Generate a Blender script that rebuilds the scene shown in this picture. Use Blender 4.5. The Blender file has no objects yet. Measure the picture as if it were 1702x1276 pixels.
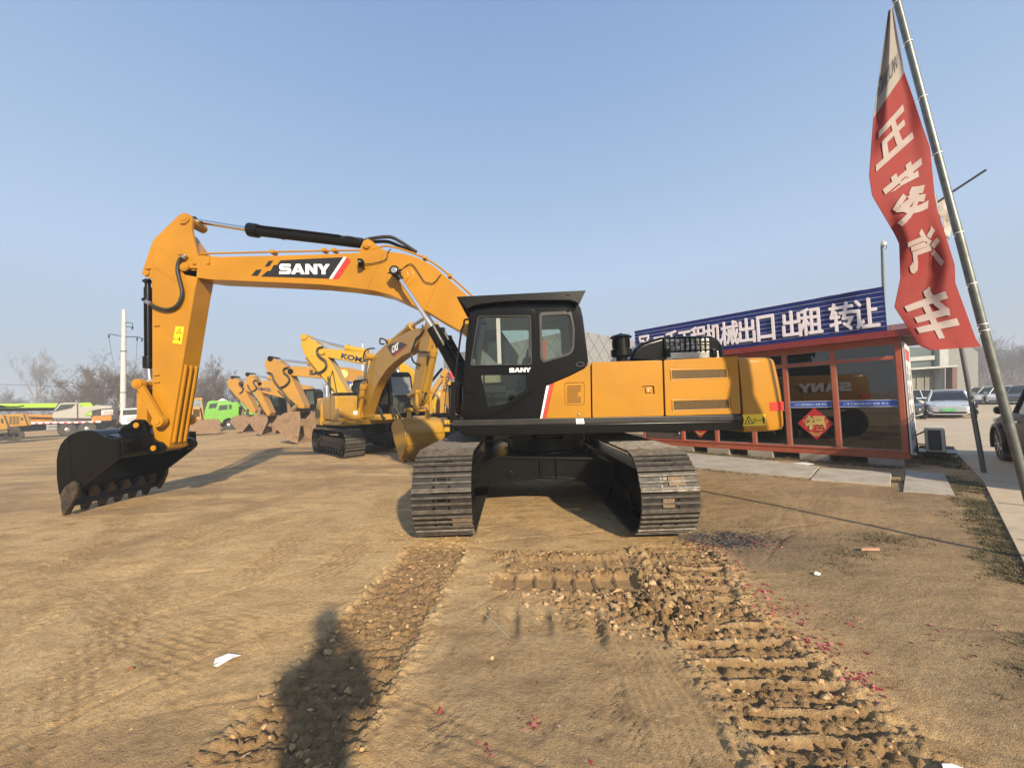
import bpy, bmesh, math, random
import numpy as np
from mathutils import Vector, Matrix
R = math.radians
random.seed(7)
scn = bpy.context.scene
COL = scn.collection

# ------------------------------------------------------------------ camera
PW, PH, FPX = 1702.0, 1276.0, 640.0
PITCH, ROLL, EYE = R(2.75), -0.036, 1.6
cam = bpy.data.cameras.new('camera')
cam.sensor_width = 36.0
cam.lens = FPX / PW * 36.0
cam.clip_start = 0.05
cam.clip_end = 5000
camo = bpy.data.objects.new('camera', cam)
CROT = Matrix.Rotation(R(90) + PITCH, 4, 'X') @ Matrix.Rotation(ROLL, 4, 'Z')
camo.matrix_world = Matrix.Translation((0, 0, EYE)) @ CROT
COL.objects.link(camo)
scn.camera = camo

# ------------------------------------------------------------------ light
SUN_EL = R(25.8)
SUN_H = Vector((0.40, -0.917, 0)).normalized()
SUN_V = Vector((SUN_H.x * math.cos(SUN_EL), SUN_H.y * math.cos(SUN_EL), math.sin(SUN_EL)))
world = bpy.data.worlds.new('World')
scn.world = world
world.use_nodes = True
wn = world.node_tree
bg = wn.nodes['Background']
sky = wn.nodes.new('ShaderNodeTexSky')
sky.sky_type = 'NISHITA'
sky.sun_disc = False
sky.sun_elevation = SUN_EL
sky.sun_rotation = math.atan2(SUN_H.x, SUN_H.y)
sky.altitude = 50
sky.air_density = 1.0
sky.dust_density = 2.2
sky.ozone_density = 2.0
# thin haze low in the sky
def elems(r):
    r.color_ramp.elements.new(.5)
    return list(r.color_ramp.elements)
wtc = wn.nodes.new('ShaderNodeTexCoord'); wsx = wn.nodes.new('ShaderNodeSeparateXYZ'); wn.links.new(wtc.outputs['Generated'], wsx.inputs[0])
wrp = wn.nodes.new('ShaderNodeValToRGB'); wn.links.new(wsx.outputs[2], wrp.inputs[0])
for e, (p_, c_) in zip(elems(wrp), ((0.0, .96), (.30, .90), (.75, .85))):
    e.position = p_; e.color = (c_, c_, c_, 1)
wmx = wn.nodes.new('ShaderNodeMix'); wmx.data_type = 'RGBA'
whz = wn.nodes.new('ShaderNodeValToRGB'); wn.links.new(wsx.outputs[2], whz.inputs[0])
for e, (p_, c_) in zip(elems(whz), ((0.02, (.60, .67, .75)), (.30, (.63, .82, 1.09)), (.75, (.32, .52, .90)))):
    e.position = p_; e.color = (*c_, 1)
wsc = wn.nodes.new('ShaderNodeMix'); wsc.data_type = 'RGBA'; wsc.blend_type = 'MULTIPLY'; wsc.inputs[0].default_value = 1.0; wsc.inputs[7].default_value = (4.75, 4.75, 4.75, 1)
wn.links.new(whz.outputs[0], wsc.inputs[6]); wn.links.new(wsc.outputs[2], wmx.inputs[7])
wn.links.new(wrp.outputs[0], wmx.inputs[0]); wn.links.new(sky.outputs[0], wmx.inputs[6]); wn.links.new(wmx.outputs[2], bg.inputs[0])
bg.inputs[1].default_value = 0.11
sun = bpy.data.lights.new('sun', 'SUN')
sun.energy = 5.0
sun.angle = R(1.5)
sun.color = (1.0, 0.85, 0.64)
suno = bpy.data.objects.new('sun', sun)
suno.rotation_euler = SUN_V.to_track_quat('Z', 'Y').to_euler()
suno.location = (3, -8, 12)
COL.objects.link(suno)
scn.view_settings.view_transform = 'Standard'
scn.view_settings.look = 'None'
scn.view_settings.exposure = 0.6
scn.view_settings.gamma = 1.0

# ------------------------------------------------------------------ placing: where a sight line meets a plane of the place
CR3 = CROT.to_3x3()
def ray(px, py):
    return CR3 @ Vector(((px - PW / 2) / FPX, -(py - PH / 2) / FPX, -1.0))
def P(px, py, Y):
    d = ray(px, py)
    t = Y / d.y
    return Vector((d.x * t, Y, EYE + d.z * t))
def G(px, py, z=0.0):
    d = ray(px, py)
    t = (z - EYE) / d.z
    return Vector((d.x * t, d.y * t, z))
def PL(px, py, O, dv):          # vertical plane through O along dv
    d = ray(px, py)
    n = Vector((-dv[1], dv[0], 0))
    t = (n.x * O[0] + n.y * O[1]) / (n.x * d.x + n.y * d.y)
    return Vector((d.x * t, d.y * t, EYE + d.z * t))
def PP(pts, Y):
    return [P(a, b, Y) for a, b in pts]
def gz(x, y):                   # lie of the ground near the big machine
    k = min(max((x - 2.2) / 1.6, 0), 1); k = k * k * (3 - 2 * k)
    return -0.09 * math.tanh(0.38 * x) * math.exp(-((y - 5.0) / 5.5) ** 2) * (1 - k)

# ------------------------------------------------------------------ materials
MATS = {}
def newmat(name):
    m = bpy.data.materials.new(name)
    m.use_nodes = True
    MATS[name] = m
    return m, m.node_tree, m.node_tree.nodes['Principled BSDF']
def nd(nt, typ, **kw):
    n = nt.nodes.new(typ)
    for k, v in kw.items():
        if k in n.inputs.keys() if hasattr(n.inputs, 'keys') else False:
            n.inputs[k].default_value = v
        else:
            setattr(n, k, v)
    return n
def ramp(nt, src, stops):
    r = nt.nodes.new('ShaderNodeValToRGB')
    el = r.color_ramp.elements
    while len(el) < len(stops): el.new(0.5)
    for e, (p, c) in zip(el, stops):
        e.position = p
        e.color = (c, c, c, 1) if not hasattr(c, '__len__') else (*c[:3], 1)
    nt.links.new(src, r.inputs[0])
    return r.outputs[0]
def mixc(nt, fac, a, b, mode='MIX'):
    m = nt.nodes.new('ShaderNodeMix')
    m.data_type = 'RGBA'
    m.blend_type = mode
    for sock, v in ((m.inputs[0], fac), (m.inputs[6], a), (m.inputs[7], b)):
        if isinstance(v, (int, float)): sock.default_value = v
        elif isinstance(v, (tuple, list)): sock.default_value = (*v[:3], 1)
        else: nt.links.new(v, sock)
    return m.outputs[2]
def noise(nt, scale, detail=4, rough=0.55, vec=None, dist=0.0):
    n = nt.nodes.new('ShaderNodeTexNoise')
    n.inputs['Scale'].default_value = scale
    n.inputs['Detail'].default_value = detail
    n.inputs['Roughness'].default_value = rough
    n.inputs['Distortion'].default_value = dist
    if vec is None:
        tc = nt.nodes.new('ShaderNodeTexCoord')
        vec = tc.outputs['Object']
    nt.links.new(vec, n.inputs['Vector'])
    return n.outputs[0]
def bump(nt, b, h, strength, dist):
    bp = nt.nodes.new('ShaderNodeBump')
    bp.inputs['Strength'].default_value = strength
    bp.inputs['Distance'].default_value = dist
    nt.links.new(h, bp.inputs['Height'])
    nt.links.new(bp.outputs[0], b.inputs['Normal'])
    return bp
DUST = (0.30, 0.21, 0.125)
def M(name, col, rough=0.5, metal=0.0, var=0.12, scale=3.0, dirt=0.0, dirtcol=DUST, dscale=2.5, coat=0.0, bmp=0.0, bscale=40, rvar=0.12, spec=None):
    if name in MATS: return MATS[name]
    m, nt, b = newmat(name)
    n1 = noise(nt, scale, 5)
    dark = tuple(c * (1 - var) for c in col)
    lite = tuple(min(1, c * (1 + var)) for c in col)
    c = mixc(nt, ramp(nt, n1, [(0.3, 0.0), (0.7, 1.0)]), dark, lite)
    if dirt > 0:
        n2 = noise(nt, dscale, 8, 0.68)
        f = ramp(nt, n2, [(0.5 - 0.25 * dirt, 0.0), (0.78 - 0.2 * dirt, min(1, dirt))])
        c = mixc(nt, f, c, dirtcol)
        rr = nt.nodes.new('ShaderNodeMapRange')
        rr.inputs[3].default_value = rough
        rr.inputs[4].default_value = min(1, rough + 0.45)
        nt.links.new(f, rr.inputs[0])
        nt.links.new(rr.outputs[0], b.inputs['Roughness'])
    else:
        n3 = noise(nt, scale * 2.3, 4)
        rr = nt.nodes.new('ShaderNodeMapRange')
        rr.inputs[3].default_value = max(0.02, rough - rvar)
        rr.inputs[4].default_value = min(1, rough + rvar)
        nt.links.new(n3, rr.inputs[0])
        nt.links.new(rr.outputs[0], b.inputs['Roughness'])
    nt.links.new(c, b.inputs['Base Color'])
    b.inputs['Metallic'].default_value = metal
    if spec is not None: b.inputs['Specular IOR Level'].default_value = spec
    if coat:
        b.inputs['Coat Weight'].default_value = coat
        b.inputs['Coat Roughness'].default_value = 0.12
    if bmp:
        bump(nt, b, noise(nt, bscale, 5), bmp, 0.01)
    return m
def glass(name, tint=(0.72, 0.78, 0.74), refl=1.0, rough=0.02):
    m, nt, b = newmat(name)
    out = nt.nodes['Material Output']
    nt.nodes.remove(b)
    tr = nt.nodes.new('ShaderNodeBsdfTransparent'); tr.inputs[0].default_value = (*tint, 1)
    gl = nt.nodes.new('ShaderNodeBsdfGlossy'); gl.inputs[0].default_value = (1, 1, 1, 1); gl.inputs[1].default_value = rough
    fr = nt.nodes.new('ShaderNodeFresnel'); fr.inputs[0].default_value = 1.55
    ml = nt.nodes.new('ShaderNodeMath'); ml.operation = 'MULTIPLY'; ml.inputs[1].default_value = refl
    nt.links.new(fr.outputs[0], ml.inputs[0])
    mx = nt.nodes.new('ShaderNodeMixShader')
    nt.links.new(ml.outputs[0], mx.inputs[0]); nt.links.new(tr.outputs[0], mx.inputs[1]); nt.links.new(gl.outputs[0], mx.inputs[2])
    nt.links.new(mx.outputs[0], out.inputs[0])
    return m

YEL = M('yellow_orange_paint', (0.40, 0.180, 0.007), 0.30, var=0.10, scale=1.6, coat=0.25, dirt=0.10, dirtcol=(.34, .20, .07), dscale=4.5, spec=.3)
YEL2 = M('warm_yellow_paint', (0.41, 0.205, 0.02), 0.42, var=0.10, scale=1.5, dirt=0.35, coat=0.2)
YEL3 = M('clear_yellow_paint', (0.49, 0.29, 0.015), 0.38, var=0.08, scale=1.5, dirt=0.15, coat=0.3)
YEL4 = M('worn_yellow_paint', (0.48, 0.25, 0.035), 0.5, var=0.12, scale=1.5, dirt=0.5)
YELC = M('mustard_yellow_paint', (0.38, 0.205, 0.016), 0.38, var=0.08, scale=1.5, dirt=0.22, coat=0.25)
BLK = M('gloss_black_paint', (0.0035, 0.0032, 0.003), 0.22, var=0.2, coat=0.0, dirt=0.05, dirtcol=(0.012, 0.010, 0.008), spec=.22)
BLKM = M('satin_black_paint', (0.0045, 0.004, 0.0036), 0.32, var=0.2, dirt=0.12, dirtcol=(0.02, 0.016, 0.012), spec=.22)
DECK = M('dusty_black_paint', (0.008, 0.0075, 0.007), 0.4, var=0.2, dirt=0.3, dirtcol=(0.035, 0.03, 0.025), dscale=5)
RUB = M('black_rubber', (0.018, 0.017, 0.016), 0.55, var=0.2)
TYRE = M('dusty_tyre_rubber', (0.03, 0.028, 0.026), 0.8, dirt=0.5, dirtcol=(0.14, 0.11, 0.08))
CHROME = M('polished_chrome', (0.82, 0.83, 0.84), 0.09, metal=1.0, var=0.03, rvar=0.03)
STEEL = M('bare_steel', (0.42, 0.41, 0.40), 0.38, metal=0.9, var=0.15)
TRK = M('track_shoe_steel', (0.020, 0.017, 0.0145), 0.5, metal=0.3, var=0.35, scale=9, dirt=0.4, dirtcol=(0.07, 0.054, 0.038), dscale=11)
RIB = M('worn_grouser_steel', (0.115, 0.100, 0.082), 0.5, metal=0.3, var=0.5, scale=14, dirt=0.45, dirtcol=(0.095, 0.072, 0.05), dscale=12)
MUD = M('dried_mud', (0.20, 0.14, 0.085), 0.95, var=0.25, scale=30, bmp=0.6)
WHT = M('white_paint', (0.80, 0.80, 0.78), 0.4, var=0.04, dirt=0.10, coat=0.15)
WVIN = M('white_lettering', (0.82, 0.82, 0.81), 0.45, var=0.03)
BVIN = M('black_decal', (0.014, 0.013, 0.013), 0.35, var=0.1)
REDV = M('red_decal', (0.62, 0.035, 0.025), 0.38, var=0.06)
YVIN = M('yellow_warning_decal', (0.80, 0.56, 0.01), 0.4, var=0.04)
GRILL = M('ochre_mesh_grille', (0.12, 0.075, 0.025), 0.5, var=0.25, scale=60, metal=0.4)
RUST = M('rusty_soil_steel', (0.19, 0.115, 0.068), 0.72, metal=0.2, var=0.3, scale=4, dirt=0.75, dirtcol=(0.33, 0.225, 0.135), dscale=5)
GLS = glass('clear_window_glass', (0.86, 0.90, 0.84), 1.0)
GLD = glass('tinted_window_glass', (0.16, 0.19, 0.20), 1.8)
GLK = glass('smoked_door_glass', (0.60, 0.64, 0.60), 1.0)
SEAT = M('grey_seat_cloth', (0.10, 0.10, 0.105), 0.9, var=0.15, scale=12)
CABIN = M('cab_trim_plastic', (0.10, 0.098, 0.088), 0.6, var=0.1)
BRIGHTENER = M('beige_cab_brightener', (0.5, 0.48, 0.37), 0.8, var=0.08)  # pale colour that brightens the cab inside, standing in for reflected light
GLV = M('galvanised_steel', (0.17, 0.18, 0.165), 0.42, metal=0.6, var=0.22, scale=14, dirt=0.25, dirtcol=(0.07, 0.066, 0.05))

# ------------------------------------------------------------------ mesh builder
OFF = {}
class MB:
    def __init__(s):
        s.v = []; s.f = []; s.m = []
    def raw(s, verts, faces, mi=0):
        b = len(s.v)
        s.v.extend(Vector(p) for p in verts)
        for f in faces:
            s.f.append(tuple(b + i for i in f)); s.m.append(mi)
    def addbm(s, bm, mi=0):
        bmesh.ops.recalc_face_normals(bm, faces=bm.faces[:])
        bm.verts.index_update()
        s.raw([v.co.copy() for v in bm.verts], [[v.index for v in f.verts] for f in bm.faces], mi)
        bm.free()
    def prism(s, loop, ext, holes=(), bev=0.0, seg=2, mi=0):
        ext = Vector(ext)
        bm = bmesh.new()
        loops = []
        for lp in [loop] + list(holes):
            loops.append([bm.verts.new(Vector(p)) for p in lp])
        if holes:
            ed = []
            for vs in loops:
                for i in range(len(vs)):
                    ed.append(bm.edges.new((vs[i], vs[(i + 1) % len(vs)])))
            bmesh.ops.triangle_fill(bm, edges=ed, use_beauty=True)
        else:
            bm.faces.new(loops[0])
        ff = bm.faces[:]
        mp = {}
        for v in list(bm.verts):
            mp[v] = bm.verts.new(v.co + ext)
        for f in ff:
            bm.faces.new([mp[v] for v in reversed(f.verts)])
        for vs in loops:
            for i in range(len(vs)):
                a, b = vs[i], vs[(i + 1) % len(vs)]
                bm.faces.new((a, b, mp[b], mp[a]))
        bmesh.ops.recalc_face_normals(bm, faces=bm.faces[:])
        if bev > 0:
            es = [e for e in bm.edges if len(e.link_faces) == 2 and e.calc_face_angle(0) > 0.6]
            bmesh.ops.bevel(bm, geom=es, offset=bev, segments=seg, profile=0.5, affect='EDGES', clamp_overlap=True)
        s.addbm(bm, mi)
    def box(s, c, size, bev=0.0, rot=None, seg=2, mi=0):
        bm = bmesh.new()
        bmesh.ops.create_cube(bm, size=1.0)
        for v in bm.verts:
            v.co = Vector((v.co.x * size[0], v.co.y * size[1], v.co.z * size[2]))
        if bev > 0:
            bmesh.ops.bevel(bm, geom=bm.edges[:], offset=min(bev, 0.49 * min(size)), segments=seg, profile=0.5, affect='EDGES')
        if rot is not None:
            if isinstance(rot, (int, float)): rot = Matrix.Rotation(rot, 3, 'Z')
            for v in bm.verts: v.co = rot @ v.co
        for v in bm.verts: v.co += Vector(c)
        s.addbm(bm, mi)
    def tube(s, path, r, seg=10, mi=0, caps=True):
        path = [Vector(p) for p in path]
        n = len(path)
        rs = r if hasattr(r, '__len__') else [r] * n
        T = []
        for i in range(n):
            t = path[min(i + 1, n - 1)] - path[max(i - 1, 0)]
            T.append(t.normalized() if t.length > 1e-9 else Vector((0, 0, 1)))
        up = Vector((0, 0, 1)) if abs(T[0].z) < 0.9 else Vector((0, 1, 0))
        u = T[0].cross(up).normalized()
        b = len(s.v)
        for i in range(n):
            u = (u - T[i] * u.dot(T[i]))
            u = u.normalized() if u.length > 1e-6 else T[i].orthogonal().normalized()
            w = T[i].cross(u)
            for k in range(seg):
                a = 2 * math.pi * k / seg
                s.v.append(path[i] + (u * math.cos(a) + w * math.sin(a)) * rs[i])
        for i in range(n - 1):
            for k in range(seg):
                k2 = (k + 1) % seg
                s.f.append((b + i * seg + k, b + i * seg + k2, b + (i + 1) * seg + k2, b + (i + 1) * seg + k)); s.m.append(mi)
        if caps:
            s.f.append(tuple(b + k for k in reversed(range(seg)))); s.m.append(mi)
            s.f.append(tuple(b + (n - 1) * seg + k for k in range(seg))); s.m.append(mi)
    def cyl(s, a, b, r, seg=20, mi=0, bev=0.0):
        a = Vector(a); b = Vector(b)
        if bev > 0:
            d = (b - a).normalized() * bev
            s.tube([a, a + d * 0.3, a + d, b - d, b - d * 0.3, b], [r - bev, r - bev * 0.3, r, r, r - bev * 0.3, r - bev], seg, mi)
        else:
            s.tube([a, b], r, seg, mi)
    def lathe(s, o, ax, prof, seg=24, mi=0):
        ax = Vector(ax).normalized(); o = Vector(o)
        s.tube2([o + ax * t for t, r in prof], [max(r, 1e-4) for t, r in prof], ax, seg, mi)
    def tube2(s, path, rs, ax, seg, mi):
        u = ax.orthogonal().normalized(); w = ax.cross(u)
        b = len(s.v)
        for p, r in zip(path, rs):
            for k in range(seg):
                a = 2 * math.pi * k / seg
                s.v.append(p + (u * math.cos(a) + w * math.sin(a)) * r)
        for i in range(len(path) - 1):
            for k in range(seg):
                k2 = (k + 1) % seg
                s.f.append((b + i * seg + k, b + i * seg + k2, b + (i + 1) * seg + k2, b + (i + 1) * seg + k)); s.m.append(mi)
        s.f.append(tuple(b + k for k in reversed(range(seg)))); s.m.append(mi)
        s.f.append(tuple(b + (len(path) - 1) * seg + k for k in range(seg))); s.m.append(mi)
    def loft(s, rings, mi=0, caps=True, closed=True):
        bm = bmesh.new()
        rr = [[bm.verts.new(Vector(p)) for p in r] for r in rings]
        n = len(rr[0])
        for a, b in zip(rr[:-1], rr[1:]):
            for k in range(n if closed else n - 1):
                k2 = (k + 1) % n
                bm.faces.new((a[k], a[k2], b[k2], b[k]))
        if caps:
            bm.faces.new(rr[0]); bm.faces.new(rr[-1])
        s.addbm(bm, mi)
    def sphere(s, c, r, seg=14, mi=0, sc=(1, 1, 1)):
        bm = bmesh.new()
        bmesh.ops.create_uvsphere(bm, u_segments=seg, v_segments=max(6, seg // 2), radius=1)
        for v in bm.verts:
            v.co = Vector((v.co.x * r * sc[0], v.co.y * r * sc[1], v.co.z * r * sc[2])) + Vector(c)
        s.addbm(bm, mi)
    def build(s, name, mats, parent=None, ang=32, label=None, smooth=True, wn=True):
        root = parent
        while root is not None and root.parent is not None: root = root.parent
        off = OFF.get(root.as_pointer(), Vector((0, 0, 0))) if root is not None else Vector((0, 0, 0))
        me = bpy.data.meshes.new(name)
        me.from_pydata([v - off for v in s.v], [], s.f)
        if not isinstance(mats, (list, tuple)): mats = [mats]
        for m in mats: me.materials.append(m)
        if len(mats) > 1: me.polygons.foreach_set('material_index', s.m)
        if smooth:
            me.polygons.foreach_set('use_smooth', [True] * len(me.polygons))
            me.set_sharp_from_angle(angle=R(ang))
        me.update()
        o = bpy.data.objects.new(name, me)
        COL.objects.link(o)
        if parent is not None: o.parent = parent
        if label: o['label'] = label
        if smooth and wn:
            w = o.modifiers.new('weighted_normal', 'WEIGHTED_NORMAL'); w.keep_sharp = True; w.weight = 80
        return o
def thing(name, label, cat, loc=(0, 0, 0), rotz=0, group=None, local=False):
    o = bpy.data.objects.new(name, None)
    o.empty_display_size = 0.3
    COL.objects.link(o)
    o.location = loc; o.rotation_euler = (0, 0, rotz)
    o['label'] = label; o['category'] = cat
    if group: o['group'] = group
    OFF[o.as_pointer()] = Vector((0, 0, 0)) if local else Vector(loc)
    return o
def tag(o, label=None, cat=None, group=None, kind=None):
    for k, v in (('label', label), ('category', cat), ('group', group), ('kind', kind)):
        if v: o[k] = v
    return o
def copy_tree(o, parent=None):
    c = o.copy(); COL.objects.link(c)
    if parent is not None: c.parent = parent
    for ch in list(o.children): copy_tree(ch, c)
    return c
def smooth(pts, n=6):
    pts = [Vector(p) for p in pts]
    out = []
    for i in range(len(pts) - 1):
        p0 = pts[max(i - 1, 0)]; p1 = pts[i]; p2 = pts[i + 1]; p3 = pts[min(i + 2, len(pts) - 1)]
        for k in range(n):
            t = k / n
            out.append(0.5 * ((2 * p1) + (p2 - p0) * t + (2 * p0 - 5 * p1 + 4 * p2 - p3) * t * t + (3 * p1 - p0 - 3 * p2 + p3) * t ** 3))
    out.append(pts[-1])
    return out
def text_into(mb, s, o, xd, yd, h, depth=0.004, bold=0.0, width=None, mi=0, center=False):
    cu = bpy.data.curves.new('lettering', 'FONT')
    cu.body = s; cu.offset = bold; cu.extrude = 0.5; cu.resolution_u = 3
    ob = bpy.data.objects.new('lettering', cu)
    COL.objects.link(ob)
    bpy.context.view_layer.update()
    me = bpy.data.meshes.new_from_object(ob)
    co = np.array([v.co[:] for v in me.vertices])
    fs = [tuple(p.vertices) for p in me.polygons]
    bpy.data.objects.remove(ob); bpy.data.curves.remove(cu); bpy.data.meshes.remove(me)
    if len(co) == 0: return
    mn = co.min(0); mx = co.max(0)
    sy = h / max(1e-6, mx[1] - mn[1]); sx = sy if width is None else width / (mx[0] - mn[0])
    o = Vector(o); xd = Vector(xd).normalized(); yd = Vector(yd).normalized(); zd = xd.cross(yd)
    if center: o = o - xd * ((mx[0] - mn[0]) * sx / 2) - yd * (h / 2)
    vs = [o + xd * ((c[0] - mn[0]) * sx) + yd * ((c[1] - mn[1]) * sy) + zd * ((c[2] + 0.5) * depth) for c in co]
    mb.raw(vs, fs, mi)
SANY = [([(0,0),(8.4,0),(10,1.2),(10,3.9),(8.6,5),(3,5),(3,5.8),(9.6,5.8),(9.6,8),(1.5,8),(.2,6.9),(.2,4.2),(1.6,3.1),(7,3.1),(7,2.2),(0,2.2)], None, 0),
        ([(0,0),(4.2,8),(7.6,8),(11.6,0),(8.3,0),(7.6,1.5),(4,1.5),(3.2,0)], [(4.8,3.3),(6.8,3.3),(5.8,5.7)], 10.1),
        ([(0,0),(0,8),(3.2,8),(7,3.8),(7,8),(10,8),(10,0),(6.9,0),(3,4.3),(3,0)], None, 22.2),
        ([(3.7,0),(3.7,3),(0,8),(3.6,8),(5.4,5.2),(7.2,8),(10.7,8),(6.9,3),(6.9,0)], None, 32.2)]
def sany_into(mb, o, xd, yd, w, h, depth=0.004, mi=0):
    o = Vector(o); xd = Vector(xd).normalized(); yd = Vector(yd).normalized(); zd = xd.cross(yd)
    sx = w / 43.0; sy = h / 8.0
    for lp, hole, x0 in SANY:
        f = lambda q: [o + xd * ((x0 + a) * sx) + yd * (b * sy) for a, b in q]
        mb.prism(f(lp), zd * depth, [f(hole)] if hole else (), mi=mi)
YV = Vector((0, 1, 0)); XV = Vector((1, 0, 0)); ZV = Vector((0, 0, 1))
# ------------------------------------------------------------------ ground
rng = np.random.default_rng(11)
def vnoise(x, y, seed):
    tb = np.random.default_rng(seed).random((256, 256))
    xi = np.floor(x).astype(np.int64); yi = np.floor(y).astype(np.int64)
    fx = x - xi; fy = y - yi
    fx = fx * fx * (3 - 2 * fx); fy = fy * fy * (3 - 2 * fy)
    a = tb[xi & 255, yi & 255]; b = tb[(xi + 1) & 255, yi & 255]
    c = tb[xi & 255, (yi + 1) & 255]; d = tb[(xi + 1) & 255, (yi + 1) & 255]
    return (a * (1 - fx) + b * fx) * (1 - fy) + (c * (1 - fx) + d * fx) * fy - 0.5
def fbm(x, y, seed, o=4, g=0.5):
    r = 0; a = 1
    for i in range(o):
        r = r + a * vnoise(x * 2 ** i + 17.3 * i, y * 2 ** i - 9.1 * i, seed + i); a *= g
    return r
def voro(x, y, seed):
    t = np.random.default_rng(seed).random((128, 128, 3))
    xi = np.floor(x).astype(np.int64); yi = np.floor(y).astype(np.int64)
    d1 = np.full(x.shape, 9.0); d2 = np.full(x.shape, 9.0); v1 = np.zeros(x.shape)
    for i in (-1, 0, 1):
        for j in (-1, 0, 1):
            q = t[(xi + i) & 127, (yi + j) & 127]
            d = np.hypot(xi + i + q[..., 0] - x, yi + j + q[..., 1] - y)
            n = d < d1
            d2 = np.where(n, d1, np.minimum(d2, d)); v1 = np.where(n, q[..., 2], v1); d1 = np.where(n, d, d1)
    return d1, d2, v1
def sst(a, b, x):
    t = np.clip((x - a) / (b - a), 0, 1)
    return t * t * (3 - 2 * t)
def band(x, a, b, s):
    return sst(a - s, a + s, x) * (1 - sst(b - s, b + s, x))
def axis(parts):
    out = []
    for a, b, s in parts:
        out += list(np.arange(a, b, s))
    return out
def grow(a, step, k, end):
    out = []; x = a
    while x < end:
        out.append(x); step *= k; x += step
    out.append(end); return out
xs = axis([(-6.5, -3, 0.03), (-3, 3, 0.0145), (3, 6.5, 0.03)])
gr_ = grow(6.5, 0.05, 1.13, 425)
xs = np.array([-a for a in reversed(gr_)][:-1] + xs + gr_)
ys = np.array([-a for a in reversed(grow(0.2, 0.2, 1.4, 400))] + axis([(0.3, 1.45, 0.08), (1.45, 3.2, 0.0125), (3.2, 5.2, 0.019), (5.2, 9, 0.04)]) + grow(9, 0.06, 1.06, 425))
GX, GY = np.meshgrid(xs, ys)
near = np.exp(-(np.maximum(0, np.hypot(GX * 0.8, GY - 3) - 6) / 9) ** 2)
wx = GX + 0.05 * fbm(GX * 1.7, GY * 1.7, 300, 3); wy = GY + 0.05 * fbm(GX * 1.7, GY * 1.7, 310, 3)
H = 0.035 * fbm(GX * 0.55, GY * 0.55, 1, 3) + 0.012 * fbm(GX * 2.6, GY * 2.6, 20, 4) * near + 0.006 * fbm(GX * 13, GY * 13, 40, 3, .5) * near * (fbm(GX * 1.1, GY * 1.1, 45, 3) * 2 + .7).clip(.15, 1.3)
# wheel ruts running away to the far yard
for k, (ax, bx) in enumerate(((-3.6, -0.22), (-4.7, -0.22), (-6.6, -0.30))):
    cx = ax + bx * (GY - 3) + 0.25 * fbm(GY * 0.3, GY * 0 + k, 70 + k, 2)
    mr = np.exp(-((GX - cx) / 0.16) ** 2) * (GY > 0)
    H -= mr * 0.012
    H += mr * 0.008 * np.sin((GY + 0.8 * np.abs(GX - cx)) * 2 * np.pi / 0.085) * (0.35 + fbm(GX * 3, GY * 3, 80 + k, 2) * 1.6).clip(0, 1) * near
tilt = -0.09 * np.tanh(0.38 * GX) * np.exp(-((GY - 5.0) / 5.5) ** 2) * (1 - sst(2.2, 3.8, GX))
H += tilt
# crawler prints in front of each track
wob = 0.04 * fbm(GY * 1.5, GY * 0, 90, 3)
lx = wx + wob + .085 * (4.0 - wy).clip(-1, 4); rx = wx + wob + .27 * sst(0, 1.4, 4.3 - wy)
ML = band(lx, -1.24, -0.62, 0.035) * (1 - sst(4.25, 4.5, wy))
MR = band(rx, 1.35, 2.03, 0.035) * (1 - sst(4.2, 4.45, wy))
edge = band(lx, -1.33, -0.53, 0.06) * (1 - sst(4.2, 4.6, wy)) + band(rx, 1.2, 2.2, 0.07) * (1 - sst(4.2, 4.6, wy))
d1, d2, vv = voro(wx * 12, wy * 27, 5)
crack = sst(0.0, 0.16, d2 - d1)
e1, e2, ev = voro(wx * 27, wy * 34, 6)
crk2 = sst(0.0, 0.2, e2 - e1)
amt = (fbm(GX * 2.2, GY * 2.2, 120, 3) * 1.6 + 0.72).clip(0.25, 1)
clod = (vv - 0.40) * 0.030 * crack + (ev - 0.42) * 0.026 * crk2 - 0.010 * (1 - crack) - 0.010 * (1 - crk2)
sl = 0.5 + 0.5 * np.cos((wy + 0.018 * fbm(GX * 1.2, GY * 2.2, 130, 3) + .02 * np.sin(GY * 9)) * 2 * np.pi / 0.094)
H += ML * (-0.012 - 0.024 * sst(0.80, 0.96, sl) * (fbm(GX * 2.5, np.floor(GY / .094) * 2.7, 133, 2) > -.18) + clod * 0.85)
sr = 0.5 + 0.5 * np.cos((wy + 0.012 * fbm(GX * 3, GY * 3, 131, 2)) * 2 * np.pi / 0.19)
barm = sst(0.89, 0.96, sr) * (fbm(GX * 1.3, np.floor(wy / 0.19) * 3.1, 140, 2) > -0.12)
H += MR * (-0.016 + barm * 0.026 * np.where(ev > .12, 1.0, .5) + 1.0 * clod * (1 - 0.85 * barm) - .02 * sst(.86, .97, .5 + .5 * np.cos(wy * 2 * np.pi / .095 + 2.2)) * (1 - barm))
H += (edge - ML - MR).clip(0, 1) * (0.012 + clod * 0.8) * near
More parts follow.
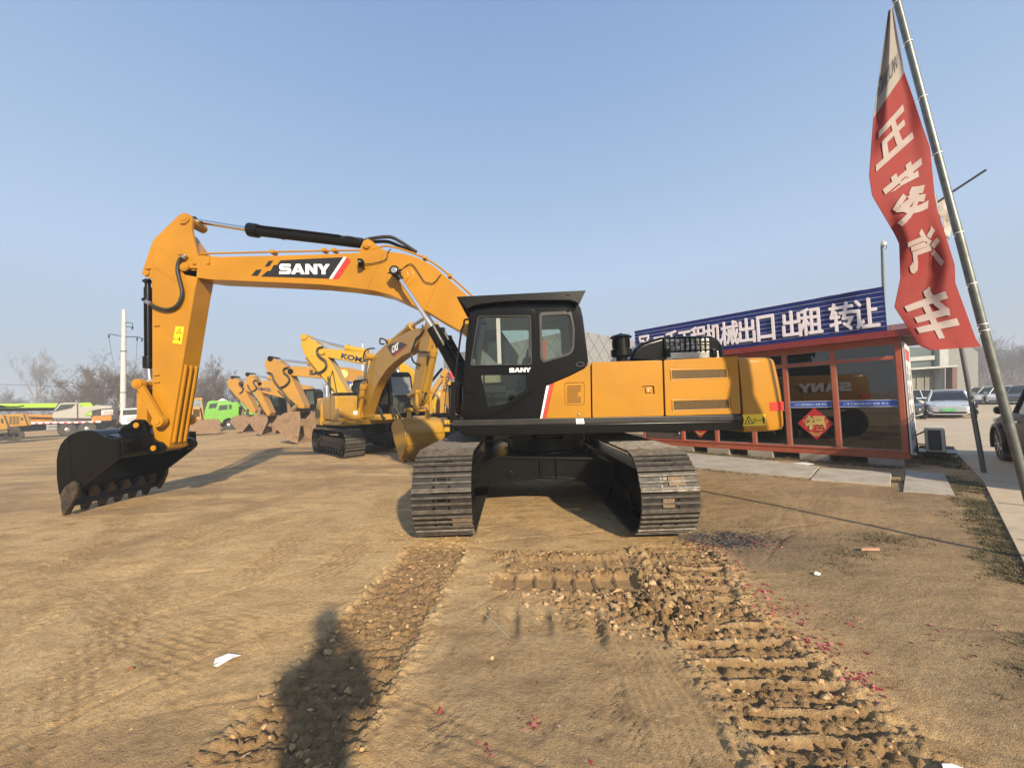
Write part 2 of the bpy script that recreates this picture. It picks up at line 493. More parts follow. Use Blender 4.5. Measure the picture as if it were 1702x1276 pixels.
# the cross prints and broken soil between the tracks
A1 = band(wx, -0.22, 1.05, 0.03) * band(wy, 3.41, 3.68, 0.025)
A2 = band(wx, 0.02, 1.15, 0.05) * band(wy, 3.80, 4.08, 0.03)
bars = sst(0.88, 0.95, 0.5 + 0.5 * np.cos((wx + 0.02) * 2 * np.pi / 0.178))
CR = band(wx, -0.30, 1.45, 0.06) * band(wy, 3.30, 4.25, 0.05)
CR = np.maximum(CR, band(wx, 0.68, 1.4, 0.10) * band(wy, 2.72, 3.5, 0.10))
CR = np.maximum(CR, band(wx, 0.30, 0.62, 0.06) * band(wy, 2.75, 3.3, 0.08) * 0.7)
CRn = (CR - np.maximum(A1, A2)).clip(0, 1) * (fbm(GX * 2.5, GY * 2.5, 150, 3) * 2 + 0.75).clip(0, 1)
H += CRn * (0.012 + clod * 1.5) + A1 * (-0.040 + 0.030 * bars) + A2 * (-0.026 + 0.018 * bars * (wx > 0.55) + clod * 0.3)
for (dx_, dy_, rx_, ry_, dep) in ((-0.04, 2.86, 0.055, 0.19, 0.035), (0.19, 2.9, 0.05, 0.16, 0.03), (0.54, 2.83, 0.05, 0.2, 0.04), (-0.28, 3.0, 0.03, 0.10, 0.02)):
    g = np.exp(-(((wx - dx_) / rx_) ** 2 + ((wy - dy_) / ry_) ** 2) ** 1.5)
    H += g * (-dep) + 0.018 * np.exp(-((((wx - dx_ - 0.06) / 0.03) ** 2 + ((wy - dy_) / ry_) ** 2)) ** 1.2)
# narrow tyre treads on the right
for cx0, sl_, y0, y1 in ((2.95, -0.10, 3.3, 5.2), (3.35, -0.75, 4.2, 5.0)):
    tt = wx - (cx0 + sl_ * (wy - 4.2))
    mk = band(tt, -0.11, 0.11, 0.015) * band(wy, y0, y1, 0.2)
    H -= mk * 0.010 * (0.5 + 0.5 * np.cos(tt * 2 * np.pi / 0.055))
# scrape lines
for k in range(46):
    rx0, ry0 = rng.uniform(-4.5, 4.5), rng.uniform(1.6, 6.5)
    an = rng.choice([0.25, -0.35, 1.2, 0.9]) + rng.normal(0, 0.12)
    ln = rng.uniform(0.2, 0.9)
    u = (wx - rx0) * math.cos(an) + (wy - ry0) * math.sin(an); w = -(wx - rx0) * math.sin(an) + (wy - ry0) * math.cos(an)
    H -= 0.009 * np.exp(-(w / 0.02) ** 2) * np.exp(-(u / ln) ** 4)
sk = band(wx, .50, 1.0, .06) * band(wy, 1.2, 2.75, .2)
H += sk * (.0035 * np.cos(wx * 2 * np.pi / .047 + 2 * fbm(GX * 3, GY * .6, 250, 2)) + .004 * fbm(GX * 24, GY * 2.2, 251, 2))
H -= .02 * np.exp(-((wx - .9 + .06 * (wy - 2)) / .018) ** 2) * band(wy, 1.3, 2.5, .15)
# boot prints in the soft foreground
for k in range(16):
    bx, by = rng.uniform(-0.55, 0.9), rng.uniform(1.55, 2.55)
    an = rng.normal(1.4, 0.4)
    u = (GX - bx) * math.cos(an) + (GY - by) * math.sin(an); w = -(GX - bx) * math.sin(an) + (GY - by) * math.cos(an)
    mk = np.exp(-((u / 0.13) ** 4 + (w / 0.047) ** 4))
    H += mk * (-0.007 + 0.006 * (np.cos(u * 2 * np.pi / 0.03) * np.cos(w * 2 * np.pi / 0.026)))
fresh = (ML * .85 + MR * .85 + CRn + 0.7 * A1 + 0.7 * A2).clip(0, 1) * near
pale = (MR * barm + 0.35 * ML * sst(0.6, 0.95, sl)).clip(0, 1)
bd = ((wx - 2.36) / 0.42) ** 2 + ((wy - 4.52) / 0.30) ** 2
ash = np.exp(-bd ** 2) * (0.6 + 1.6 * fbm(GX * 9, GY * 9, 160, 4)).clip(0, 1)
ash = np.maximum(ash, 0.35 * np.exp(-(((wx - 2.7) / 0.9) ** 2 + ((wy - 4.2) / 0.6) ** 2) ** 2))
dark = (fbm(GX * .9, GY * 1.6, 180, 4) * 2.2 - .25).clip(0, 1) * (GY > 0)
# tyre sweeps over the packed yard
sweep = np.zeros_like(H)
for a_, b_, c_, y0, y1 in ((-3.0, -.55, -.02, 1.4, 9), (-3.9, -.62, -.02, 1.4, 9), (-1.9, .10, -.05, 3.6, 12), (-2.6, .06, -.055, 3.0, 12), (-5.2, .35, -.02, 3.2, 14), (-4.4, .42, -.02, 3.6, 14), (2.6, .55, .05, 5.2, 12), (3.6, .5, .06, 5.0, 12), (-7.5, -.9, -.03, 3.5, 16), (-8.8, -.95, -.03, 3.5, 16), (-2.2, -1.6, 0, 1.4, 3.6), (-2.9, -1.7, 0, 1.4, 3.8)):
    yy_ = GY - 3.0
    sl_ = np.sqrt(1 + (b_ + 2 * c_ * yy_) ** 2)
    tt = (GX - (a_ + b_ * yy_ + c_ * yy_ ** 2) + .05 * fbm(GX * 1.1, GY * 1.1, 210, 2)) / sl_
    mk = band(tt, -.17, .17, .03) * band(GY, y0, y1, .5) * (fbm(GX * 1.2, GY * 1.2, 220, 3) * 2 + .75).clip(0, 1)
    gr = .5 + .5 * np.cos(tt * 2 * np.pi / .085 + 1.2 * np.sign(np.sin(GY * 2 * np.pi / .16)))
    H -= mk * (.012 * gr + .003) * np.exp(-((GY - 3) / 9) ** 2)
    sweep = np.maximum(sweep, mk * (.35 + .65 * gr))
moist = (fbm(GX * .22 + .1 * GY, GY * .85, 230, 4) * 2.4 - .15).clip(0, 1) * sst(4, 7, np.hypot(GX * .7, GY))
pale2 = np.exp(-((GX + 2.4) / 2.6) ** 2 - ((GY - 6.2) / 2.6) ** 2) + .8 * np.exp(-((GX + 3.6) / 1.6) ** 2 - ((GY - 3.2) / 1.2) ** 2)
moist = moist * (1 - .9 * pale2.clip(0, 1)); dark = dark * (1 - .8 * pale2.clip(0, 1)); pale2 = (pale2 * (.75 + fbm(GX * .9, GY * 1.5, 260, 3))).clip(0, 1)
trod = band(wx, -.55, 1.35, .25) * (1 - sst(2.6, 3.6, wy)) * (GY > -2)
trod = np.maximum(trod, 1.0 * sst(1.7, 2.6, wx) * (1 - sst(6, 10, GX)) * (1 - sst(8, 14, GY)))
trod = np.maximum(trod * np.where(wx < 1.5, .62, 1.0), 0); trod = (trod + .5 * fbm(GX * .8, GY * .8, 170, 3)).clip(0, 1)
nv = GX.size; W_ = GX.shape[1]; Hh = GX.shape[0]
def ground_h(x, y):
    i = np.clip(np.searchsorted(xs, x), 1, len(xs) - 1); j = np.clip(np.searchsorted(ys, y), 1, len(ys) - 1)
    return float(H[j, i])
me = bpy.data.meshes.new('ground')
me.vertices.add(nv)
me.vertices.foreach_set('co', np.stack([GX, GY, H], -1).astype(np.float32).ravel())
idx = np.arange(nv).reshape(Hh, W_)
q = np.stack([idx[:-1, :-1], idx[:-1, 1:], idx[1:, 1:], idx[1:, :-1]], -1).reshape(-1, 4)
me.loops.add(q.size); me.loops.foreach_set('vertex_index', q.ravel().astype(np.int32))
me.polygons.add(len(q)); me.polygons.foreach_set('loop_start', np.arange(0, q.size, 4, dtype=np.int32))
me.polygons.foreach_set('use_smooth', np.ones(len(q), dtype=bool))
me.update(); me.validate()
ca = me.color_attributes.new('soil', 'FLOAT_COLOR', 'POINT')
cb = me.color_attributes.new('wear', 'FLOAT_COLOR', 'POINT')
cb.data.foreach_set('color', np.stack([sweep, moist, dark, pale2], -1).astype(np.float32).ravel())
ca.data.foreach_set('color', np.stack([fresh, ash, pale, trod], -1).astype(np.float32).ravel())
ground = bpy.data.objects.new('ground', me); COL.objects.link(ground); tag(ground, kind='structure')
m, nt, b = newmat('bare_dirt')
geo = nt.nodes.new('ShaderNodeNewGeometry'); pos = geo.outputs['Position']
mpv = nt.nodes.new('ShaderNodeMapping'); mpv.inputs['Scale'].default_value = (1.0, 2.2, 1); mpv.inputs['Rotation'].default_value = (0, 0, 0.35)
nt.links.new(pos, mpv.inputs[0])
at = nt.nodes.new('ShaderNodeAttribute'); at.attribute_name = 'soil'
sp = nt.nodes.new('ShaderNodeSeparateColor'); nt.links.new(at.outputs['Color'], sp.inputs[0])
nA = noise(nt, 0.45, 6, 0.6, mpv.outputs[0]); nB = noise(nt, 2.6, 8, 0.62, mpv.outputs[0], 0.25); nC = noise(nt, 26, 6, 0.7, pos); nD = noise(nt, 140, 3, 0.6, pos)
c = mixc(nt, ramp(nt, nA, [(0.34, 0), (0.66, 1)]), (0.58, 0.368, 0.162), (0.65, 0.452, 0.225))
c = mixc(nt, ramp(nt, nB, [(0.48, 0), (0.66, 0.75)]), c, (0.33, 0.20, 0.085))
c = mixc(nt, ramp(nt, nB, [(0.28, 0.55), (0.44, 0.0)]), c, (0.66, 0.475, 0.25))
c = mixc(nt, ramp(nt, at.outputs['Alpha'], [(0.05, 0), (0.9, .75)]), c, mixc(nt, ramp(nt, nB, [(0.3, 0), (0.7, 1)]), (0.39, 0.280, 0.155), (0.255, 0.178, 0.098)))
aw = nt.nodes.new('ShaderNodeAttribute'); aw.attribute_name = 'wear'
sw = nt.nodes.new('ShaderNodeSeparateColor'); nt.links.new(aw.outputs['Color'], sw.inputs[0])
c = mixc(nt, ramp(nt, aw.outputs['Alpha'], [(0, 0), (1, .7)]), c, mixc(nt, ramp(nt, nB, [(.35, 0), (.7, 1)]), (.68, .475, .235), (.52, .345, .16)))
c = mixc(nt, ramp(nt, sw.outputs[1], [(0.12, 0), (.75, .6)]), c, (0.27, 0.175, 0.095))
c = mixc(nt, ramp(nt, sw.outputs[2], [(0.05, 0), (.7, .55)]), c, (0.26, 0.178, 0.10))
c = mixc(nt, ramp(nt, sw.outputs[0], [(0.1, 0), (1, .55)]), c, (0.31, 0.198, 0.092))
c = mixc(nt, sp.outputs[0], c, mixc(nt, ramp(nt, nC, [(0.35, 0), (0.65, 1)]), (0.20, 0.118, 0.05), (0.40, 0.25, 0.115)))
c = mixc(nt, ramp(nt, sp.outputs[2], [(0.2, 0), (0.9, 0.8)]), c, (0.52, 0.35, 0.175))
c = mixc(nt, ramp(nt, nC, [(0.48, 0.0), (0.68, 0.5)]), c, (0.19, 0.122, 0.064))
vo = nt.nodes.new('ShaderNodeTexVoronoi'); vo.inputs['Scale'].default_value = 38; nt.links.new(pos, vo.inputs['Vector'])
wn_ = nt.nodes.new('ShaderNodeTexWhiteNoise'); nt.links.new(vo.outputs['Color'], wn_.inputs['Vector'])
peb = nt.nodes.new('ShaderNodeMath'); peb.operation = 'LESS_THAN'; peb.inputs[1].default_value = 0.12; nt.links.new(vo.outputs['Distance'], peb.inputs[0])
pk = nt.nodes.new('ShaderNodeMath'); pk.operation = 'GREATER_THAN'; pk.inputs[1].default_value = 0.80; nt.links.new(wn_.outputs[0], pk.inputs[0])
pm = nt.nodes.new('ShaderNodeMath'); pm.operation = 'MULTIPLY'; nt.links.new(peb.outputs[0], pm.inputs[0]); nt.links.new(pk.outputs[0], pm.inputs[1])
c = mixc(nt, pm.outputs[0], c, mixc(nt, wn_.outputs[0], (0.40, 0.33, 0.24), (0.62, 0.55, 0.45)))
c = mixc(nt, ramp(nt, nD, [(0.35, 0.0), (0.75, 0.30)]), c, (0.13, 0.085, 0.05))
c = mixc(nt, ramp(nt, sp.outputs[1], [(0.15, 0), (0.7, 0.92)]), c, mixc(nt, ramp(nt, nC, [(0.45, 0), (0.7, 1)]), (0.035, 0.033, 0.033), (0.19, 0.18, 0.175)))
nt.links.new(c, b.inputs['Base Color'])
b.inputs['Roughness'].default_value = 0.93
b.inputs['Specular IOR Level'].default_value = 0.25
hs = nt.nodes.new('ShaderNodeMath'); hs.operation = 'ADD'
h2 = nt.nodes.new('ShaderNodeMath'); h2.operation = 'MULTIPLY'; h2.inputs[1].default_value = 0.45; nt.links.new(nD, h2.inputs[0])
nt.links.new(nC, hs.inputs[0]); nt.links.new(h2.outputs[0], hs.inputs[1])
h3 = nt.nodes.new('ShaderNodeMath'); h3.operation = 'MULTIPLY_ADD'; h3.inputs[1].default_value = 0.35; nt.links.new(nB, h3.inputs[0]); nt.links.new(hs.outputs[0], h3.inputs[2])
bump(nt, b, h3.outputs[0], 0.95, 0.024)
me.materials.append(m)

# concrete yard and slabs on the right
def concrete(name, c1, c2, sc=0.8, joints=None):
    m, nt, b = newmat(name)
    geo = nt.nodes.new('ShaderNodeNewGeometry'); pos = geo.outputs['Position']
    a1 = noise(nt, sc, 8, 0.65, pos); a2 = noise(nt, sc * 14, 5, 0.6, pos); a3 = noise(nt, sc * 3.1, 6, 0.7, pos, 1.2)
    c = mixc(nt, ramp(nt, a1, [(0.35, 0), (0.65, 1)]), c1, c2)
    c = mixc(nt, ramp(nt, a3, [(0.52, 0), (0.72, 0.55)]), c, tuple(x * 0.55 for x in c1))
    c = mixc(nt, ramp(nt, a2, [(0.45, 0), (0.75, 0.35)]), c, tuple(x * 0.6 for x in c1))
    nt.links.new(c, b.inputs['Base Color']); b.inputs['Roughness'].default_value = 0.9
    bump(nt, b, a2, 0.35, 0.01)
    return m
CON = concrete('dusty_concrete', (0.46, 0.365, 0.25), (0.53, 0.43, 0.30))
SLAB = concrete('weathered_concrete', (0.33, 0.29, 0.225), (0.47, 0.415, 0.335), 2.2)
yard = [(1.6, 0.05), (3.66, 2.75), (7.72, 6.44), (10.3, 9.06), (11.6, 10.6), (10.9, 13.5), (9.5, 15.5), (8, 24), (10, 60), (14, 140), (180, 140), (180, -60), (-2, -60), (-2, -3)]
mb = MB(); mb.prism([(x, y, -0.13) for x, y in yard], (0, 0, 0.165))
# sawn joints: thin dark seams let into the surface as narrow strips
pavement = mb.build('pavement', CON, smooth=False); tag(pavement, kind='structure')
seam = M('dark_joint_filler', (0.06, 0.05, 0.04), 0.9)
mb = MB()
def strip(a, b_, w, z):
    a = Vector((*a, z)); b_ = Vector((*b_, z)); n = (b_ - a).normalized().cross(ZV) * w / 2
    mb.raw([a - n, b_ - n, b_ + n, a + n], [(0, 1, 2, 3)])
for k in range(-1, 9):
    t = k / 3.0
    o = Vector((3.66, 2.75)).lerp(Vector((7.72, 6.44)), t)
    strip((o.x + 0.05, o.y), (o.x + 30 * 0.67, o.y - 30 * 0.74), 0.018, 0.0385)
for d in (1.9, 6.4, 11):
    strip((2.4 + d * .67, 1.6 - d * .74), (12.5 + d * .67, 10.9 - d * .74), 0.018, 0.0385)
sj = mb.build('pavement_joints', seam, smooth=False); tag(sj, kind='structure')
# ------------------------------------------------------------------ the big excavator
def rpoly(pts, r, n=4):
    out = []
    N = len(pts)
    for i in range(N):
        p0 = Vector(pts[i - 1]); p1 = Vector(pts[i]); p2 = Vector(pts[(i + 1) % N])
        d0 = (p0 - p1); d2 = (p2 - p1)
        rr = min(r, d0.length * 0.45, d2.length * 0.45)
        a = p1 + d0.normalized() * rr; b = p1 + d2.normalized() * rr
        for k in range(n + 1):
            t = k / n
            out.append(tuple((1 - t) ** 2 * a + 2 * t * (1 - t) * p1 + t * t * b))
    return out
def offs(pts, d):
    out = []
    for i in range(len(pts)):
        a = Vector(pts[max(i - 1, 0)]); b = Vector(pts[min(i + 1, len(pts) - 1)])
        t = (b - a).normalized()
        n = Vector((0, 1, 0)).cross(t)
        out.append(Vector(pts[i]) + n * d)
    return out
def warn_tri(mb, c, xd, yd, s, mi):     # hazard triangle outline with a mark, black on its decal
    c = Vector(c); zd = xd.cross(yd)
    o = [c + xd * (math.sin(a) * s) + yd * (math.cos(a) * s) for a in (0, 2.0944, 4.1888)]
    i = [c + (p - c) * 0.74 for p in o]
    mb.prism(o, zd * 0.002, [i], mi=mi)
    mb.prism([c + xd * (x * s) + yd * (y * s) for x, y in ((-.05, .3), (.12, .0), (-.02, -.02), (.22, -.28), (.02, -.28), (-.2, -.05))], zd * 0.002, mi=mi)
def man_sign(mb, c, xd, yd, s, mi):     # block, two-headed arrow, standing figure
    c = Vector(c); zd = xd.cross(yd)
    f = lambda q: [c + xd * (x * s) + yd * (y * s) for x, y in q]
    mb.prism(f([(-1.5, -.55), (-1.05, -.55), (-1.05, .55), (-1.5, .55)]), zd * 0.002, [f([(-1.4, -.45), (-1.15, -.45), (-1.15, .45), (-1.4, .45)])], mi=mi)
    mb.prism(f([(-.85, 0), (-.6, .22), (-.6, .07), (.1, .07), (.1, .22), (.35, 0), (.1, -.22), (.1, -.07), (-.6, -.07), (-.6, -.22)]), zd * 0.002, mi=mi)
    mb.prism(f([(.55, .45), (1.25, .45), (1.25, 0), (1.12, 0), (1.1, -.8), (.95, -.8), (.9, -.2), (.85, -.8), (.7, -.8), (.68, 0), (.55, 0)]), zd * 0.002, mi=mi)
    mb.prism(f([(.9 + .2 * math.cos(a), .68 + .2 * math.sin(a)) for a in np.linspace(0, 6.0, 9)]), zd * 0.002, mi=mi)

ex = thing('excavator', 'big yellow and black excavator standing crosswise in the middle of the yard', 'excavator', (0.5, 6.8, 0))
BY = 6.6      # near face of boom and stick
BW = 0.37
# ---- boom
boom_lp = [(300,446),(302,437),(309,431),(318,427),(328,424),(366,426.5),(460,424.6),(563,421.5),(613,419),(648,418),(673,421.7),(694,428),(719,441),(736,455),(777,491),(830,545),(862,590),(858,612),(842,618),(800,578),(766,551),(736,533.6),(711.6,518.6),(683,506),(648,490),(620,483),(577,477.3),(535,473.2),(464.6,469.8),(380,466),(354,465),(330,462),(306,457.5)]
mb = MB(); mb.prism(PP(boom_lp, BY), (0, BW, 0), bev=0.012)
boom = mb.build('boom', YEL, ex)
mb = MB()       # cast bosses, stiffener weld seams, flange strips
c0 = P(665, 459, BY)
mb.cyl(c0 + YV * 0.01, c0 - YV * 0.010, 0.235, 36, bev=0.006)
mb.cyl(c0 + YV * 0.01, c0 - YV * 0.03, 0.15, 30, bev=0.01); mb.build('cylinder_boss', YEL, boom); mb = MB()
for a, b_ in (((637, 422), (611, 479)), ((730, 462), (708, 512))):
    mb = MB(); mb.tube([P(*a, BY - .001), P(*b_, BY - .001)], 0.007, 6); mb.build('weld_seam', YEL, boom)
mb = MB()
a = P(309, 445, BY)
mb.cyl(a + YV * .01, a - YV * .05, 0.075, 26, bev=0.01); mb.cyl(a, a - YV * .06, 0.045, 18, bev=.004)
mb.build('arm_pin', YEL, boom); mb = MB(); mb.box(P(323, 438, BY - .015), (0.05, 0.03, 0.03), .006); mb.build('pin_lock', YEL, boom); mb = MB(); mb.box(P(322, 449, BY - .015), (0.07, 0.03, 0.02), .006)
mb.build('pin_lock', YEL, boom); mb = MB(); mb.box(P(348, 430, BY - .01), (0.012, 0.02, 0.14), .003); mb.box(P(346, 438, BY - .012), (0.05, 0.022, 0.018), .004)
mb.build('pipe_bracket', YEL, boom); mb = MB()
for yy in (BY + .04, BY + BW - .1):
    mb.prism(PP([(597, 421), (599, 411), (604, 400), (611, 396.5), (618, 400), (630, 411), (645, 418.5)], yy), (0, .06, 0), bev=.006)
p = P(610, 408, BY + .04); mb.cyl(p - YV * .045, p + YV * .35, 0.065, 24, bev=.01); mb.cyl(p - YV * .055, p, 0.04, 18, bev=.004)
mb.build('boom_bracket', YEL, boom)
Yp = BY - .006
mb = MB()       # name decal
mb.prism(PP([(434, 459.5), (444, 450.5), (449.5, 450), (455, 440.6), (461, 440), (466, 432.6), (571, 427.4), (547, 462.8)], Yp), (0, .004, 0))
mb.prism(PP([(440, 443), (446.5, 433.6), (454, 433), (447.5, 442.4)], Yp), (0, .004, 0))
mb.prism(PP([(417.5, 458), (426, 448.3), (435, 448), (428, 458.5)], Yp), (0, .004, 0))
dec = mb.build('name_decal', BVIN, boom)
mb = MB(); mb.prism(PP([(547, 463), (571, 427.2), (576, 427.2), (552, 463.4)], Yp - .001), (0, .004, 0))
o = P(464, 455.5, Yp - .003); e = P(548.5, 456, Yp - .003); u = P(464, 438.5, Yp - .003)
sany_into(mb, o, e - o, u - o, (e - o).length, (u - o).length, -0.003)
mb.build('name_lettering', WVIN, boom)
mb = MB(); mb.prism(PP([(552, 463.4), (576, 428), (579, 428.5), (583, 434), (563, 463.5)], Yp - .001), (0, .004, 0)); mb.build('red_stripe', REDV, boom)
mb = MB()       # steel pipes along the top
pth = [(300, 428), (312, 425.5), (342, 421.5), (400, 420), (460, 418.5), (563, 416.3), (600, 416), (620, 414.4), (639, 409), (655, 411), (673, 416), (706, 429), (729, 443), (754, 464), (784, 491), (812, 520)]
for yy, r in ((BY + .05, .017), (BY + .11, .017), (BY + .27, .017)):
    mb.tube(smooth(PP(pth, yy), 4), r, 8)
for px_, py_ in ((455, 420), (540, 417), (557, 417), (706, 429), (748, 459)):
    mb.box(P(px_, py_, BY + .08), (.07, .14, .06), .008)
mb.build('hydraulic_pipe', YEL, boom)
mb = MB()
for pts, yy in (([(606, 400), (620, 396), (648, 394), (666, 402), (683, 413), (692, 419)], BY + .1), ([(606, 404), (622, 402), (645, 402), (666, 410), (686, 418)], BY + .2)):
    mb.tube(smooth(PP(pts, yy), 6), .03, 10)
mb.tube(smooth(PP([(568, 396), (575, 393.5), (585, 394.5), (602, 399)], BY + .1), 5), .018, 8)
mb.build('hose', RUB, boom)
mb = MB()
for pts in ([(605, 439), (618, 438), (635, 434), (643, 429), (644, 420), (650, 414)], [(668, 448), (678, 440), (686, 440), (695, 452), (705, 467), (712, 470), (721, 470), (733, 456)]):
    mb.tube(smooth(PP(pts, BY - .03), 5), .008, 6)
mb.build('cable', RUB, boom)
mb = MB(); c = P(600.5, 437, BY - .10); mb.lathe(c, (-0.9, -0.3, -.1), [(-.05, .03), (-.03, .06), (.0, .075), (.05, .075), (.055, .06)], 18)
mb.cyl(c, P(606, 447, BY), .014, 8); mb.build('work_light', BLKM, boom)
# ---- stick
mb = MB()
mb.prism(PP([(252,403),(255,398),(284,374),(291,374),(300,381),(318,406),(324,422),(329,440),(328,461),(322,492),(281,741),(278,746.5),(266,750),(258,741),(253,727)], BY), (0, BW, 0), bev=.014)
for yy in (BY - .004, BY + BW - .05):
    mb.prism(PP(rpoly([(254, 399), (296, 358), (305, 353.2), (314, 355.5), (319.5, 362), (318, 380), (322, 400), (328, 424), (331, 446), (300, 446), (270, 420)], 5), yy), (0, .056, 0), bev=.008)
    mb.prism(PP(rpoly([(252.5, 404), (238, 446), (238.5, 457), (244, 461.5), (253, 463)], 3), yy), (0, .05, 0), bev=.006)
stick = mb.build('stick', YEL, ex)
mb = MB()
p = P(308, 364, BY); mb.cyl(p - YV * .03, p + YV * .4, .085, 26, bev=.012); mb.cyl(p - YV * .04, p, .05, 20, bev=.004); mb.box(P(304, 371, BY - .02), (.09, .03, .025), .006)
mb.build('cylinder_pin', YEL, stick); mb = MB()
p = P(243.8, 454, BY); mb.cyl(p - YV * .03, p + YV * .4, .058, 22, bev=.008); mb.box(P(245, 446.5, BY - .02), (.10, .03, .02), .006)
mb.build('cylinder_pin', YEL, stick); mb = MB()
mb.tube([P(253.2, 405, BY), P(253.6, 480, BY)], .008, 6); mb.build('weld_seam', YEL, stick); mb = MB()
mb.tube([P(255, 444, BY), P(321, 488, BY)], .007, 6); mb.tube([P(252, 440, BY), P(323, 484, BY)], .005, 6)
mb.build('weld_seam', YEL, stick)
for yy in (541, 623, 635):
    mb = MB(); mb.box(P(260.5, yy, BY - .012), (.10, .03, .022), .005); mb.build('hose_clip', YEL, stick)
mb = MB(); mb.box(P(299, 422, BY - .012), (.06, .025, .035), .008); mb.build('hose_clip', YEL, stick)
A = P(303.5, 606, BY); B = P(282.5, 735, BY)
for dy in (.06, .17, .28):
    mb = MB(); mb.tube([A + YV * dy, A + YV * dy + (B - A) * .03 + XV * .012, B + YV * dy + XV * .012, B + YV * dy], .026, 8); mb.build('wear_bar', YEL, stick)
mb = MB()
p = P(266, 683, BY); mb.cyl(p + YV * .02, p - YV * .04, .035, 16, bev=.006)
mb.build('link_boss', YEL, stick)
mb = MB(); hp = [(306, 426.4), (298, 433), (295, 450), (300, 472), (302.5, 490), (294, 508), (277, 514.6), (258, 510), (248, 504)]
mb.tube(smooth(PP(hp, BY - .055), 7), .029, 12); mb.build('hose', RUB, stick)
mb = MB(); mb.cyl(P(309, 424, BY - .05), P(304, 429, BY - .055), .036, 14, bev=.006); mb.build('hose_fitting', STEEL, stick); mb = MB(); mb.cyl(P(251, 505.5, BY - .055), P(243, 501, BY - .03), .036, 14, bev=.006); mb.build('hose_fitting', STEEL, stick)
Y0 = BY - .005
mb = MB(); mb.prism(PP([(292, 542), (306, 543.4), (301.5, 572), (286.5, 570)], Y0), (0, .004, 0)); wd = mb.build('warning_decal', YVIN, stick)
mb = MB(); xd = (P(306, 543.4, Y0) - P(292, 542, Y0)).normalized(); yd = (P(292, 542, Y0) - P(286.5, 570, Y0)).normalized()
warn_tri(mb, P(298, 551.5, Y0 - .001), xd, yd, .062, 0); mb.build('hazard_triangle', BVIN, stick); mb = MB(); man_sign(mb, P(294.5, 563.5, Y0 - .001), xd, yd, .042, 0); mb.build('keep_clear_pictogram', BVIN, stick)
# ---- arm cylinder on top of the boom
CY = BY + BW / 2
mb = MB()
mb.cyl(P(424, 383.5, CY), P(603, 404.5, CY), .092, 28, bev=.01); mb.cyl(P(413.5, 381.7, CY), P(430, 384.2, CY), .122, 28, bev=.02)
mb.cyl(P(470, 389, CY), P(472, 389.3, CY), .10, 24); mb.cyl(P(598, 404, CY), P(612, 407, CY), .075, 20)
mb.tube(smooth([P(420, 374, CY - .05), P(440, 377, CY - .1), P(500, 384, CY - .09), P(565, 392, CY - .09)], 4), .02, 8)
ac = mb.build('arm_cylinder', BLKM, ex)
mb = MB(); mb.cyl(P(318, 366, CY), P(416, 382, CY), .042, 24); mb.build('piston_rod', CHROME, ac)
mb = MB(); mb.cyl(P(316, 366, CY), P(325, 367.3, CY), .075, 18, bev=.01); mb.cyl(P(308, 364, CY - .1), P(308, 364, CY + .1), .09, 20); mb.build('rod_eye', BLKM, ac)
# ---- boom lift cylinders either side
def lift(yy, name_parent):
    mb = MB()
    a = P(720, 545.5, 6.4); b_ = P(788, 668, 6.4); d = Vector((0, yy - 6.4, 0)); a += d; b_ += d
    t = (b_ - a).normalized()
    mb.cyl(a + t * .05, b_, .092, 28, bev=.01); mb.cyl(a - t * .02, a + t * .28, .108, 28, bev=.014); mb.cyl(a + t * .28, a + t * .31, .118, 24)
    s = Vector((t.z, 0, -t.x))
    if s.x < 0: s = -s
    q = a + s * .125
    mb.tube([q + t * .1 - s * .03, q + t * .12, q + t * .55, q + t * .6, q + t * 1.3], .03, 8); mb.box(q + t * .12 - s * .02, (.09, .12, .12), .01)
    mb.tube([q + t * .42 - YV * .04, q + t * .44 - YV * .04, q + t * .48 - s * .03 - YV * .07, b_ - t * .2 - YV * .12], .014, 6)
    lc = mb.build('lift_cylinder', BLKM, ex)
    e = P(657, 451.5, 6.4) + d
    mb = MB(); mb.cyl(e, a + t * .05, .037, 22); mb.build('piston_rod', CHROME, lc)
    mb = MB(); mb.cyl(e - YV * .075, e + YV * .075, .085, 26, bev=.014); mb.cyl(e, e + (a - e).normalized() * .17, .055, 16, bev=.01)
    mb.tube([e + XV * .06 - YV * .02, P(668, 448, 6.33) + d], .012, 6); mb.box(e + Vector((-.10, 0, -.02)), (.05, .03, .014))
    mb.build('rod_eye', BLKM, lc)
    mb = MB(); mb.cyl(e - YV * .088, e + YV * .088, .052, 20, bev=.008); mb.build('pin', STEEL, lc)
lift(6.40, ex); lift(7.17, ex)
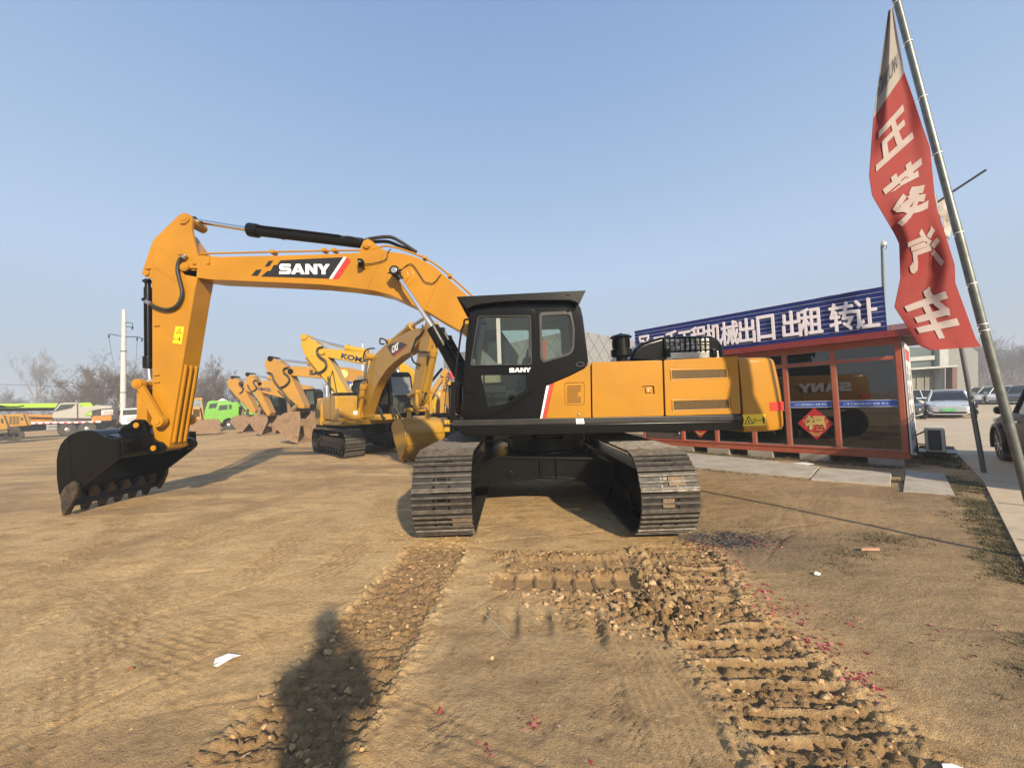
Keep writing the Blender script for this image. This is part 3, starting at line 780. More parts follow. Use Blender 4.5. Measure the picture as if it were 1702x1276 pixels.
# ---- bucket cylinder, links
mb = MB(); mb.cyl(P(246.3, 478, CY), P(247.3, 604, CY), .062, 20, bev=.008); mb.cyl(P(247.2, 592, CY), P(247.4, 612, CY), .084, 20, bev=.012)
mb.cyl(P(245.5, 464, CY), P(246, 480, CY), .045, 14); mb.cyl(P(245.6, 466.5, CY - .02), P(245.6, 469, CY - .02), .075, 12); mb.cyl(P(246.2, 497, CY), P(246.2, 500, CY), .09, 14)
mb.tube([P(241.5, 500, CY - .08), P(241, 520, CY - .08), P(241.5, 590, CY - .08)], .018, 6)
bc = mb.build('bucket_cylinder', BLKM, ex)
mb = MB(); mb.cyl(P(247.4, 610, CY), P(250, 634, CY), .042, 16); mb.cyl(P(250.5, 638, CY - .09), P(250.5, 638, CY + .09), .085, 18); mb.build('piston_rod', STEEL, bc)
for y0 in (6.45, 7.04):
    k = Vector((0, y0 - 6.45, 0)); mb = MB()
    a = P(227.5, 637.6, 6.45) + k; b_ = P(262, 700, 6.45) + k
    t = (b_ - a).normalized(); s = Vector((-t.z, 0, t.x)) * .068
    mb.prism([a + s * .75, b_ + s, b_ - s, a - s * .75], (0, .085, 0), bev=.015)
    for p, r in ((a, .085), (b_, .098)): mb.cyl(p - YV * .02, p + YV * .10, r, 26, bev=.012); mb.cyl(p - YV * .035, p, r * .62, 20, bev=.006)
    mb.build('rocker_link', YEL, ex)
mb = MB(); mb.prism(PP([(226, 636), (236, 640), (244, 662), (244, 700), (237, 712), (226, 714), (222, 706), (226, 690)], 6.6), (0, .37, 0), bev=.02)
p = P(227.5, 638, 6.47); mb.cyl(p, p + YV * .6, .06, 18); mb.build('bucket_link', YEL, ex)
# ---- bucket
B0, B1 = 6.06, 7.54
outer = [(106, 838), (98.5, 818), (95.5, 795), (95, 765), (97, 752), (101, 740), (108, 730), (118, 722), (130, 716.8), (142, 715), (153, 715.2), (164, 719.5), (177, 727), (196, 728.5)]
op = [Vector(p) for p in smooth(PP(outer, B0), 3)]
ip = offs(op, -0.045)
ctr = P(150, 770, B0)
if (ip[10] - ctr).length > (op[10] - ctr).length: ip = offs(op, 0.045)
mb = MB()
mb.prism(op + ip[::-1], (0, B1 - B0, 0), bev=.006)
sidep = outer + [(197.5, 760), (191, 766), (150, 797), (134, 809), (124, 828), (114, 840)]
for yy in (B0 - .012, B1 - .035):
    mb.prism([p + Vector((0, yy - B0, 0)) for p in PP(sidep, B0)], (0, .047, 0), bev=.008)
mb.prism([p + YV * .05 for p in PP([(168, 722), (196, 728.2), (198, 735), (198, 756), (193, 763), (186, 762), (176, 748)], B0)], (0, B1 - B0 - .1, 0), bev=.03, seg=3)
mb.prism([p + YV * .04 for p in PP([(104, 826), (112, 842), (118, 842), (112, 822)], B0)], (0, B1 - B0 - .08, 0), bev=.008)
mb.tube([P(114.5, 728, B0 - .013), P(119, 800, B0 - .013)], .008, 6)
for yy in (6.42, 7.06):
    mb.prism([p + Vector((0, yy - 6.42, 0)) for p in PP(rpoly([(198, 713), (218, 700), (227, 696), (236, 698.5), (242, 708), (246, 726), (256, 733), (266, 735.5), (271, 745), (266, 753), (254, 754.5), (246, 748), (232, 742), (215, 738)], 4), 6.42)], (0, .085, 0), bev=.012)
    for q, r in (((226.5, 706.5), .095), ((255, 744.5), .10)):
        p = P(*q, 6.42) + Vector((0, yy - 6.42, 0)); mb.cyl(p - YV * .03, p + YV * .12, r, 24, bev=.012)
bk = mb.build('bucket', BLK, ex); TOOTH = M('scuffed_tooth_steel', (.028, .023, .019), .5, metal=.3, var=.4, scale=9, dirt=.6, dirtcol=(.15, .105, .065), dscale=8)
mb = MB()
for q in ((226.5, 706.5), (255, 744.5)):
    p = P(*q, 6.39); mb.cyl(p - YV * .012, p + YV * .75, .046, 22, bev=.006)
mb.build('pin', YEL, bk)
lipX = P(108, 832, B0); tipz = P(100, 861, 6.14)
for k, yy in enumerate(np.linspace(B0 + .09, B1 - .09, 6)):
    mb = MB()
    f = lambda x, z, hx, hy: [Vector((x - hx, yy - hy, z)), Vector((x + hx, yy - hy, z)), Vector((x + hx, yy + hy, z)), Vector((x - hx, yy + hy, z))]
    x0 = lipX.x + .01; z0 = lipX.z
    mb.loft([f(x0 + .06, z0 + .16, .02, .05), f(x0 + .02, z0 + .05, .06, .075), f(x0 - .03, z0 - .07, .06, .078), f(x0 - .055, z0 - .075, .05, .062), f(x0 - .075, z0 - .17, .03, .05), f(x0 - .085, z0 - .235 + .012 * (k % 2), .014, .045)])
    mb.build('tooth', TOOTH, bk, ang=25)
for yy, s in ((B0 - .06, 1), (B1 + .013, -1)):
    mb = MB()
    mb.prism([p + Vector((0, yy - B0, 0)) for p in PP([(110, 842), (106, 822), (114, 808), (127, 798), (135, 803), (133, 818), (124, 838), (117, 848)], B0)], (0, .05, 0), bev=.01)
    for q in ((113, 822), (119, 812), (127, 804), (122, 822), (129, 812)):
        p = P(*q, B0); p.y = yy - .008 if s > 0 else yy + .06
        mb.cyl(p, p + YV * .02, .02, 8, bev=.004)
    mb.build('side_cutter', TOOTH, bk)
# ---- cab
KY = 5.30; KD = 1.06
cabO = [(769.5, 651), (774, 570), (781.5, 514), (784, 510), (790, 507.5), (813, 504), (862, 500.6), (905, 499), (946, 499.3), (956, 501), (962, 505), (965.5, 512), (969, 527), (976, 583), (978, 600.5), (975, 608), (970.4, 611.5), (945, 624.6), (919, 635.6), (909.5, 640), (898, 695.5), (769.5, 697)]
doorO = [(786.5, 519), (790, 514), (800, 512.5), (862, 511), (883, 512.3), (888.5, 516), (890, 524), (890.5, 600), (893, 647), (881, 651.5), (868, 660), (848.5, 675), (829, 686), (800, 692), (771.5, 695), (771.5, 655), (777, 590)]
win1 = rpoly([(796, 527), (880.5, 526), (882.5, 605.5), (783, 607)], 5)
win2 = rpoly([(799, 623.5), (874, 622.4), (875, 646.6), (840, 670.7), (812, 676)], 3)
win3 = rpoly([(900, 524.7), (947, 522.6), (952, 548), (951, 579), (945.5, 586.5), (906, 598.5), (901.5, 592)], 5)
shr = lambda pts, k: [((x - sum(p[0] for p in pts) / len(pts)) * k + sum(p[0] for p in pts) / len(pts), (y - sum(p[1] for p in pts) / len(pts)) * k + sum(p[1] for p in pts) / len(pts)) for x, y in pts]
mb = MB()
mb.prism(PP(cabO, KY), (0, .05, 0), [PP(shr(doorO, .97), KY), PP(win3, KY)], bev=.012, seg=3)
far1 = rpoly([(796, 525), (884, 524), (885, 606), (786, 607)], 5); far3 = rpoly([(897, 524), (947, 522), (951, 579), (900, 600)], 5)
sh = lambda L, dy: [p + YV * dy for p in L]
mb.prism(sh(PP(cabO, KY), KD), (0, .05, 0), [sh(PP(far1, KY), KD), sh(PP(far3, KY), KD)])
band_ = PP(cabO[2:20], KY)
bi = offs(band_, .045)
if bi[6].z > band_[6].z: bi = offs(band_, -.045)
# roof, back (with its opening) and sill as a shell between the two sides
rb = band_[:12] + bi[:12][::-1]
mb.prism(sh(rb, .05), (0, KD - .05, 0))
rb = band_[13:] + bi[13:][::-1]
mb.prism(sh(rb, .05), (0, KD - .05, 0))
for yy in (.05, KD - .12):
    rb = band_[11:14] + bi[11:14][::-1]; mb.prism(sh(rb, yy), (0, .12, 0))
fl = PP([(769.5, 680), (898, 680), (898, 695.5), (769.5, 697)], KY); mb.prism(sh(fl, .05), (0, KD - .05, 0))
fp = PP(cabO[:3], KY)
for yy in (.05, KD - .06):
    mb.prism(sh(fp + [p + XV * .06 for p in fp[::-1]], yy), (0, .06, 0))
cab = mb.build('cab', BLK, ex, ang=28)
mb = MB(); mb.prism(sh(PP(doorO, KY), -.018), (0, .05, 0), [sh(PP(win1, KY), -.018), sh(PP(win2, KY), -.018)], bev=.008)
mb.box(P(889, 548, KY - .02), (.025, .03, .20), .008); 
for q in ((831, 518), (945, 516), (825, 690)): mb.sphere(P(*q, KY - .02), .018, 10)
mb.tube([P(786, 608.5, KY - .022), P(882, 607, KY - .022)], .009, 6)
mb.prism(sh(PP(rpoly([(812, 610.5), (825, 610), (823, 614), (814, 614.3)], 2), KY), -.03), (0, .02, 0))
mb.tube(smooth(sh(PP([(771, 652), (782, 653), (789, 661), (795, 687), (775, 690)], KY), -.022), 4), .010, 6)
mb.prism(sh(PP(rpoly([(778, 669), (784.5, 669), (784.5, 687), (775, 687)], 2), KY), -.035), (0, .025, 0), bev=.006)
mb.tube(smooth(sh(PP([(881, 654), (868, 662.5), (848.5, 677.5), (829, 688), (800, 694)], KY), -.016), 4), .008, 6)
door = mb.build('cab_door', BLK, cab)
mb = MB(); mb.prism(sh(PP(shr(win1, 1.02), KY), .012), (0, .006, 0)); mb.build('door_window', GLS, cab)
mb = MB(); mb.prism(sh(PP(shr(win2, 1.03), KY), .012), (0, .006, 0)); mb.build('door_window', GLK, cab)
mb = MB(); mb.prism(sh(PP(shr(win3, 1.03), KY), .022), (0, .006, 0)); mb.build('side_window', GLS, cab)
mb = MB(); mb.prism(sh(PP(shr(win3, 1.14), KY), -.006), (0, .02, 0), [sh(PP(win3, KY), -.006)], bev=.003)
mb.prism(sh(PP(shr(win1, 1.035), KY), -.026), (0, .012, 0), [sh(PP(shr(win1, 1.0), KY), -.026)], bev=.003); mb.build('window_seal', RUB, cab)
mb = MB(); mb.prism(sh(PP([(788, 515), (962, 508), (974, 590), (970, 606), (900, 640), (772, 668), (778, 590)], KY), KD - .012), (0, .008, 0), [sh(PP(far1, KY), KD - .012), sh(PP(far3, KY), KD - .012)])
mb.prism(sh(PP([(800, 512), (950, 506), (950, 509), (800, 515)], KY), .06), (0, KD - .08, 0)); mb.build('cab_brightening_panel', BRIGHTENER, cab)  # panels added to brighten the dark cab, for beige reflections in its glass
mb = MB(); mb.prism(sh(PP(far1, KY), KD + .02), (0, .006, 0)); mb.prism(sh(PP(far3, KY), KD + .02), (0, .006, 0)); mb.build('far_side_window', GLS, cab)
mb = MB(); f0 = P(769.5, 660, KY); f1 = P(782, 515, KY)
mb.raw([f0 + YV * .1, f0 + YV * (KD - .06), f1 + YV * (KD - .06), f1 + YV * .1, f0 + YV * .1 + XV * .006, f0 + YV * (KD - .06) + XV * .006, f1 + YV * (KD - .06) + XV * .006, f1 + YV * .1 + XV * .006], [(0, 1, 2, 3), (7, 6, 5, 4), (0, 4, 5, 1), (2, 6, 7, 3), (1, 5, 6, 2), (3, 7, 4, 0)])
mb.build('windscreen', GLS, cab)
mb = MB(); mb.box(P(829, 567, KY + .005), (.055, .018, .64), .004); mb.build('window_divider', M('grey_window_track', (.28, .30, .28), .5), cab)
o = P(846.5, 618.8, KY - .024); e = P(882.5, 618, KY - .024); u = P(846.5, 612, KY - .024)
mb = MB(); sany_into(mb, o, e - o, u - o, (e - o).length, (u - o).length * 1.05, -.003); mb.build('door_lettering', WVIN, cab)
mb = MB()
mb.tube(smooth(PP([(783, 531), (773.5, 531), (771.5, 534)], 5.24), 3) + smooth(PP([(771, 540), (766, 556), (757, 631), (756, 682), (762, 690), (770, 690)], 5.24), 4), .014, 8)
mb.build('handrail', BLKM, cab)
mb = MB()
lo = [(759, 493), (973.6, 482.5), (962.5, 506.5), (957, 501.5), (947, 498.5), (862, 499.2), (813, 503), (790, 507), (776, 513)]
for yy in (5.17, 6.43):
    mb.prism(sh(PP(lo, 5.17), yy - 5.17), (0, .03, 0), bev=.006)
mb.prism(PP([(759, 493), (973.6, 482.5), (973.2, 484.5), (759.5, 495)], 5.2), (0, 1.23, 0), bev=.004)
for fx in (763, 768, 773): mb.prism(PP([(fx, 496), (fx + 2, 496), (fx + 8, 511), (fx + 6, 511)], 5.2), (0, 1.23, 0))
mb.box(P(944, 489.5, 5.165), (.05, .014, .014), .002); mb.box(P(812.5, 503.5, 5.16), (.045, .012, .016), .003)
mb.build('roof_guard', BLKM, cab)
mb = MB()
sc_ = lambda q, y: P(*q, y)
mb.box(P(846, 655, 5.85), (.50, .50, .14), .06); 
mb.box(P(872, 622, 5.86), (.14, .46, .50), .06, Matrix.Rotation(R(12), 3, 'Y')); mb.box(P(880, 588, 5.86), (.10, .26, .16), .05, Matrix.Rotation(R(10), 3, 'Y'))
mb.box(P(846, 676, 5.85), (.40, .40, .16), .02); mb.build('seat', SEAT, cab)
mb = MB()
for yy in (5.62, 6.10):
    mb = MB(); mb.box(P(818, 645, yy), (.42, .16, .16), .04); mb.tube(smooth([P(806, 640, yy), P(804, 630, yy), P(806, 620, yy)], 4), [.014] * 8 + [.03], 8); mb.build('joystick_console', CABIN, cab)
mb = MB()
mb.box(P(790, 640, 6.2), (.12, .10, .55), .02); mb.box(P(789, 606, 6.2), (.03, .22, .17), .01)
mb.box(P(778, 660, 5.8), (.10, .7, .3), .03); mb.box(P(905, 640, 5.85), (.12, .9, .5), .02)
mb.build('dashboard', CABIN, cab)
mb = MB(); mb.prism([P(902, 565, 5.75), P(908, 566, 5.75), P(907, 596, 5.75), P(902, 600, 5.75)], (0, .03, 0)); mb.build('seat_belt', M('faded_red_webbing', (.42, .09, .05), .8), cab)
mb = MB(); mb.prism(PP(rpoly([(749, 634), (765, 635), (764, 699), (749, 699)], 2), 5.55), (0, .6, 0), bev=.012)
mb.tube(smooth(PP([(757, 640), (757, 680), (761, 688), (766, 688)], 5.5), 4), .012, 6); mb.box(P(759, 674, 5.53), (.05, .03, .06), .006)
mb.build('front_step', BLKM, ex)
mb = MB(); c = P(964.5, 605.5, KY - .012); 
mb.prism([c + XV * (.062 * math.cos(a)) + ZV * (.035 * math.sin(a)) for a in np.linspace(0, 2 * math.pi, 17)[:-1]], (0, .03, 0), [[c + XV * (.045 * math.cos(a)) + ZV * (.022 * math.sin(a)) for a in np.linspace(0, 2 * math.pi, 17)[:-1]]], bev=.004)
mb.build('recessed_handle', RUB, cab)
# ---- house: frame, side doors, counterweight
mb = MB()
mb.prism(PP([(893, 640), (981, 607), (1101, 603), (1234, 597), (1234, 694), (893, 699)], KY + .055), (0, 2.9, 0))
mb.build('engine_bay', BLKM, ex)
side_doors = [
    ([(920, 636.2), (946, 625.3), (971.5, 612.3), (977, 606), (979, 602.3), (981.2, 602.3), (982.6, 693.8), (907.3, 695.2)], None),
    ([(983.6, 601.8), (1100.6, 598.6), (1103.4, 691), (985, 693.7)], 'latch'),
    ([(1103.6, 598.4), (1220, 592.6), (1226, 591.5), (1231.5, 687.5), (1106.6, 690.9)], 'grille')]
for lp, kind in side_doors:
    mb = MB()
    pts = PP(rpoly(lp, 2.5, 3) if kind else lp, KY)
    holes = []
    if kind == 'grille':
        g1 = [(1113, 613), (1210.5, 610.8), (1212, 629.5), (1114.5, 632.5)]; g2 = [(1116, 663.5), (1214, 661), (1216, 681), (1117, 684)]
        holes = [PP(rpoly(g1, 2.5, 3), KY), PP(rpoly(g2, 2.5, 3), KY)]
    if kind is None: holes = [PP(rpoly([(938.5, 636.5), (971, 635.3), (971.2, 672.5), (939, 673.5)], 3, 3), KY)]
    if kind == 'latch': holes = [PP(rpoly([(1067, 641.5), (1087, 640.6), (1088.3, 655), (1067.5, 656.3)], 2.5, 3), KY)]
    mb.prism(pts, (0, .05, 0), holes, bev=.016 if kind else .008, seg=3)
    sd = mb.build('side_door', YEL, ex, ang=40)
    if kind == 'grille':
        for g in (g1, g2):
            mb = MB(); mb.prism(PP(shr(g, 1.0), KY + .016), (0, .006, 0)); fr = mb.build('grille', GRILL, sd)
            mb = MB(); mb.prism(PP(shr(g, .985), KY + .004), (0, .014, 0), [PP([(g[0][0] + 3.5, g[0][1] + 3), (g[1][0] - 3.5, g[1][1] + 3), (g[2][0] - 3.5, g[2][1] - 2.5), (g[3][0] + 3.5, g[3][1] - 2.5)], KY + .004)], bev=.004)
            x0, x1 = g[0][0] + 4, g[1][0] - 4
            mb.build('grille_frame', YEL, sd)
            mb = MB()
            for k in range(46):
                t = (k + .5) / 46
                a = Vector(PP([g[0]], KY + .012)[0]).lerp(PP([g[1]], KY + .012)[0], .04 + .92 * t); b_ = Vector(PP([g[3]], KY + .012)[0]).lerp(PP([g[2]], KY + .012)[0], .04 + .92 * t)
                d = (b_ - a); mb.box((a + b_) / 2, (.005, .005, d.length * .72))
            mb.build('grille_slat', GRILL, sd)
    if kind is None:
        mb = MB(); mb.prism(PP(rpoly([(938.8, 637), (970.6, 635.8), (970.8, 672), (939.4, 673)], 3, 3), KY + .004), (0, .02, 0), bev=.003); lp_ = mb.build('vent_cover', YEL, sd)
        mb = MB()
        for k in range(8):
            y_ = 642 + k * 3.75
            mb.box((P(942.5, y_, KY).lerp(P(966 if k not in (3, 4) else 961, y_ - .5, KY), .5)), (.19 if k not in (3, 4) else .15, .012, .011), .002)
        mb.build('vent_slot', M('painted_slot_shade', (.09, .04, .005), .7), sd)  # solid dark strips; the shade of the slots is put into their colour
        mb = MB(); mb.sphere(P(962, 689, KY), .018, 10); mb.build('lock', STEEL, sd)
    if kind == 'latch':
        mb = MB(); mb.prism(PP([(1067, 641.5), (1087, 640.6), (1088.3, 655), (1067.5, 656.3)], KY + .028), (0, .01, 0)); mb.prism(PP(rpoly([(1073.5, 644), (1084.5, 643.5), (1085, 652.5), (1074, 653.2)], 1.5), KY + .008), (0, .02, 0), bev=.004); lt = mb.build('latch', YEL, sd)
        mb = MB(); p = P(1077.6, 648.6, KY + .006); mb.cyl(p, p + YV * .02, .014, 12, bev=.003); mb.build('lock', STEEL, sd)
mb = MB()
mb.prism(PP([(908.2, 641.3), (912.8, 639.6), (901, 695.3), (897.8, 695.6)], KY - .004), (0, .02, 0)); mb.build('white_stripe', WVIN, ex)
mb = MB(); mb.prism(PP([(913, 639.5), (919.4, 636.8), (907, 695.2), (901.2, 695.4)], KY - .004), (0, .02, 0)); mb.build('red_stripe', REDV, ex)
def cwring(i, z, a=.77, b_=1.5, n=41, x0=None):
    X0 = 3.158
    th = np.linspace(-math.pi / 2, math.pi / 2, n)
    return [Vector((X0 + (a - i) * abs(math.cos(t)) ** .4, 6.8 + (b_ - i * .45) * math.copysign(abs(math.sin(t)) ** .4, t), z)) for t in th]
zz = lambda py: P(1274, py, KY).z
mb = MB()
mb.loft([cwring(i, zz(py)) for i, py in ((.10, 717), (.03, 715), (.005, 710), (0, 704), (0, 685), (.002, 670), (.012, 650), (.03, 630), (.05, 612), (.062, 602), (.078, 597), (.11, 594), (.18, 592.6))])
cw = mb.build('counterweight', YEL, ex, ang=45)
mb = MB()
def cwstrip(t0, t1, py0, py1, off, n=14):
    r0 = []; r1 = []
    for k in range(n):
        t = t0 + (t1 - t0) * k / (n - 1)
        d = [Vector((3.172 + (.77 + off) * abs(math.cos(t)) ** .4, 6.8 + (1.5 + off) * math.copysign(abs(math.sin(t)) ** .4, t), z)) for z in (zz(py0), zz(py1))]
        r0.append(d[0]); r1.append(d[1])
    mb.raw(r0 + r1, [(k, k + 1, n + k + 1, n + k) for k in range(n - 1)])
cwstrip(-1.42, -.35, 683, 668.5, .004); mb.build('red_reflector', REDV, cw)
mb = MB()
mb.prism(PP([(1233.5, 689), (1272, 687.5), (1273, 707), (1235, 708), (1236.5, 697)], KY - .005), (0, .01, 0)); mb.build('warning_decal', YVIN, cw)
mb = MB()
xd = (P(1272, 687.5, KY) - P(1236, 689, KY)).normalized(); yd = xd.cross(YV) * -1
if yd.z < 0: yd = -yd
warn_tri(mb, P(1244.5, 699.8, KY - .006), xd, yd, .075, 0); mb.build('hazard_triangle', BVIN, cw); mb = MB(); man_sign(mb, P(1263, 698.3, KY - .006), xd, yd, .058, 0); mb.build('keep_clear_pictogram', BVIN, cw)
mb = MB(); sany_into(mb, (3.947, 6.05, zz(655)), (0, 1, 0), (0, 0, 1), 1.5, .27, .006); mb.build('rear_lettering', WVIN, cw)
mb = MB(); mb.prism([(3.17, 5.34, zz(595)), (3.22, 5.34, zz(592.5)), (3.28, 5.34, zz(594)), (3.28, 5.34, zz(600)), (3.17, 5.34, zz(600))], (0, .3, 0), bev=.02); mb.build('lifting_lug', YEL, cw)
mb = MB()
mb.prism(PP([(752, 698), (1231, 689.2), (1235, 699), (752, 708.3)], KY - .025), (0, .12, 0), bev=.01)
mb.build('deck_rail', DECK, ex)
mb = MB(); mb.prism(PP([(752, 708.6), (1235, 699.4), (1231, 714), (774, 725.5)], KY - .015), (0, 3.0, 0), bev=.012); mb.build('deck_frame', BLK, ex)
mb = MB(); mb.prism(PP([(957, 695.6), (970, 695.3), (971.5, 704), (958, 704.3)], KY - .032), (0, .006, 0)); stk = mb.build('lifting_point_sticker', WVIN, ex)
mb = MB()
c = P(964.3, 699.8, KY - .034)
for a in range(4):
    d = Vector((math.cos(a * math.pi / 2), 0, math.sin(a * math.pi / 2))); mb.box(c + d * .022, (.018 if a % 2 == 0 else .010, .003, .010 if a % 2 == 0 else .018))
mb.build('sticker_mark', BVIN, stk)
# engine hood, air intake
mb = MB(); hood = [(1046, 600), (1054, 581), (1064, 571.5), (1077, 566), (1100, 559.5), (1136, 557.5), (1182, 557.5), (1194, 561.5), (1202, 573), (1206, 593), (1206, 602)]
mb.prism(PP(hood, 6.0), (0, 1.5, 0), bev=.06, seg=3); hd = mb.build('engine_hood', BLK, ex, ang=40)
m, nt, b = newmat('punched_bright_steel'); b.inputs['Metallic'].default_value = .45; b.inputs['Roughness'].default_value = .3; b.inputs['Base Color'].default_value = (.62, .60, .52, 1)
tc = nt.nodes.new('ShaderNodeTexCoord'); vo = nt.nodes.new('ShaderNodeTexVoronoi'); vo.inputs['Scale'].default_value = 18; nt.links.new(tc.outputs['Object'], vo.inputs['Vector']); bump(nt, b, vo.outputs['Distance'], 0.9, .05)
mb = MB(); mb.prism(PP([(1104, 563.5), (1181, 562), (1183, 581), (1106, 583.5)], 5.99), (0, .03, 0), bev=.004); mb.build('hood_grille', m, hd)
mb = MB()
for fx in (1105, 1113.5, 1122, 1130.5, 1139, 1147.5, 1156, 1164.5, 1173, 1182):
    w = 2.6 if fx in (1139, 1147.5, 1105, 1182) else 1.0
    mb.prism(PP([(fx - w / 2, 559), (fx + w / 2, 559), (fx + w / 2 + 1, 585), (fx - w / 2 + 1, 585)], 5.965), (0, .03, 0))
for k in range(2): mb.prism(PP([(1105, 569.5 + k * 5), (1182, 566.6 + k * 5), (1182, 567.6 + k * 5), (1105, 569 + k * 5)], 5.975), (0, .02, 0))
for fx in (1110, 1187): mb.box(P(fx, 587, 5.95), (.07, .06, .13), .01)
mb.build('grille_bar', BLK, hd)
mb = MB(); mb.prism(PP([(1108, 586), (1194, 583), (1196, 594), (1108, 597)], 5.985), (0, .03, 0), bev=.006); mb.build('hood_trim', M('bright_trim', (.5, .48, .42), .25, metal=.9), hd)
mb = MB(); c = P(1033.5, 598, 5.9)
zs = lambda py: P(1033.5, py, 5.9).z - c.z
mb.lathe(c, ZV, [(-.1, .08), (zs(593), .085), (zs(592.5), .15), (zs(592), .158), (zs(581.5), .158), (zs(581), .15), (zs(580.5), .125), (zs(562), .122), (zs(561.5), .165), (zs(560.5), .166), (zs(557.5), .13), (zs(555.5), .06), (zs(555), .02), (zs(553.5), .015), (zs(553.2), .001)], 30)
for k in range(16):
    a = k * math.pi / 8
    mb.box(c + Vector((math.cos(a) * .128, math.sin(a) * .128, zs(571))), (.012, .012, .13), rot=a)
mb.build('air_intake', BLKM, ex)
# ---- undercarriage
mb = MB(); tc_ = Vector((0.545, 6.85, 0))
mb.lathe(tc_, ZV, [(.66, .80), (.74, .80), (.745, .74), (.80, .74), (.805, .66), (.90, .66), (.91, .70), (1.0, .70), (1.01, .64), (1.2, .64)], 48)
for k in range(36):
    a = k * math.pi / 18
    mb.cyl(tc_ + Vector((math.cos(a) * .70, math.sin(a) * .70, .74)), tc_ + Vector((math.cos(a) * .70, math.sin(a) * .70, .815)), .018, 6)
for dx in (-.42, .35): mb.box((tc_.x + dx, 6.0, 1.09), (.3, .3, .18), .02)
mb.build('turntable', BLKM, ex)
cb = [(770, 789), (782, 780.5), (829, 757.8), (995, 761), (1050, 781), (1062, 792), (1060, 812), (1036, 806), (936, 795.5), (895, 794.5), (791, 809), (770, 816)]
mb = MB(); mb.prism(PP(cb, 5.85), (0, 2.0, 0), bev=.01)
tp = PP(cb[1:5], 5.85)
mb.prism([p + ZV * .004 - YV * .03 for p in tp] + [p - ZV * .035 - YV * .03 for p in tp[::-1]], (0, 2.06, 0), bev=.006)
bp = PP(cb[6:11], 5.85)
mb.prism([p + ZV * .03 - YV * .02 for p in bp] + [p - ZV * .005 - YV * .02 for p in bp[::-1]], (0, 2.04, 0), bev=.006)
for q in (898, 925): mb.box(P(q, 777, 5.86), (.02, .1, .3), .005)
p = P(848, 787, 5.85); mb.cyl(p + YV * .02, p - YV * .03, .05, 16, bev=.01)
mb.build('car_body', BLKM, ex)
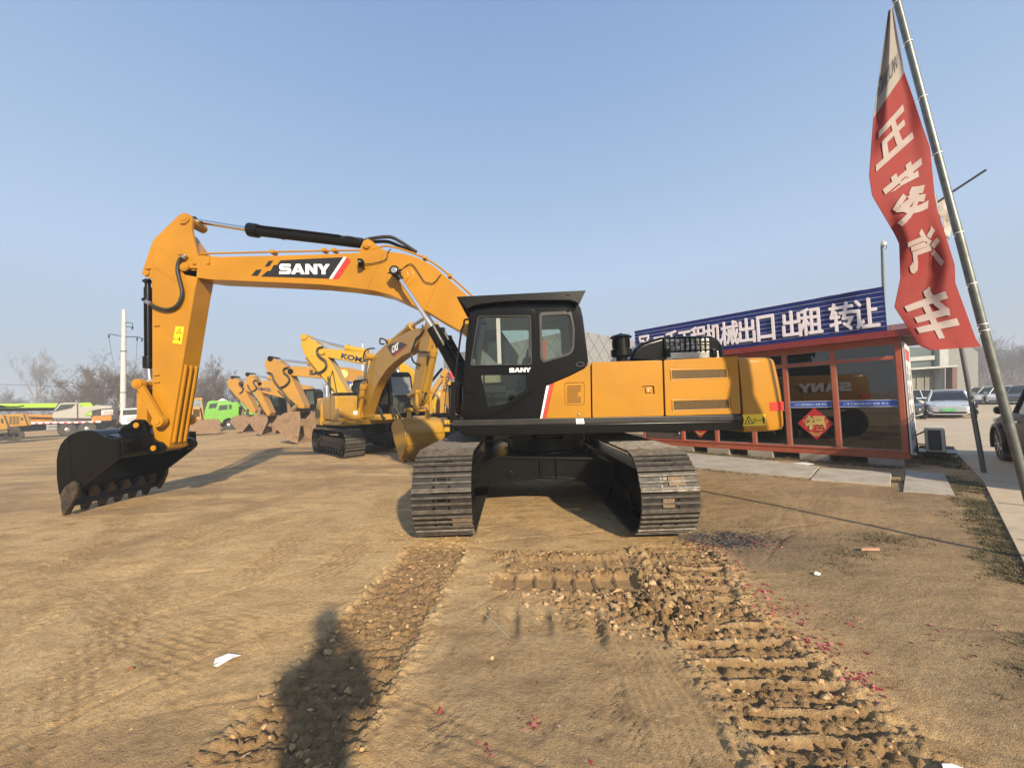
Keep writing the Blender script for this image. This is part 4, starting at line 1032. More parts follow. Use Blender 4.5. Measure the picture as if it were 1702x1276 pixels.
def crawler(cx, y0, y1, Rr, w, zb, root, nsh=None, detail=True, dirv=None, org=None):
    # path of the shoes: centre line in (s, z)
    L = (y1 - y0 - 2 * Rr)
    tot = 2 * L + 2 * math.pi * Rr
    N = nsh or round(tot / .2165)
    def at(s):
        s %= tot
        if s < L: return y0 + Rr + s, Rr * 2, (1, 0), (0, 1)
        s -= L
        if s < math.pi * Rr:
            a = s / Rr; return y1 - Rr + Rr * math.sin(a), Rr + Rr * math.cos(a), (math.cos(a), -math.sin(a)), (math.sin(a), math.cos(a))
        s -= math.pi * Rr
        if s < L: return y1 - Rr - s, 0, (-1, 0), (0, -1)
        s -= L; a = s / Rr
        return y0 + Rr - Rr * math.sin(a), Rr - Rr * math.cos(a), (-math.cos(a), math.sin(a)), (-math.sin(a), -math.cos(a))
    mb = MB(); pitch = tot / N
    rg = random.Random(int(abs(cx) * 100))
    def W(x, s, z): return Vector((x, s, z + zb)) if dirv is None else Vector((org[0] + dirv[0] * s - dirv[1] * x, org[1] + dirv[1] * s + dirv[0] * x, z + zb))
    for k in range(N):
        y, z, t, n = at((k + .5) * pitch)
        zo = 0.033
        def bx(u0, u1, v0, v1, x0, x1, mi, tp=1.0):
            um = (u0 + u1) / 2
            c = []
            for x in (x0, x1):
                for u, v in ((u0, v0), (u1, v0), (um + (u1 - um) * tp, v1), (um + (u0 - um) * tp, v1)):
                    c.append(W(cx + x, y + t[0] * u + n[0] * v, z + zo + t[1] * u + n[1] * v))
            mb.raw(c, [(0, 1, 2, 3), (7, 6, 5, 4), (0, 4, 5, 1), (1, 5, 6, 2), (2, 6, 7, 3), (3, 7, 4, 0)], mi)
        h = w / 2; jt = rg.uniform(-.003, .003)
        bx(-pitch * .51, pitch * .46, -.008, .014, -h, h, 0)
        if detail:
            bx(-pitch * .51, -pitch * .40, .014, .022, -h, h, 1)
            for u in (-pitch * .36, -pitch * .03, pitch * .30):
                bx(u - .013, u + .013, .012, .036 + jt, -h, h, 1, .6)
            bx(.018, .045, .013, .0155, -.055, .055, 2)
            for x in (-.085, .085):
                for u in (-.05, .03):
                    bx(u - .012, u + .012, .012, .024, x - .012, x + .012, 2)
            if rg.random() < .34:
                x0 = rg.uniform(-h, h - .2); bx(-.05, .045, .012, .03, x0, x0 + rg.uniform(.06, .22), 3)
        else:
            for u in (-pitch * .3, pitch * .12):
                bx(u - .014, u + .014, .012, .036, -h, h, 1, .6)
    tr = mb.build('crawler_track', [TRK, RIB, BLKM, MUD], root, smooth=False)
    mb = MB()
    def bxs(s0, s1, z0, z1, x0, x1, bev=0.0):
        mb.prism([W(cx + x0, s0, z0), W(cx + x0, s1, z0), W(cx + x0, s1, z1), W(cx + x0, s0, z1)], W(cx + x1, s0, z0) - W(cx + x0, s0, z0), bev=bev)
    bxs(y0 + Rr * 1.5, y1 - Rr * 1.5, .30, Rr * 2 - .22, -.17, .17, .02); bxs(y0 + Rr * 1.2, y0 + Rr * 1.9, .40, Rr * 2 - .3, -.2, .2, .02)
    bxs(y0 + Rr * 1.7, y1 - Rr * 1.7, .26, .42, -.22, .22, .02)
    mb.build('track_frame', BLKM, tr)
    X_ = (W(1, 0, 0) - W(0, 0, 0)).normalized()
    for s_ in (y0 + Rr, y1 - Rr):
        mb = MB(); c = W(cx, s_, Rr)
        mb.lathe(c - X_ * .14, X_, [(0, .12), (.0, Rr - .13), (.06, Rr - .10), (.08, Rr - .045), (.20, Rr - .045), (.22, Rr - .10), (.28, Rr - .13), (.28, .12)], 30)
        mb.cyl(c - X_ * .20, c + X_ * .20, .11, 18, bev=.01); mb.build('idler_wheel', BLKM, tr)
    nr = 8
    for k in range(nr):
        s_ = y0 + Rr * 2.05 + (y1 - y0 - Rr * 4.1) * k / (nr - 1)
        mb = MB(); c = W(cx, s_, .155)
        mb.lathe(c - X_ * .17, X_, [(0, .06), (0, .10), (.05, .10), (.06, .125), (.11, .125), (.12, .10), (.22, .10), (.23, .125), (.28, .125), (.29, .10), (.34, .10), (.34, .06)], 18)
        mb.build('track_roller', BLKM, tr)
    return tr
crawler(-0.815, 4.27, 9.2, .465, .655, gz(-.785, 4.8) + .04, ex)
crawler(1.685, 4.27, 9.2, .465, .645, gz(1.745, 4.8) + .04, ex)
# ------------------------------------------------------------------ site office on the right
OA = Vector((8.0, 7.88, 0)); OU = Vector((-0.665, 0.747, 0)).normalized(); OW = Vector((OU.y, -OU.x, 0))   # OW: into the building
OL, OD = 5.85, 2.4
def W3(s, d, z): return OA + OU * s + OW * d + ZV * z
def s_at(px, d=0.0):
    k = (px - PW / 2) / FPX       # roughly: the column of the picture where a post stands
    q = ray(px, 690); k = q.x / q.y
    o = OA + OW * d
    return (o.x - k * o.y) / (k * OU.y - OU.x)
def wbox(mb, s0, s1, d0, d1, z0, z1, bev=0.0, mi=0):
    rot = Matrix((( -OU.x, OW.x, 0), (-OU.y, OW.y, 0), (0, 0, 1)))
    mb.box(W3((s0 + s1) / 2, (d0 + d1) / 2, (z0 + z1) / 2), (abs(s1 - s0), abs(d1 - d0), abs(z1 - z0)), bev, rot, mi=mi)
REDF = M('red_orange_frame_paint', (0.36, 0.075, 0.032), .5, var=.10, dirt=.25, dirtcol=(.36, .24, .16))
REDE = M('dark_red_eave', (0.20, 0.016, 0.013), .5, var=.08, dirt=.12)
ROOFR = M('maroon_roof_sheet', (0.17, 0.035, 0.028), .55, var=.15, dirt=.3)
CREAM = M('cream_panel', (.56, .52, .44), .6, dirt=.2)
BLUE = M('blue_sign_slat', (0.006, 0.017, 0.135), .5, var=.12, dirt=.05, spec=.25)
LETW = M('pinkish_white_lettering', (.80, .72, .74), .5, var=.04)
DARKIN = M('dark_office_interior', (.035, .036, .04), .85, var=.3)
BLOCK = M('grey_footing_block', (.30, .27, .22), .9, var=.2, dirt=.4, bmp=.4)
of = thing('site_office', 'red framed glass site office with a long blue slatted sign on its roof', 'office', OA)
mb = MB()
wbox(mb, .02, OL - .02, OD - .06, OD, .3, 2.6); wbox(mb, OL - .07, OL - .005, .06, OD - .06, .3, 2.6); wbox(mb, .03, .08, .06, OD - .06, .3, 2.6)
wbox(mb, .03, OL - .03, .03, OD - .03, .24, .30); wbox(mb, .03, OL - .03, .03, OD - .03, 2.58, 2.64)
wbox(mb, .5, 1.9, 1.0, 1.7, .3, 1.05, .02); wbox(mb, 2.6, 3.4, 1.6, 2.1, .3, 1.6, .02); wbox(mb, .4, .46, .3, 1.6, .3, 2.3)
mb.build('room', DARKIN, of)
mb = MB()
wbox(mb, 0, OL, -.03, .07, .155, .30, .008); wbox(mb, 0, OL, -.05, .0, .29, .335, .006)
wbox(mb, 0, OL, -.02, .06, 2.52, 2.68, .006); wbox(mb, 0, .085, -.04, .06, .30, 2.6, .008); wbox(mb, OL - .08, OL, -.04, .06, .30, 2.6, .008)
posts = [s_at(p) for p in (1391, 1310, 1252, 1190, 1134)]
for s in posts: wbox(mb, s - .045, s + .045, -.035, .05, .33, 2.53, .008)
tr_z = 2.24
wbox(mb, .08, OL - .08, -.028, .045, tr_z - .03, tr_z + .04, .006)
wbox(mb, posts[1] + .04, posts[2] - .04, -.028, .045, 1.15, 1.20, .006)
wbox(mb, -.012, .07, 0, OD, .155, .30, .006); wbox(mb, -.02, .06, OD - .06, OD + .02, .15, 2.6, .006)
mb.build('frame', REDF, of)
mb = MB()
for s_, z1_ in ((.2, .78), (1.2, .80), (2.2, .74)):
    pts = [W3(s_ + .88 * k / 40, .16 + .025 * math.sin(k * 1.9) + .01 * math.sin(k * .7), .31) for k in range(41)]
    up = [p + ZV * (z1_ - .31) for p in pts]
    mb.raw(pts + up, [(k, k + 1, 42 + k, 41 + k) for k in range(40)])
mb.build('curtain', M('blue_grey_curtain', (.20, .23, .26), .9, var=.15), of)
mb = MB(); wbox(mb, .5, 1.5, .55, 1.1, .95, 1.0, .01); wbox(mb, .8, 1.25, .6, .64, 1.0, 1.32, .01); wbox(mb, 1.9, 2.4, .5, 1.0, .3, .8, .05); wbox(mb, 1.9, 2.4, .95, 1.05, .8, 1.2, .05); mb.build('office_furniture', M('office_furniture', (.16, .12, .09), .6, var=.3), of)
edges_ = [.085] + posts + [OL - .08]
for a, b_ in zip(edges_[:-1], edges_[1:]):
    a2 = a + (.045 if a > .2 else 0); b2 = b_ - .045
    for z0, z1 in ((.335, tr_z - .03), (tr_z + .04, 2.52)):
        mb = MB(); wbox(mb, a2, b2, .012, .018, z0, z1); w_ = mb.build('window', GLD, of)
        mb = MB()
        t = .014
        for q in ((a2, a2 + t, z0, z1), (b2 - t, b2, z0, z1), (a2 + t, b2 - t, z0, z0 + t), (a2 + t, b2 - t, z1 - t, z1)): wbox(mb, q[0], q[1], -.004, .01, q[2], q[3])
        mb.build('window_bead', M('grey_window_bead', (.22, .21, .20), .5), w_)
mb = MB(); s0, s1 = posts[4] + .05, OL - .1
for q in ((s0, s0 + .08, .34, 2.2), (s1 - .08, s1, .34, 2.2), (s0 + .08, s1 - .08, .34, .52), (s0 + .08, s1 - .08, 2.1, 2.2)): wbox(mb, *q[:2], -.02, .008, *q[2:], .004)
dr = mb.build('door', M('brown_door_frame', (.075, .055, .045), .5), of)
mb = MB(); p = W3(s0 + .05, -.05, .52); mb.sphere(p, .03, 12); mb.build('door_knob', STEEL, dr)
# roof
mb = MB()
ov = .32
def roofp(s, d, z): return W3(s, d, z)
prof = [(-ov, 2.70), (OD / 2, 3.02), (OD + ov, 2.66)]
top = [(d, z + .05) for d, z in prof]
ring = prof + top[::-1]
mb.prism([roofp(-.42, d, z) for d, z in ring], OU * (OL + .55))
for k in range(24):
    s = -.42 + k * .27
    for (d0, z0), (d1, z1) in ((top[0], top[1]), (top[1], top[2])):
        mb.tube([roofp(s, d0, z0), roofp(s, d1, z1)], .014, 5)
rf = mb.build('roof', ROOFR, of)
mb = MB(); wbox(mb, -.44, OL + .14, -ov - .03, -ov, 2.64, 2.78, .006); wbox(mb, -.3, OL + .1, -ov, 0, 2.66, 2.69)
mb.build('eave_board', REDE, of)
mb = MB()
mb.prism([roofp(-.43, d, z - .10) for d, z in prof] + [roofp(-.43, d, z + .045) for d, z in prof[::-1]], OU * .02); mb.build('verge_board', CREAM, rf)
# sign
S0, S1 = .16, 5.90; ZS0, ZS1 = 2.80, 3.74; SD = -.14
mb = MB(); wbox(mb, S0 + .03, S1 - .03, SD - .006, SD + .03, ZS0, ZS1); 
for s in np.linspace(S0 + .3, S1 - .3, 6): wbox(mb, s - .02, s + .02, SD + .03, SD + .06, ZS0 - .1, ZS1); mb.tube([W3(s, SD + .05, ZS1 - .1), W3(s, OD / 2, 3.05)], .015, 6)
sb = mb.build('sign_backing', M('pale_sign_backing', (.75, .76, .80), .5), of)
ns = 9
for k in range(ns):
    mb = MB(); z0 = ZS0 + (ZS1 - ZS0) * k / ns
    wbox(mb, S0, S1, SD - .012, SD + .01, z0 + (.0 if k else -.03), z0 + (ZS1 - ZS0) / ns - .010, .003)
    mb.build('sign_slat', BLUE, sb)
chars = [('冠', 1078, .40), ('二', 1103, .44), ('手', 1124, .44), ('工', 1146, .42), ('程', 1169, .46), ('机', 1194, .46), ('械', 1222, .48), ('出', 1251, .46), ('口', 1283, .46), ('出', 1327, .46), ('租', 1360, .46), ('转', 1412, .48), ('让', 1453, .46)]
mb = MB()
for ch, px_, w in chars:
    s = s_at(px_, SD)
    hh = .62 if ch not in '二工' else (.40 if ch == '二' else .48)
    w *= .78 if ch in '出口' else .86
    for k_, (du, dz) in enumerate(((0, 0), (.014, 0), (-.014, 0), (0, .012), (0, -.012), (.010, .009), (-.010, -.009))):     # heavy strokes
        text_into(mb, ch, W3(s + du, SD - .030, 3.22 + dz), -OU, ZV, hh, .014 + .0007 * k_, .0, w, center=True)
mb.build('sign_lettering', LETW, of)
# blue strips and lettering on the two right panes, paper luck signs
strips = ((posts[0] - .045, .09), (posts[1] - .045, posts[0] + .05))
for a, b_ in strips:
    lo_, hi_ = min(a, b_), max(a, b_)
    mb = MB(); wbox(mb, lo_ + .02, hi_ - .02, .004, .009, 1.24, 1.37); st = mb.build('window_strip', M('blue_window_film', (.02, .07, .36), .4), of)
    mb = MB(); text_into(mb, '二手工程机械出口 出租 转让', W3(hi_ - .08, .003, 1.275), -OU, ZV, .055, .002, .01, (hi_ - lo_) * .76); mb.build('strip_lettering', M('pale_blue_lettering', (.55, .66, .85), .5), st)
    mb = MB(); wbox(mb, lo_ + .02, hi_ - .02, .002, .006, 1.37, 1.378); wbox(mb, lo_ + .02, hi_ - .02, .002, .006, 1.232, 1.24); mb.build('strip_edge', WVIN, st)
GOLD = M('gold_foil', (.62, .47, .16), .4, metal=.35, var=.15)
LUCK = M('red_luck_paper', (.42, .012, .014), .6, var=.15, scale=14)
def luck(px_, zc, half, label):
    s = s_at(px_)
    t = thing('luck_sign', label, 'paper sign', W3(s, .002, zc), group='paper luck signs on the office windows')
    f = lambda u, v, d=0: W3(s - u, .004 - d, zc + v)
    mb = MB(); h2 = half * 1.1
    mb.prism([f(0, h2), f(half, 0), f(0, -h2), f(-half, 0)], OW * .004); mb.build('paper', LUCK, t)
    mb = MB(); text_into(mb, '福', f(0, .02, .006), -OU, ZV, half * 1.02, .004, .03, half * 1.12, center=True); mb.build('lucky_character', GOLD, t)
    mb = MB()
    for sg in (-1, 1):
        for k in range(4):
            a0 = k * .5
            mb.tube([f(sg * half * (.58 + .10 * math.cos(a0 + q * .8)), half * (.16 - .11 * k) + half * .07 * math.sin(a0 + q * .8), .002) for q in range(5)], .006, 5)
    for k in range(9):
        u = (k - 4) / 4; mb.tube([f(half * (.28 * u + .05 * math.cos(q * 1.25)), -half * (.62 + .08 * (1 - abs(u)) * 2 + .05 * math.sin(q * 1.25)), .002) for q in range(6)], .005, 5)
    for k in range(7):
        u = (k - 3) / 3; mb.tube([f(half * (.16 * u + .04 * math.cos(q * 1.25)), -half * (.80 + .04 * math.sin(q * 1.25)), .002) for q in range(6)], .004, 5)
    mb.build('paper_cut_pattern', GOLD, t)
luck(1354, .86, .335, 'red diamond luck paper with a gold character on the pane nearest the corner pane')
luck(1162, .78, .335, 'red diamond luck paper on the pane beside the office door, half hidden by the excavator')
# side poster
mb = MB()
f = lambda d, z, o=0: W3(-.02 - o, d, z)
mb.prism([f(.03, .26), f(1.9, .26), f(1.9, 2.56), f(.03, 2.56)], -OU * .03); pb = mb.build('side_poster', M('white_poster_sheet', (.66, .65, .62), .5, dirt=.15, var=.05), of)
mb = MB(); mb.prism([f(.028, .258, .03), f(.10, .258, .03), f(.10, 2.562, .03), f(.028, 2.562, .03)], -OU * .004); mb.prism([f(.10, .258, .03), f(1.9, .258, .03), f(1.9, .33, .03), f(.10, .33, .03)], -OU * .004); mb.build('poster_border', M('blue_poster_border', (.06, .10, .26), .5), pb)
mb = MB(); text_into(mb, '出租', f(.30, 2.18, .032), OW, ZV, .28, .003, .03, 1.3); mb.build('poster_heading', REDV, pb)
mb = MB(); rg = random.Random(3)
for r_ in range(4):
    for c_ in range(2):
        d0 = .28 + c_ * .82; z0 = .50 + r_ * .42
        q = [(0, .06), (.06, 0), (.30, 0), (.36, .05), (.36, .12), (.30, .14), (.34, .26), (.22, .31), (.10, .28), (.16, .15), (.02, .14)]
        mb.prism([f(d0 + x * 1.5, z0 + y * rg.uniform(.9, 1.15), .032) for x, y in q], -OU * .002)
mb.build('poster_pictures', M('grey_printed_machines', (.16, .16, .18), .5, var=.5, scale=8, dirt=.6, dirtcol=(.45, .42, .36), dscale=6), pb)
# footing blocks
for k, s in enumerate((.35, 1.55, 2.65, 3.65, 4.6, 5.5)):
    for d in (.2, 2.1):
        mb = MB(); wbox(mb, s - .28, s + .28, d - .25, d + .12, -.10, .153, .015); mb.build('footing_block', BLOCK, of)
# AC unit
a0 = W3(-.34, 1.75, 0)
ac_ = thing('air_conditioner', 'cream air conditioner unit bracketed to the end wall of the site office', 'air conditioner', a0)
rotA = Matrix(((-OU.x, OW.x, 0), (-OU.y, OW.y, 0), (0, 0, 1)))
mb = MB(); mb.box(a0 + ZV * .44, (.30, .78, .52), .02, rotA); mb.build('casing', CREAM, ac_)
mb = MB(); mb.box(a0 + ZV * .44 - OW * .392, (.20, .012, .44), .004, rotA); mb.build('side_coil', M('dark_coil_fins', (.03, .035, .04), .5), ac_)
mb = MB(); q = a0 + ZV * .44 - OU * .152
for r_ in (.06, .11, .16, .21): mb.tube([q + OW * (r_ * math.cos(a)) + ZV * (r_ * math.sin(a)) for a in np.linspace(0, 2 * math.pi, 20)], .005, 5)
mb.build('fan_guard', BLKM, ac_)
mb = MB(); mb.box(a0 + ZV * .165 - OU * -.0, (.62, .86, .03), .004, rotA); mb.tube([W3(-.04, 1.45, .16), W3(-.04, 1.45, .5)], .02, 6); mb.tube([a0 + OU * .15 + ZV * .6, a0 + OU * .3 + ZV * .5, a0 + OU * .28 + ZV * .05], .02, 6); mb.build('bracket', BLKM, ac_)
bq = G(1560, 757)
mb = MB(); mb.prism([bq + Vector(v) for v in ((-.25, -.1, -.02), (.22, -.16, -.02), (.26, .2, -.02), (-.2, .24, -.02))], (0, 0, .24), bev=.02); tag(mb.build('concrete_block', BLOCK), 'grey concrete block standing on the ground past the air conditioner', 'concrete block')
# CCTV mast
cm = thing('camera_mast', 'thin grey mast with a white dome camera above the office sign', 'camera mast', P(1469, 480, 8.6))
mb = MB(); q = P(1469.5, 520, 8.6); mb.tube([Vector((q.x, q.y, 2.86)), q, P(1466.3, 404, 8.6)], .030, 10); mb.build('mast', GLV, cm)
mb = MB(); mb.sphere(P(1468.5, 405.5, 8.55), .055, 14); mb.cyl(P(1467, 401, 8.6), P(1469, 402, 8.5), .03, 10); mb.build('dome_camera', WHT, cm)
mb = MB(); mb.tube(smooth([P(1468, 402, 8.6), P(1473, 407, 8.6), P(1473, 413, 8.6), P(1468, 415, 8.6)], 4), .006, 5); mb.build('cable', RUB, cm)
# concrete slabs and litter paper before the office
def slab(pts, z, label):
    g = [G(a, b_) for a, b_ in pts]
    mb = MB(); mb.prism([p + ZV * (z - .09) for p in g], (0, 0, .10), bev=.012); o = mb.build('concrete_slab', SLAB); tag(o, label, 'concrete slab', 'concrete slabs lying before the office')
slab([(1100, 751), (1235, 763.5), (1362, 778), (1347, 796.5), (1240, 788), (1138, 777.5)], .035, 'longest weathered concrete slab, running beside the right crawler track')
slab([(1364, 780), (1482, 788), (1480, 808), (1348, 799)], .035, 'weathered concrete slab lying at the near end of the longest one')
slab([(1506, 784), (1570, 790), (1587, 826), (1501, 819)], .03, 'square concrete slab with grass around it off the office corner')
mb = MB(); rg = random.Random(9)
for k, (x, y) in enumerate(((1285, 771), (1303, 774), (1322, 774), (1335, 773))):
    c = G(x, y) + ZV * .03; a = rg.uniform(-.4, .4); u = Vector((math.cos(a), math.sin(a), .02)); v = Vector((-math.sin(a), math.cos(a), .05))
    mb.prism([c - u * .16 - v * .1, c + u * .17 - v * .11, c + u * .15 + v * .1, c - u * .14 + v * .12], (0, 0, .006))
tag(mb.build('paper_sheets', WHT), 'crumpled white paper sheets lying by the office footing blocks', 'paper')

# ------------------------------------------------------------------ flag and poles on the right
fl = thing('flag_pole', 'tall leaning galvanised pole carrying a red and white banner', 'flag pole', (4.85, 3.5, 0))
pa, pb_ = P(1481, -34, 3.78), P(1738, 934, 3.50)
mb = MB(); mb.tube([pb_ + (pb_ - pa).normalized() * .25, pb_, pb_.lerp(pa, .55), pb_.lerp(pa, .555), pa], [.034, .034, .033, .030, .029], 16); mb.build('pole', GLV, fl)
mb = MB()
for py in (4, 81, 182, 283, 420, 505, 571, 581):
    t = (934 - py) / (934 + 34); c = pb_.lerp(pa, t * .993); d = (pa - pb_).normalized()
    mb.tube([c - d * .004, c + d * .004], .0355, 14)
    mb.tube([c + Vector((-.03, 0, -.02)), c + Vector((-.06, .0, -.045))], .0015, 5)
mb.build('cable_tie', WVIN, fl)
fv = [0, .14, .20, .32, .37, .55, .58, .75, .80, .97, 1.0]
fR = [(1484, 12), (1503, 120), (1517, 160), (1534, 212), (1546, 245), (1555, 340), (1566, 372), (1587, 440), (1588, 470), (1622, 563), (1631, 576)]
fL = [(1477, 18), (1452, 196), (1449, 235), (1445, 292), (1450, 325), (1487, 388), (1495, 405), (1497, 462), (1487, 510), (1528, 574), (1548, 582)]
def flagpt(u, v, o=0.0):
    v = min(max(v, 0), 1)
    rx, ry = np.interp(v, fv, [p[0] for p in fR]), np.interp(v, fv, [p[1] for p in fR])
    lx, ly = np.interp(v, fv, [p[0] for p in fL]), np.interp(v, fv, [p[1] for p in fL])
    px_ = lx + (rx - lx) * u; py_ = ly + (ry - ly) * u
    d = 3.60 - .10 * v + (1 - u) * min(1, v * 3.5) * (.09 * math.sin(v * 9 + 1.0) + .02) + .03 * min(1, v * 4) * math.sin(v * 16 + u * 5) * (1 - u * .5) + .02 * math.sin(u * 9 + v * 4)
    return P(px_, py_, d - o)
m, nt, b = newmat('printed_banner_cloth')
at = nt.nodes.new('ShaderNodeAttribute'); at.attribute_name = 'print'
n1 = noise(nt, 6, 5)
cc = mixc(nt, ramp(nt, at.outputs['Fac'], [(.49, 0), (.51, 1)]), mixc(nt, n1, (.36, .325, .29), (.46, .42, .385)), mixc(nt, n1, (.29, .032, .027), (.36, .048, .040)))
out = nt.nodes['Material Output']; tl = nt.nodes.new('ShaderNodeBsdfTranslucent'); mx = nt.nodes.new('ShaderNodeMixShader'); mx.inputs[0].default_value = .35
nt.links.new(cc, b.inputs['Base Color']); nt.links.new(cc, tl.inputs[0]); b.inputs['Roughness'].default_value = .75
nt.links.new(b.outputs[0], mx.inputs[1]); nt.links.new(tl.outputs[0], mx.inputs[2]); nt.links.new(mx.outputs[0], out.inputs[0])
BAN = m
NU, NV = 22, 110
mb = MB()
pts = [flagpt(i / NU, j / NV) for j in range(NV + 1) for i in range(NU + 1)]
pk = [p + YV * .004 for p in pts]
n0 = len(pts)
fcs = [(j * (NU + 1) + i, j * (NU + 1) + i + 1, (j + 1) * (NU + 1) + i + 1, (j + 1) * (NU + 1) + i) for j in range(NV) for i in range(NU)]
mb.raw(pts + pk, fcs + [tuple(n0 + k for k in reversed(f_)) for f_ in fcs])
bo = mb.build('banner', BAN, fl, ang=80)
atr = bo.data.attributes.new('print', 'FLOAT', 'POINT')
pv = [(1.0 if (j / NV) > .14 else 0.0) for j in range(NV + 1) for i in range(NU + 1)]
atr.data.foreach_set('value', pv + pv)
def drape(mb, s, u0, u1, v0, v1, bold, off):
    tmp = MB(); text_into(tmp, s, (0, 0, 0), (1, 0, 0), (0, 1, 0), 1.0, 0.001, bold, 1.0)
    # subdivide long edges so that the print follows the cloth
    bm = bmesh.new(); vs = [bm.verts.new((v.x, v.y, 0)) for v in tmp.v]
    bm.verts.ensure_lookup_table()
    zmax = max(v.z for v in tmp.v)
    for f_ in tmp.f:
        if all(tmp.v[i].z > zmax * .5 for i in f_):
            try: bm.faces.new([vs[i] for i in f_])
            except ValueError: pass
    bmesh.ops.delete(bm, geom=[v for v in bm.verts if not v.link_faces], context='VERTS')
    for _ in range(3):
        es = [e for e in bm.edges if e.calc_length() > .09]
        if not es: break
        bmesh.ops.subdivide_edges(bm, edges=es, cuts=1)
        bmesh.ops.triangulate(bm, faces=[f_ for f_ in bm.faces if len(f_.verts) > 4])
    bm.verts.index_update()
    V2 = [flagpt(u1 - (u1 - u0) * v.co.x, v1 - (v1 - v0) * v.co.y, off) for v in bm.verts]
    mb.raw(V2, [[v.index for v in f_.verts] for f_ in bm.faces])
    bm.free()
mb = MB()
for ch, v0, v1, u0, u1 in (('五', .195, .325, .12, .82), ('菱', .365, .545, .14, .86), ('汽', .572, .745, .18, .86), ('车', .785, .955, .12, .82)):
    drape(mb, ch, u0, u1, v0, v1, .03, .008)
mb.build('banner_lettering', M('banner_white_print', (.32, .255, .235), .75, var=.12), bo)
mb = MB(); drape(mb, 'WULING', .06, .88, .090, .118, .015, .008); mb.build('banner_heading', M('banner_grey_print', (.10, .09, .09), .75), bo)
# second pole with arm and faded banner
g2 = G(1637, 788)
p2 = thing('banner_pole', 'thinner grey pole with a dark arm, standing behind the red banner', 'banner pole', g2)
mb = MB(); mb.tube([g2 - ZV * .1, P(1599, 585, 6.95), P(1552, 322, 6.9)], [.036, .032, .028], 14); mb.cyl(g2 - ZV * .02, g2 + ZV * .02, .11, 16, bev=.006); mb.build('pole', M('dull_grey_pole', (.16, .165, .17), .5, metal=.6, dirt=.2), p2)
mb = MB(); mb.tube([P(1553, 340, 6.9), P(1586, 317, 6.88), P(1638, 283, 6.86)], .02, 10); mb.build('arm', BLKM, p2)
mb = MB()
for j in range(9):
    pass
L_ = [(1557, 334), (1560, 352), (1566, 372), (1571, 392)]; R_ = [(1586, 317), (1585, 343), (1583, 372), (1579, 404)]
g_ = []
for j in range(13):
    t = j / 12 * 3; i = min(int(t), 2); f_ = t - i
    a = P(L_[i][0] + (L_[i + 1][0] - L_[i][0]) * f_, L_[i][1] + (L_[i + 1][1] - L_[i][1]) * f_, 6.9 + .05 * math.sin(j)); c = P(R_[i][0] + (R_[i + 1][0] - R_[i][0]) * f_, R_[i][1] + (R_[i + 1][1] - R_[i][1]) * f_, 6.88 + .05 * math.sin(j * .7 + 2))
    for k in range(5): g_.append(a.lerp(c, k / 4) + YV * (.03 * math.sin(k * 1.9 + j * .6)))
mb.raw(g_, [(j * 5 + k, j * 5 + k + 1, (j + 1) * 5 + k + 1, (j + 1) * 5 + k) for j in range(12) for k in range(4)])
mb.build('faded_banner', M('faded_banner_cloth', (.42, .37, .32), .8, var=.3, scale=3), p2, ang=80)

# ------------------------------------------------------------------ showrooms behind
GREYC = M('grey_cladding', (.235, .235, .235), .55, var=.06, dirt=.15)
sh_ = thing('grey_showroom', 'large grey building with diamond cladding behind the black cab', 'building', (6.8, 40, 0))
mb = MB(); mb.prism([(6.8, 40, -.3), (24, 57.2, -.3), (7.2, 74, -.3), (-10, 56.8, -.3)], (0, 0, 9.2)); mb.build('wall', GREYC, sh_)
mb = MB()
for (a, b_) in (((6.8, 40), (24, 57.2)), ((6.8, 40), (-10, 56.8))):
    a = Vector((*a, 0)); b_ = Vector((*b_, 0)); u = (b_ - a).normalized(); L = (b_ - a).length; n = Vector((u.y, -u.x, 0))
    if n.y > 0: n = -n
    for k in range(-4, 16):
        x = k * 2.1
        for sg in (1, -1):
            x0, z0, x1, z1 = (x, 0, x + 8.9, 8.9) if sg > 0 else (x + 8.9, 0, x, 8.9)
            if x0 > x1: x0, z0, x1, z1 = x1, z1, x0, z0
            if x1 < 0 or x0 > L: continue
            if x0 < 0: z0 += (z1 - z0) * (-x0) / (x1 - x0); x0 = 0
            if x1 > L: z1 -= (z1 - z0) * (x1 - L) / (x1 - x0); x1 = L
            p0 = a + u * x0 + ZV * z0 + n * .01; p1 = a + u * x1 + ZV * z1 + n * .01
            mb.tube([p0, p1], .028, 4)
mb.build('cladding_joint', M('dark_cladding_joint', (.08, .08, .08), .7), sh_)
mb = MB(); mb.box((-3, 49.9, 3.2), (9, .2, 1.8), .02, R(-45)); mb.build('window_band', GLD, sh_)
mb = MB()       # red roof-edge mark partly seen over the small loader
b2 = thing('white_showroom', 'pale glass fronted showroom behind the parked cars on the right', 'building', P(1550, 690, 33))
Yb = 33
def pbox(mb, x0, y0, x1, y1, Y, dp, bev=0.0):
    mb.prism(PP([(x0, y0), (x1, y0), (x1, y1), (x0, y1)], Y), (0, dp, 0), bev=bev)
mb = MB(); mb.prism([P(1420, 584, Yb), P(1604, 571, Yb), P(1604, 690, Yb), P(1420, 690, Yb)], (12, 9, 0)); mb.build('wall', M('pale_grey_wall', (.20, .205, .19), .7, dirt=.2), b2)
mb = MB(); pbox(mb, 1440, 577, 1560, 616, Yb - .1, .08); mb.build('upper_glazing', M('grey_green_glazing', (.10, .12, .115), .12, var=.3, scale=.4), b2)
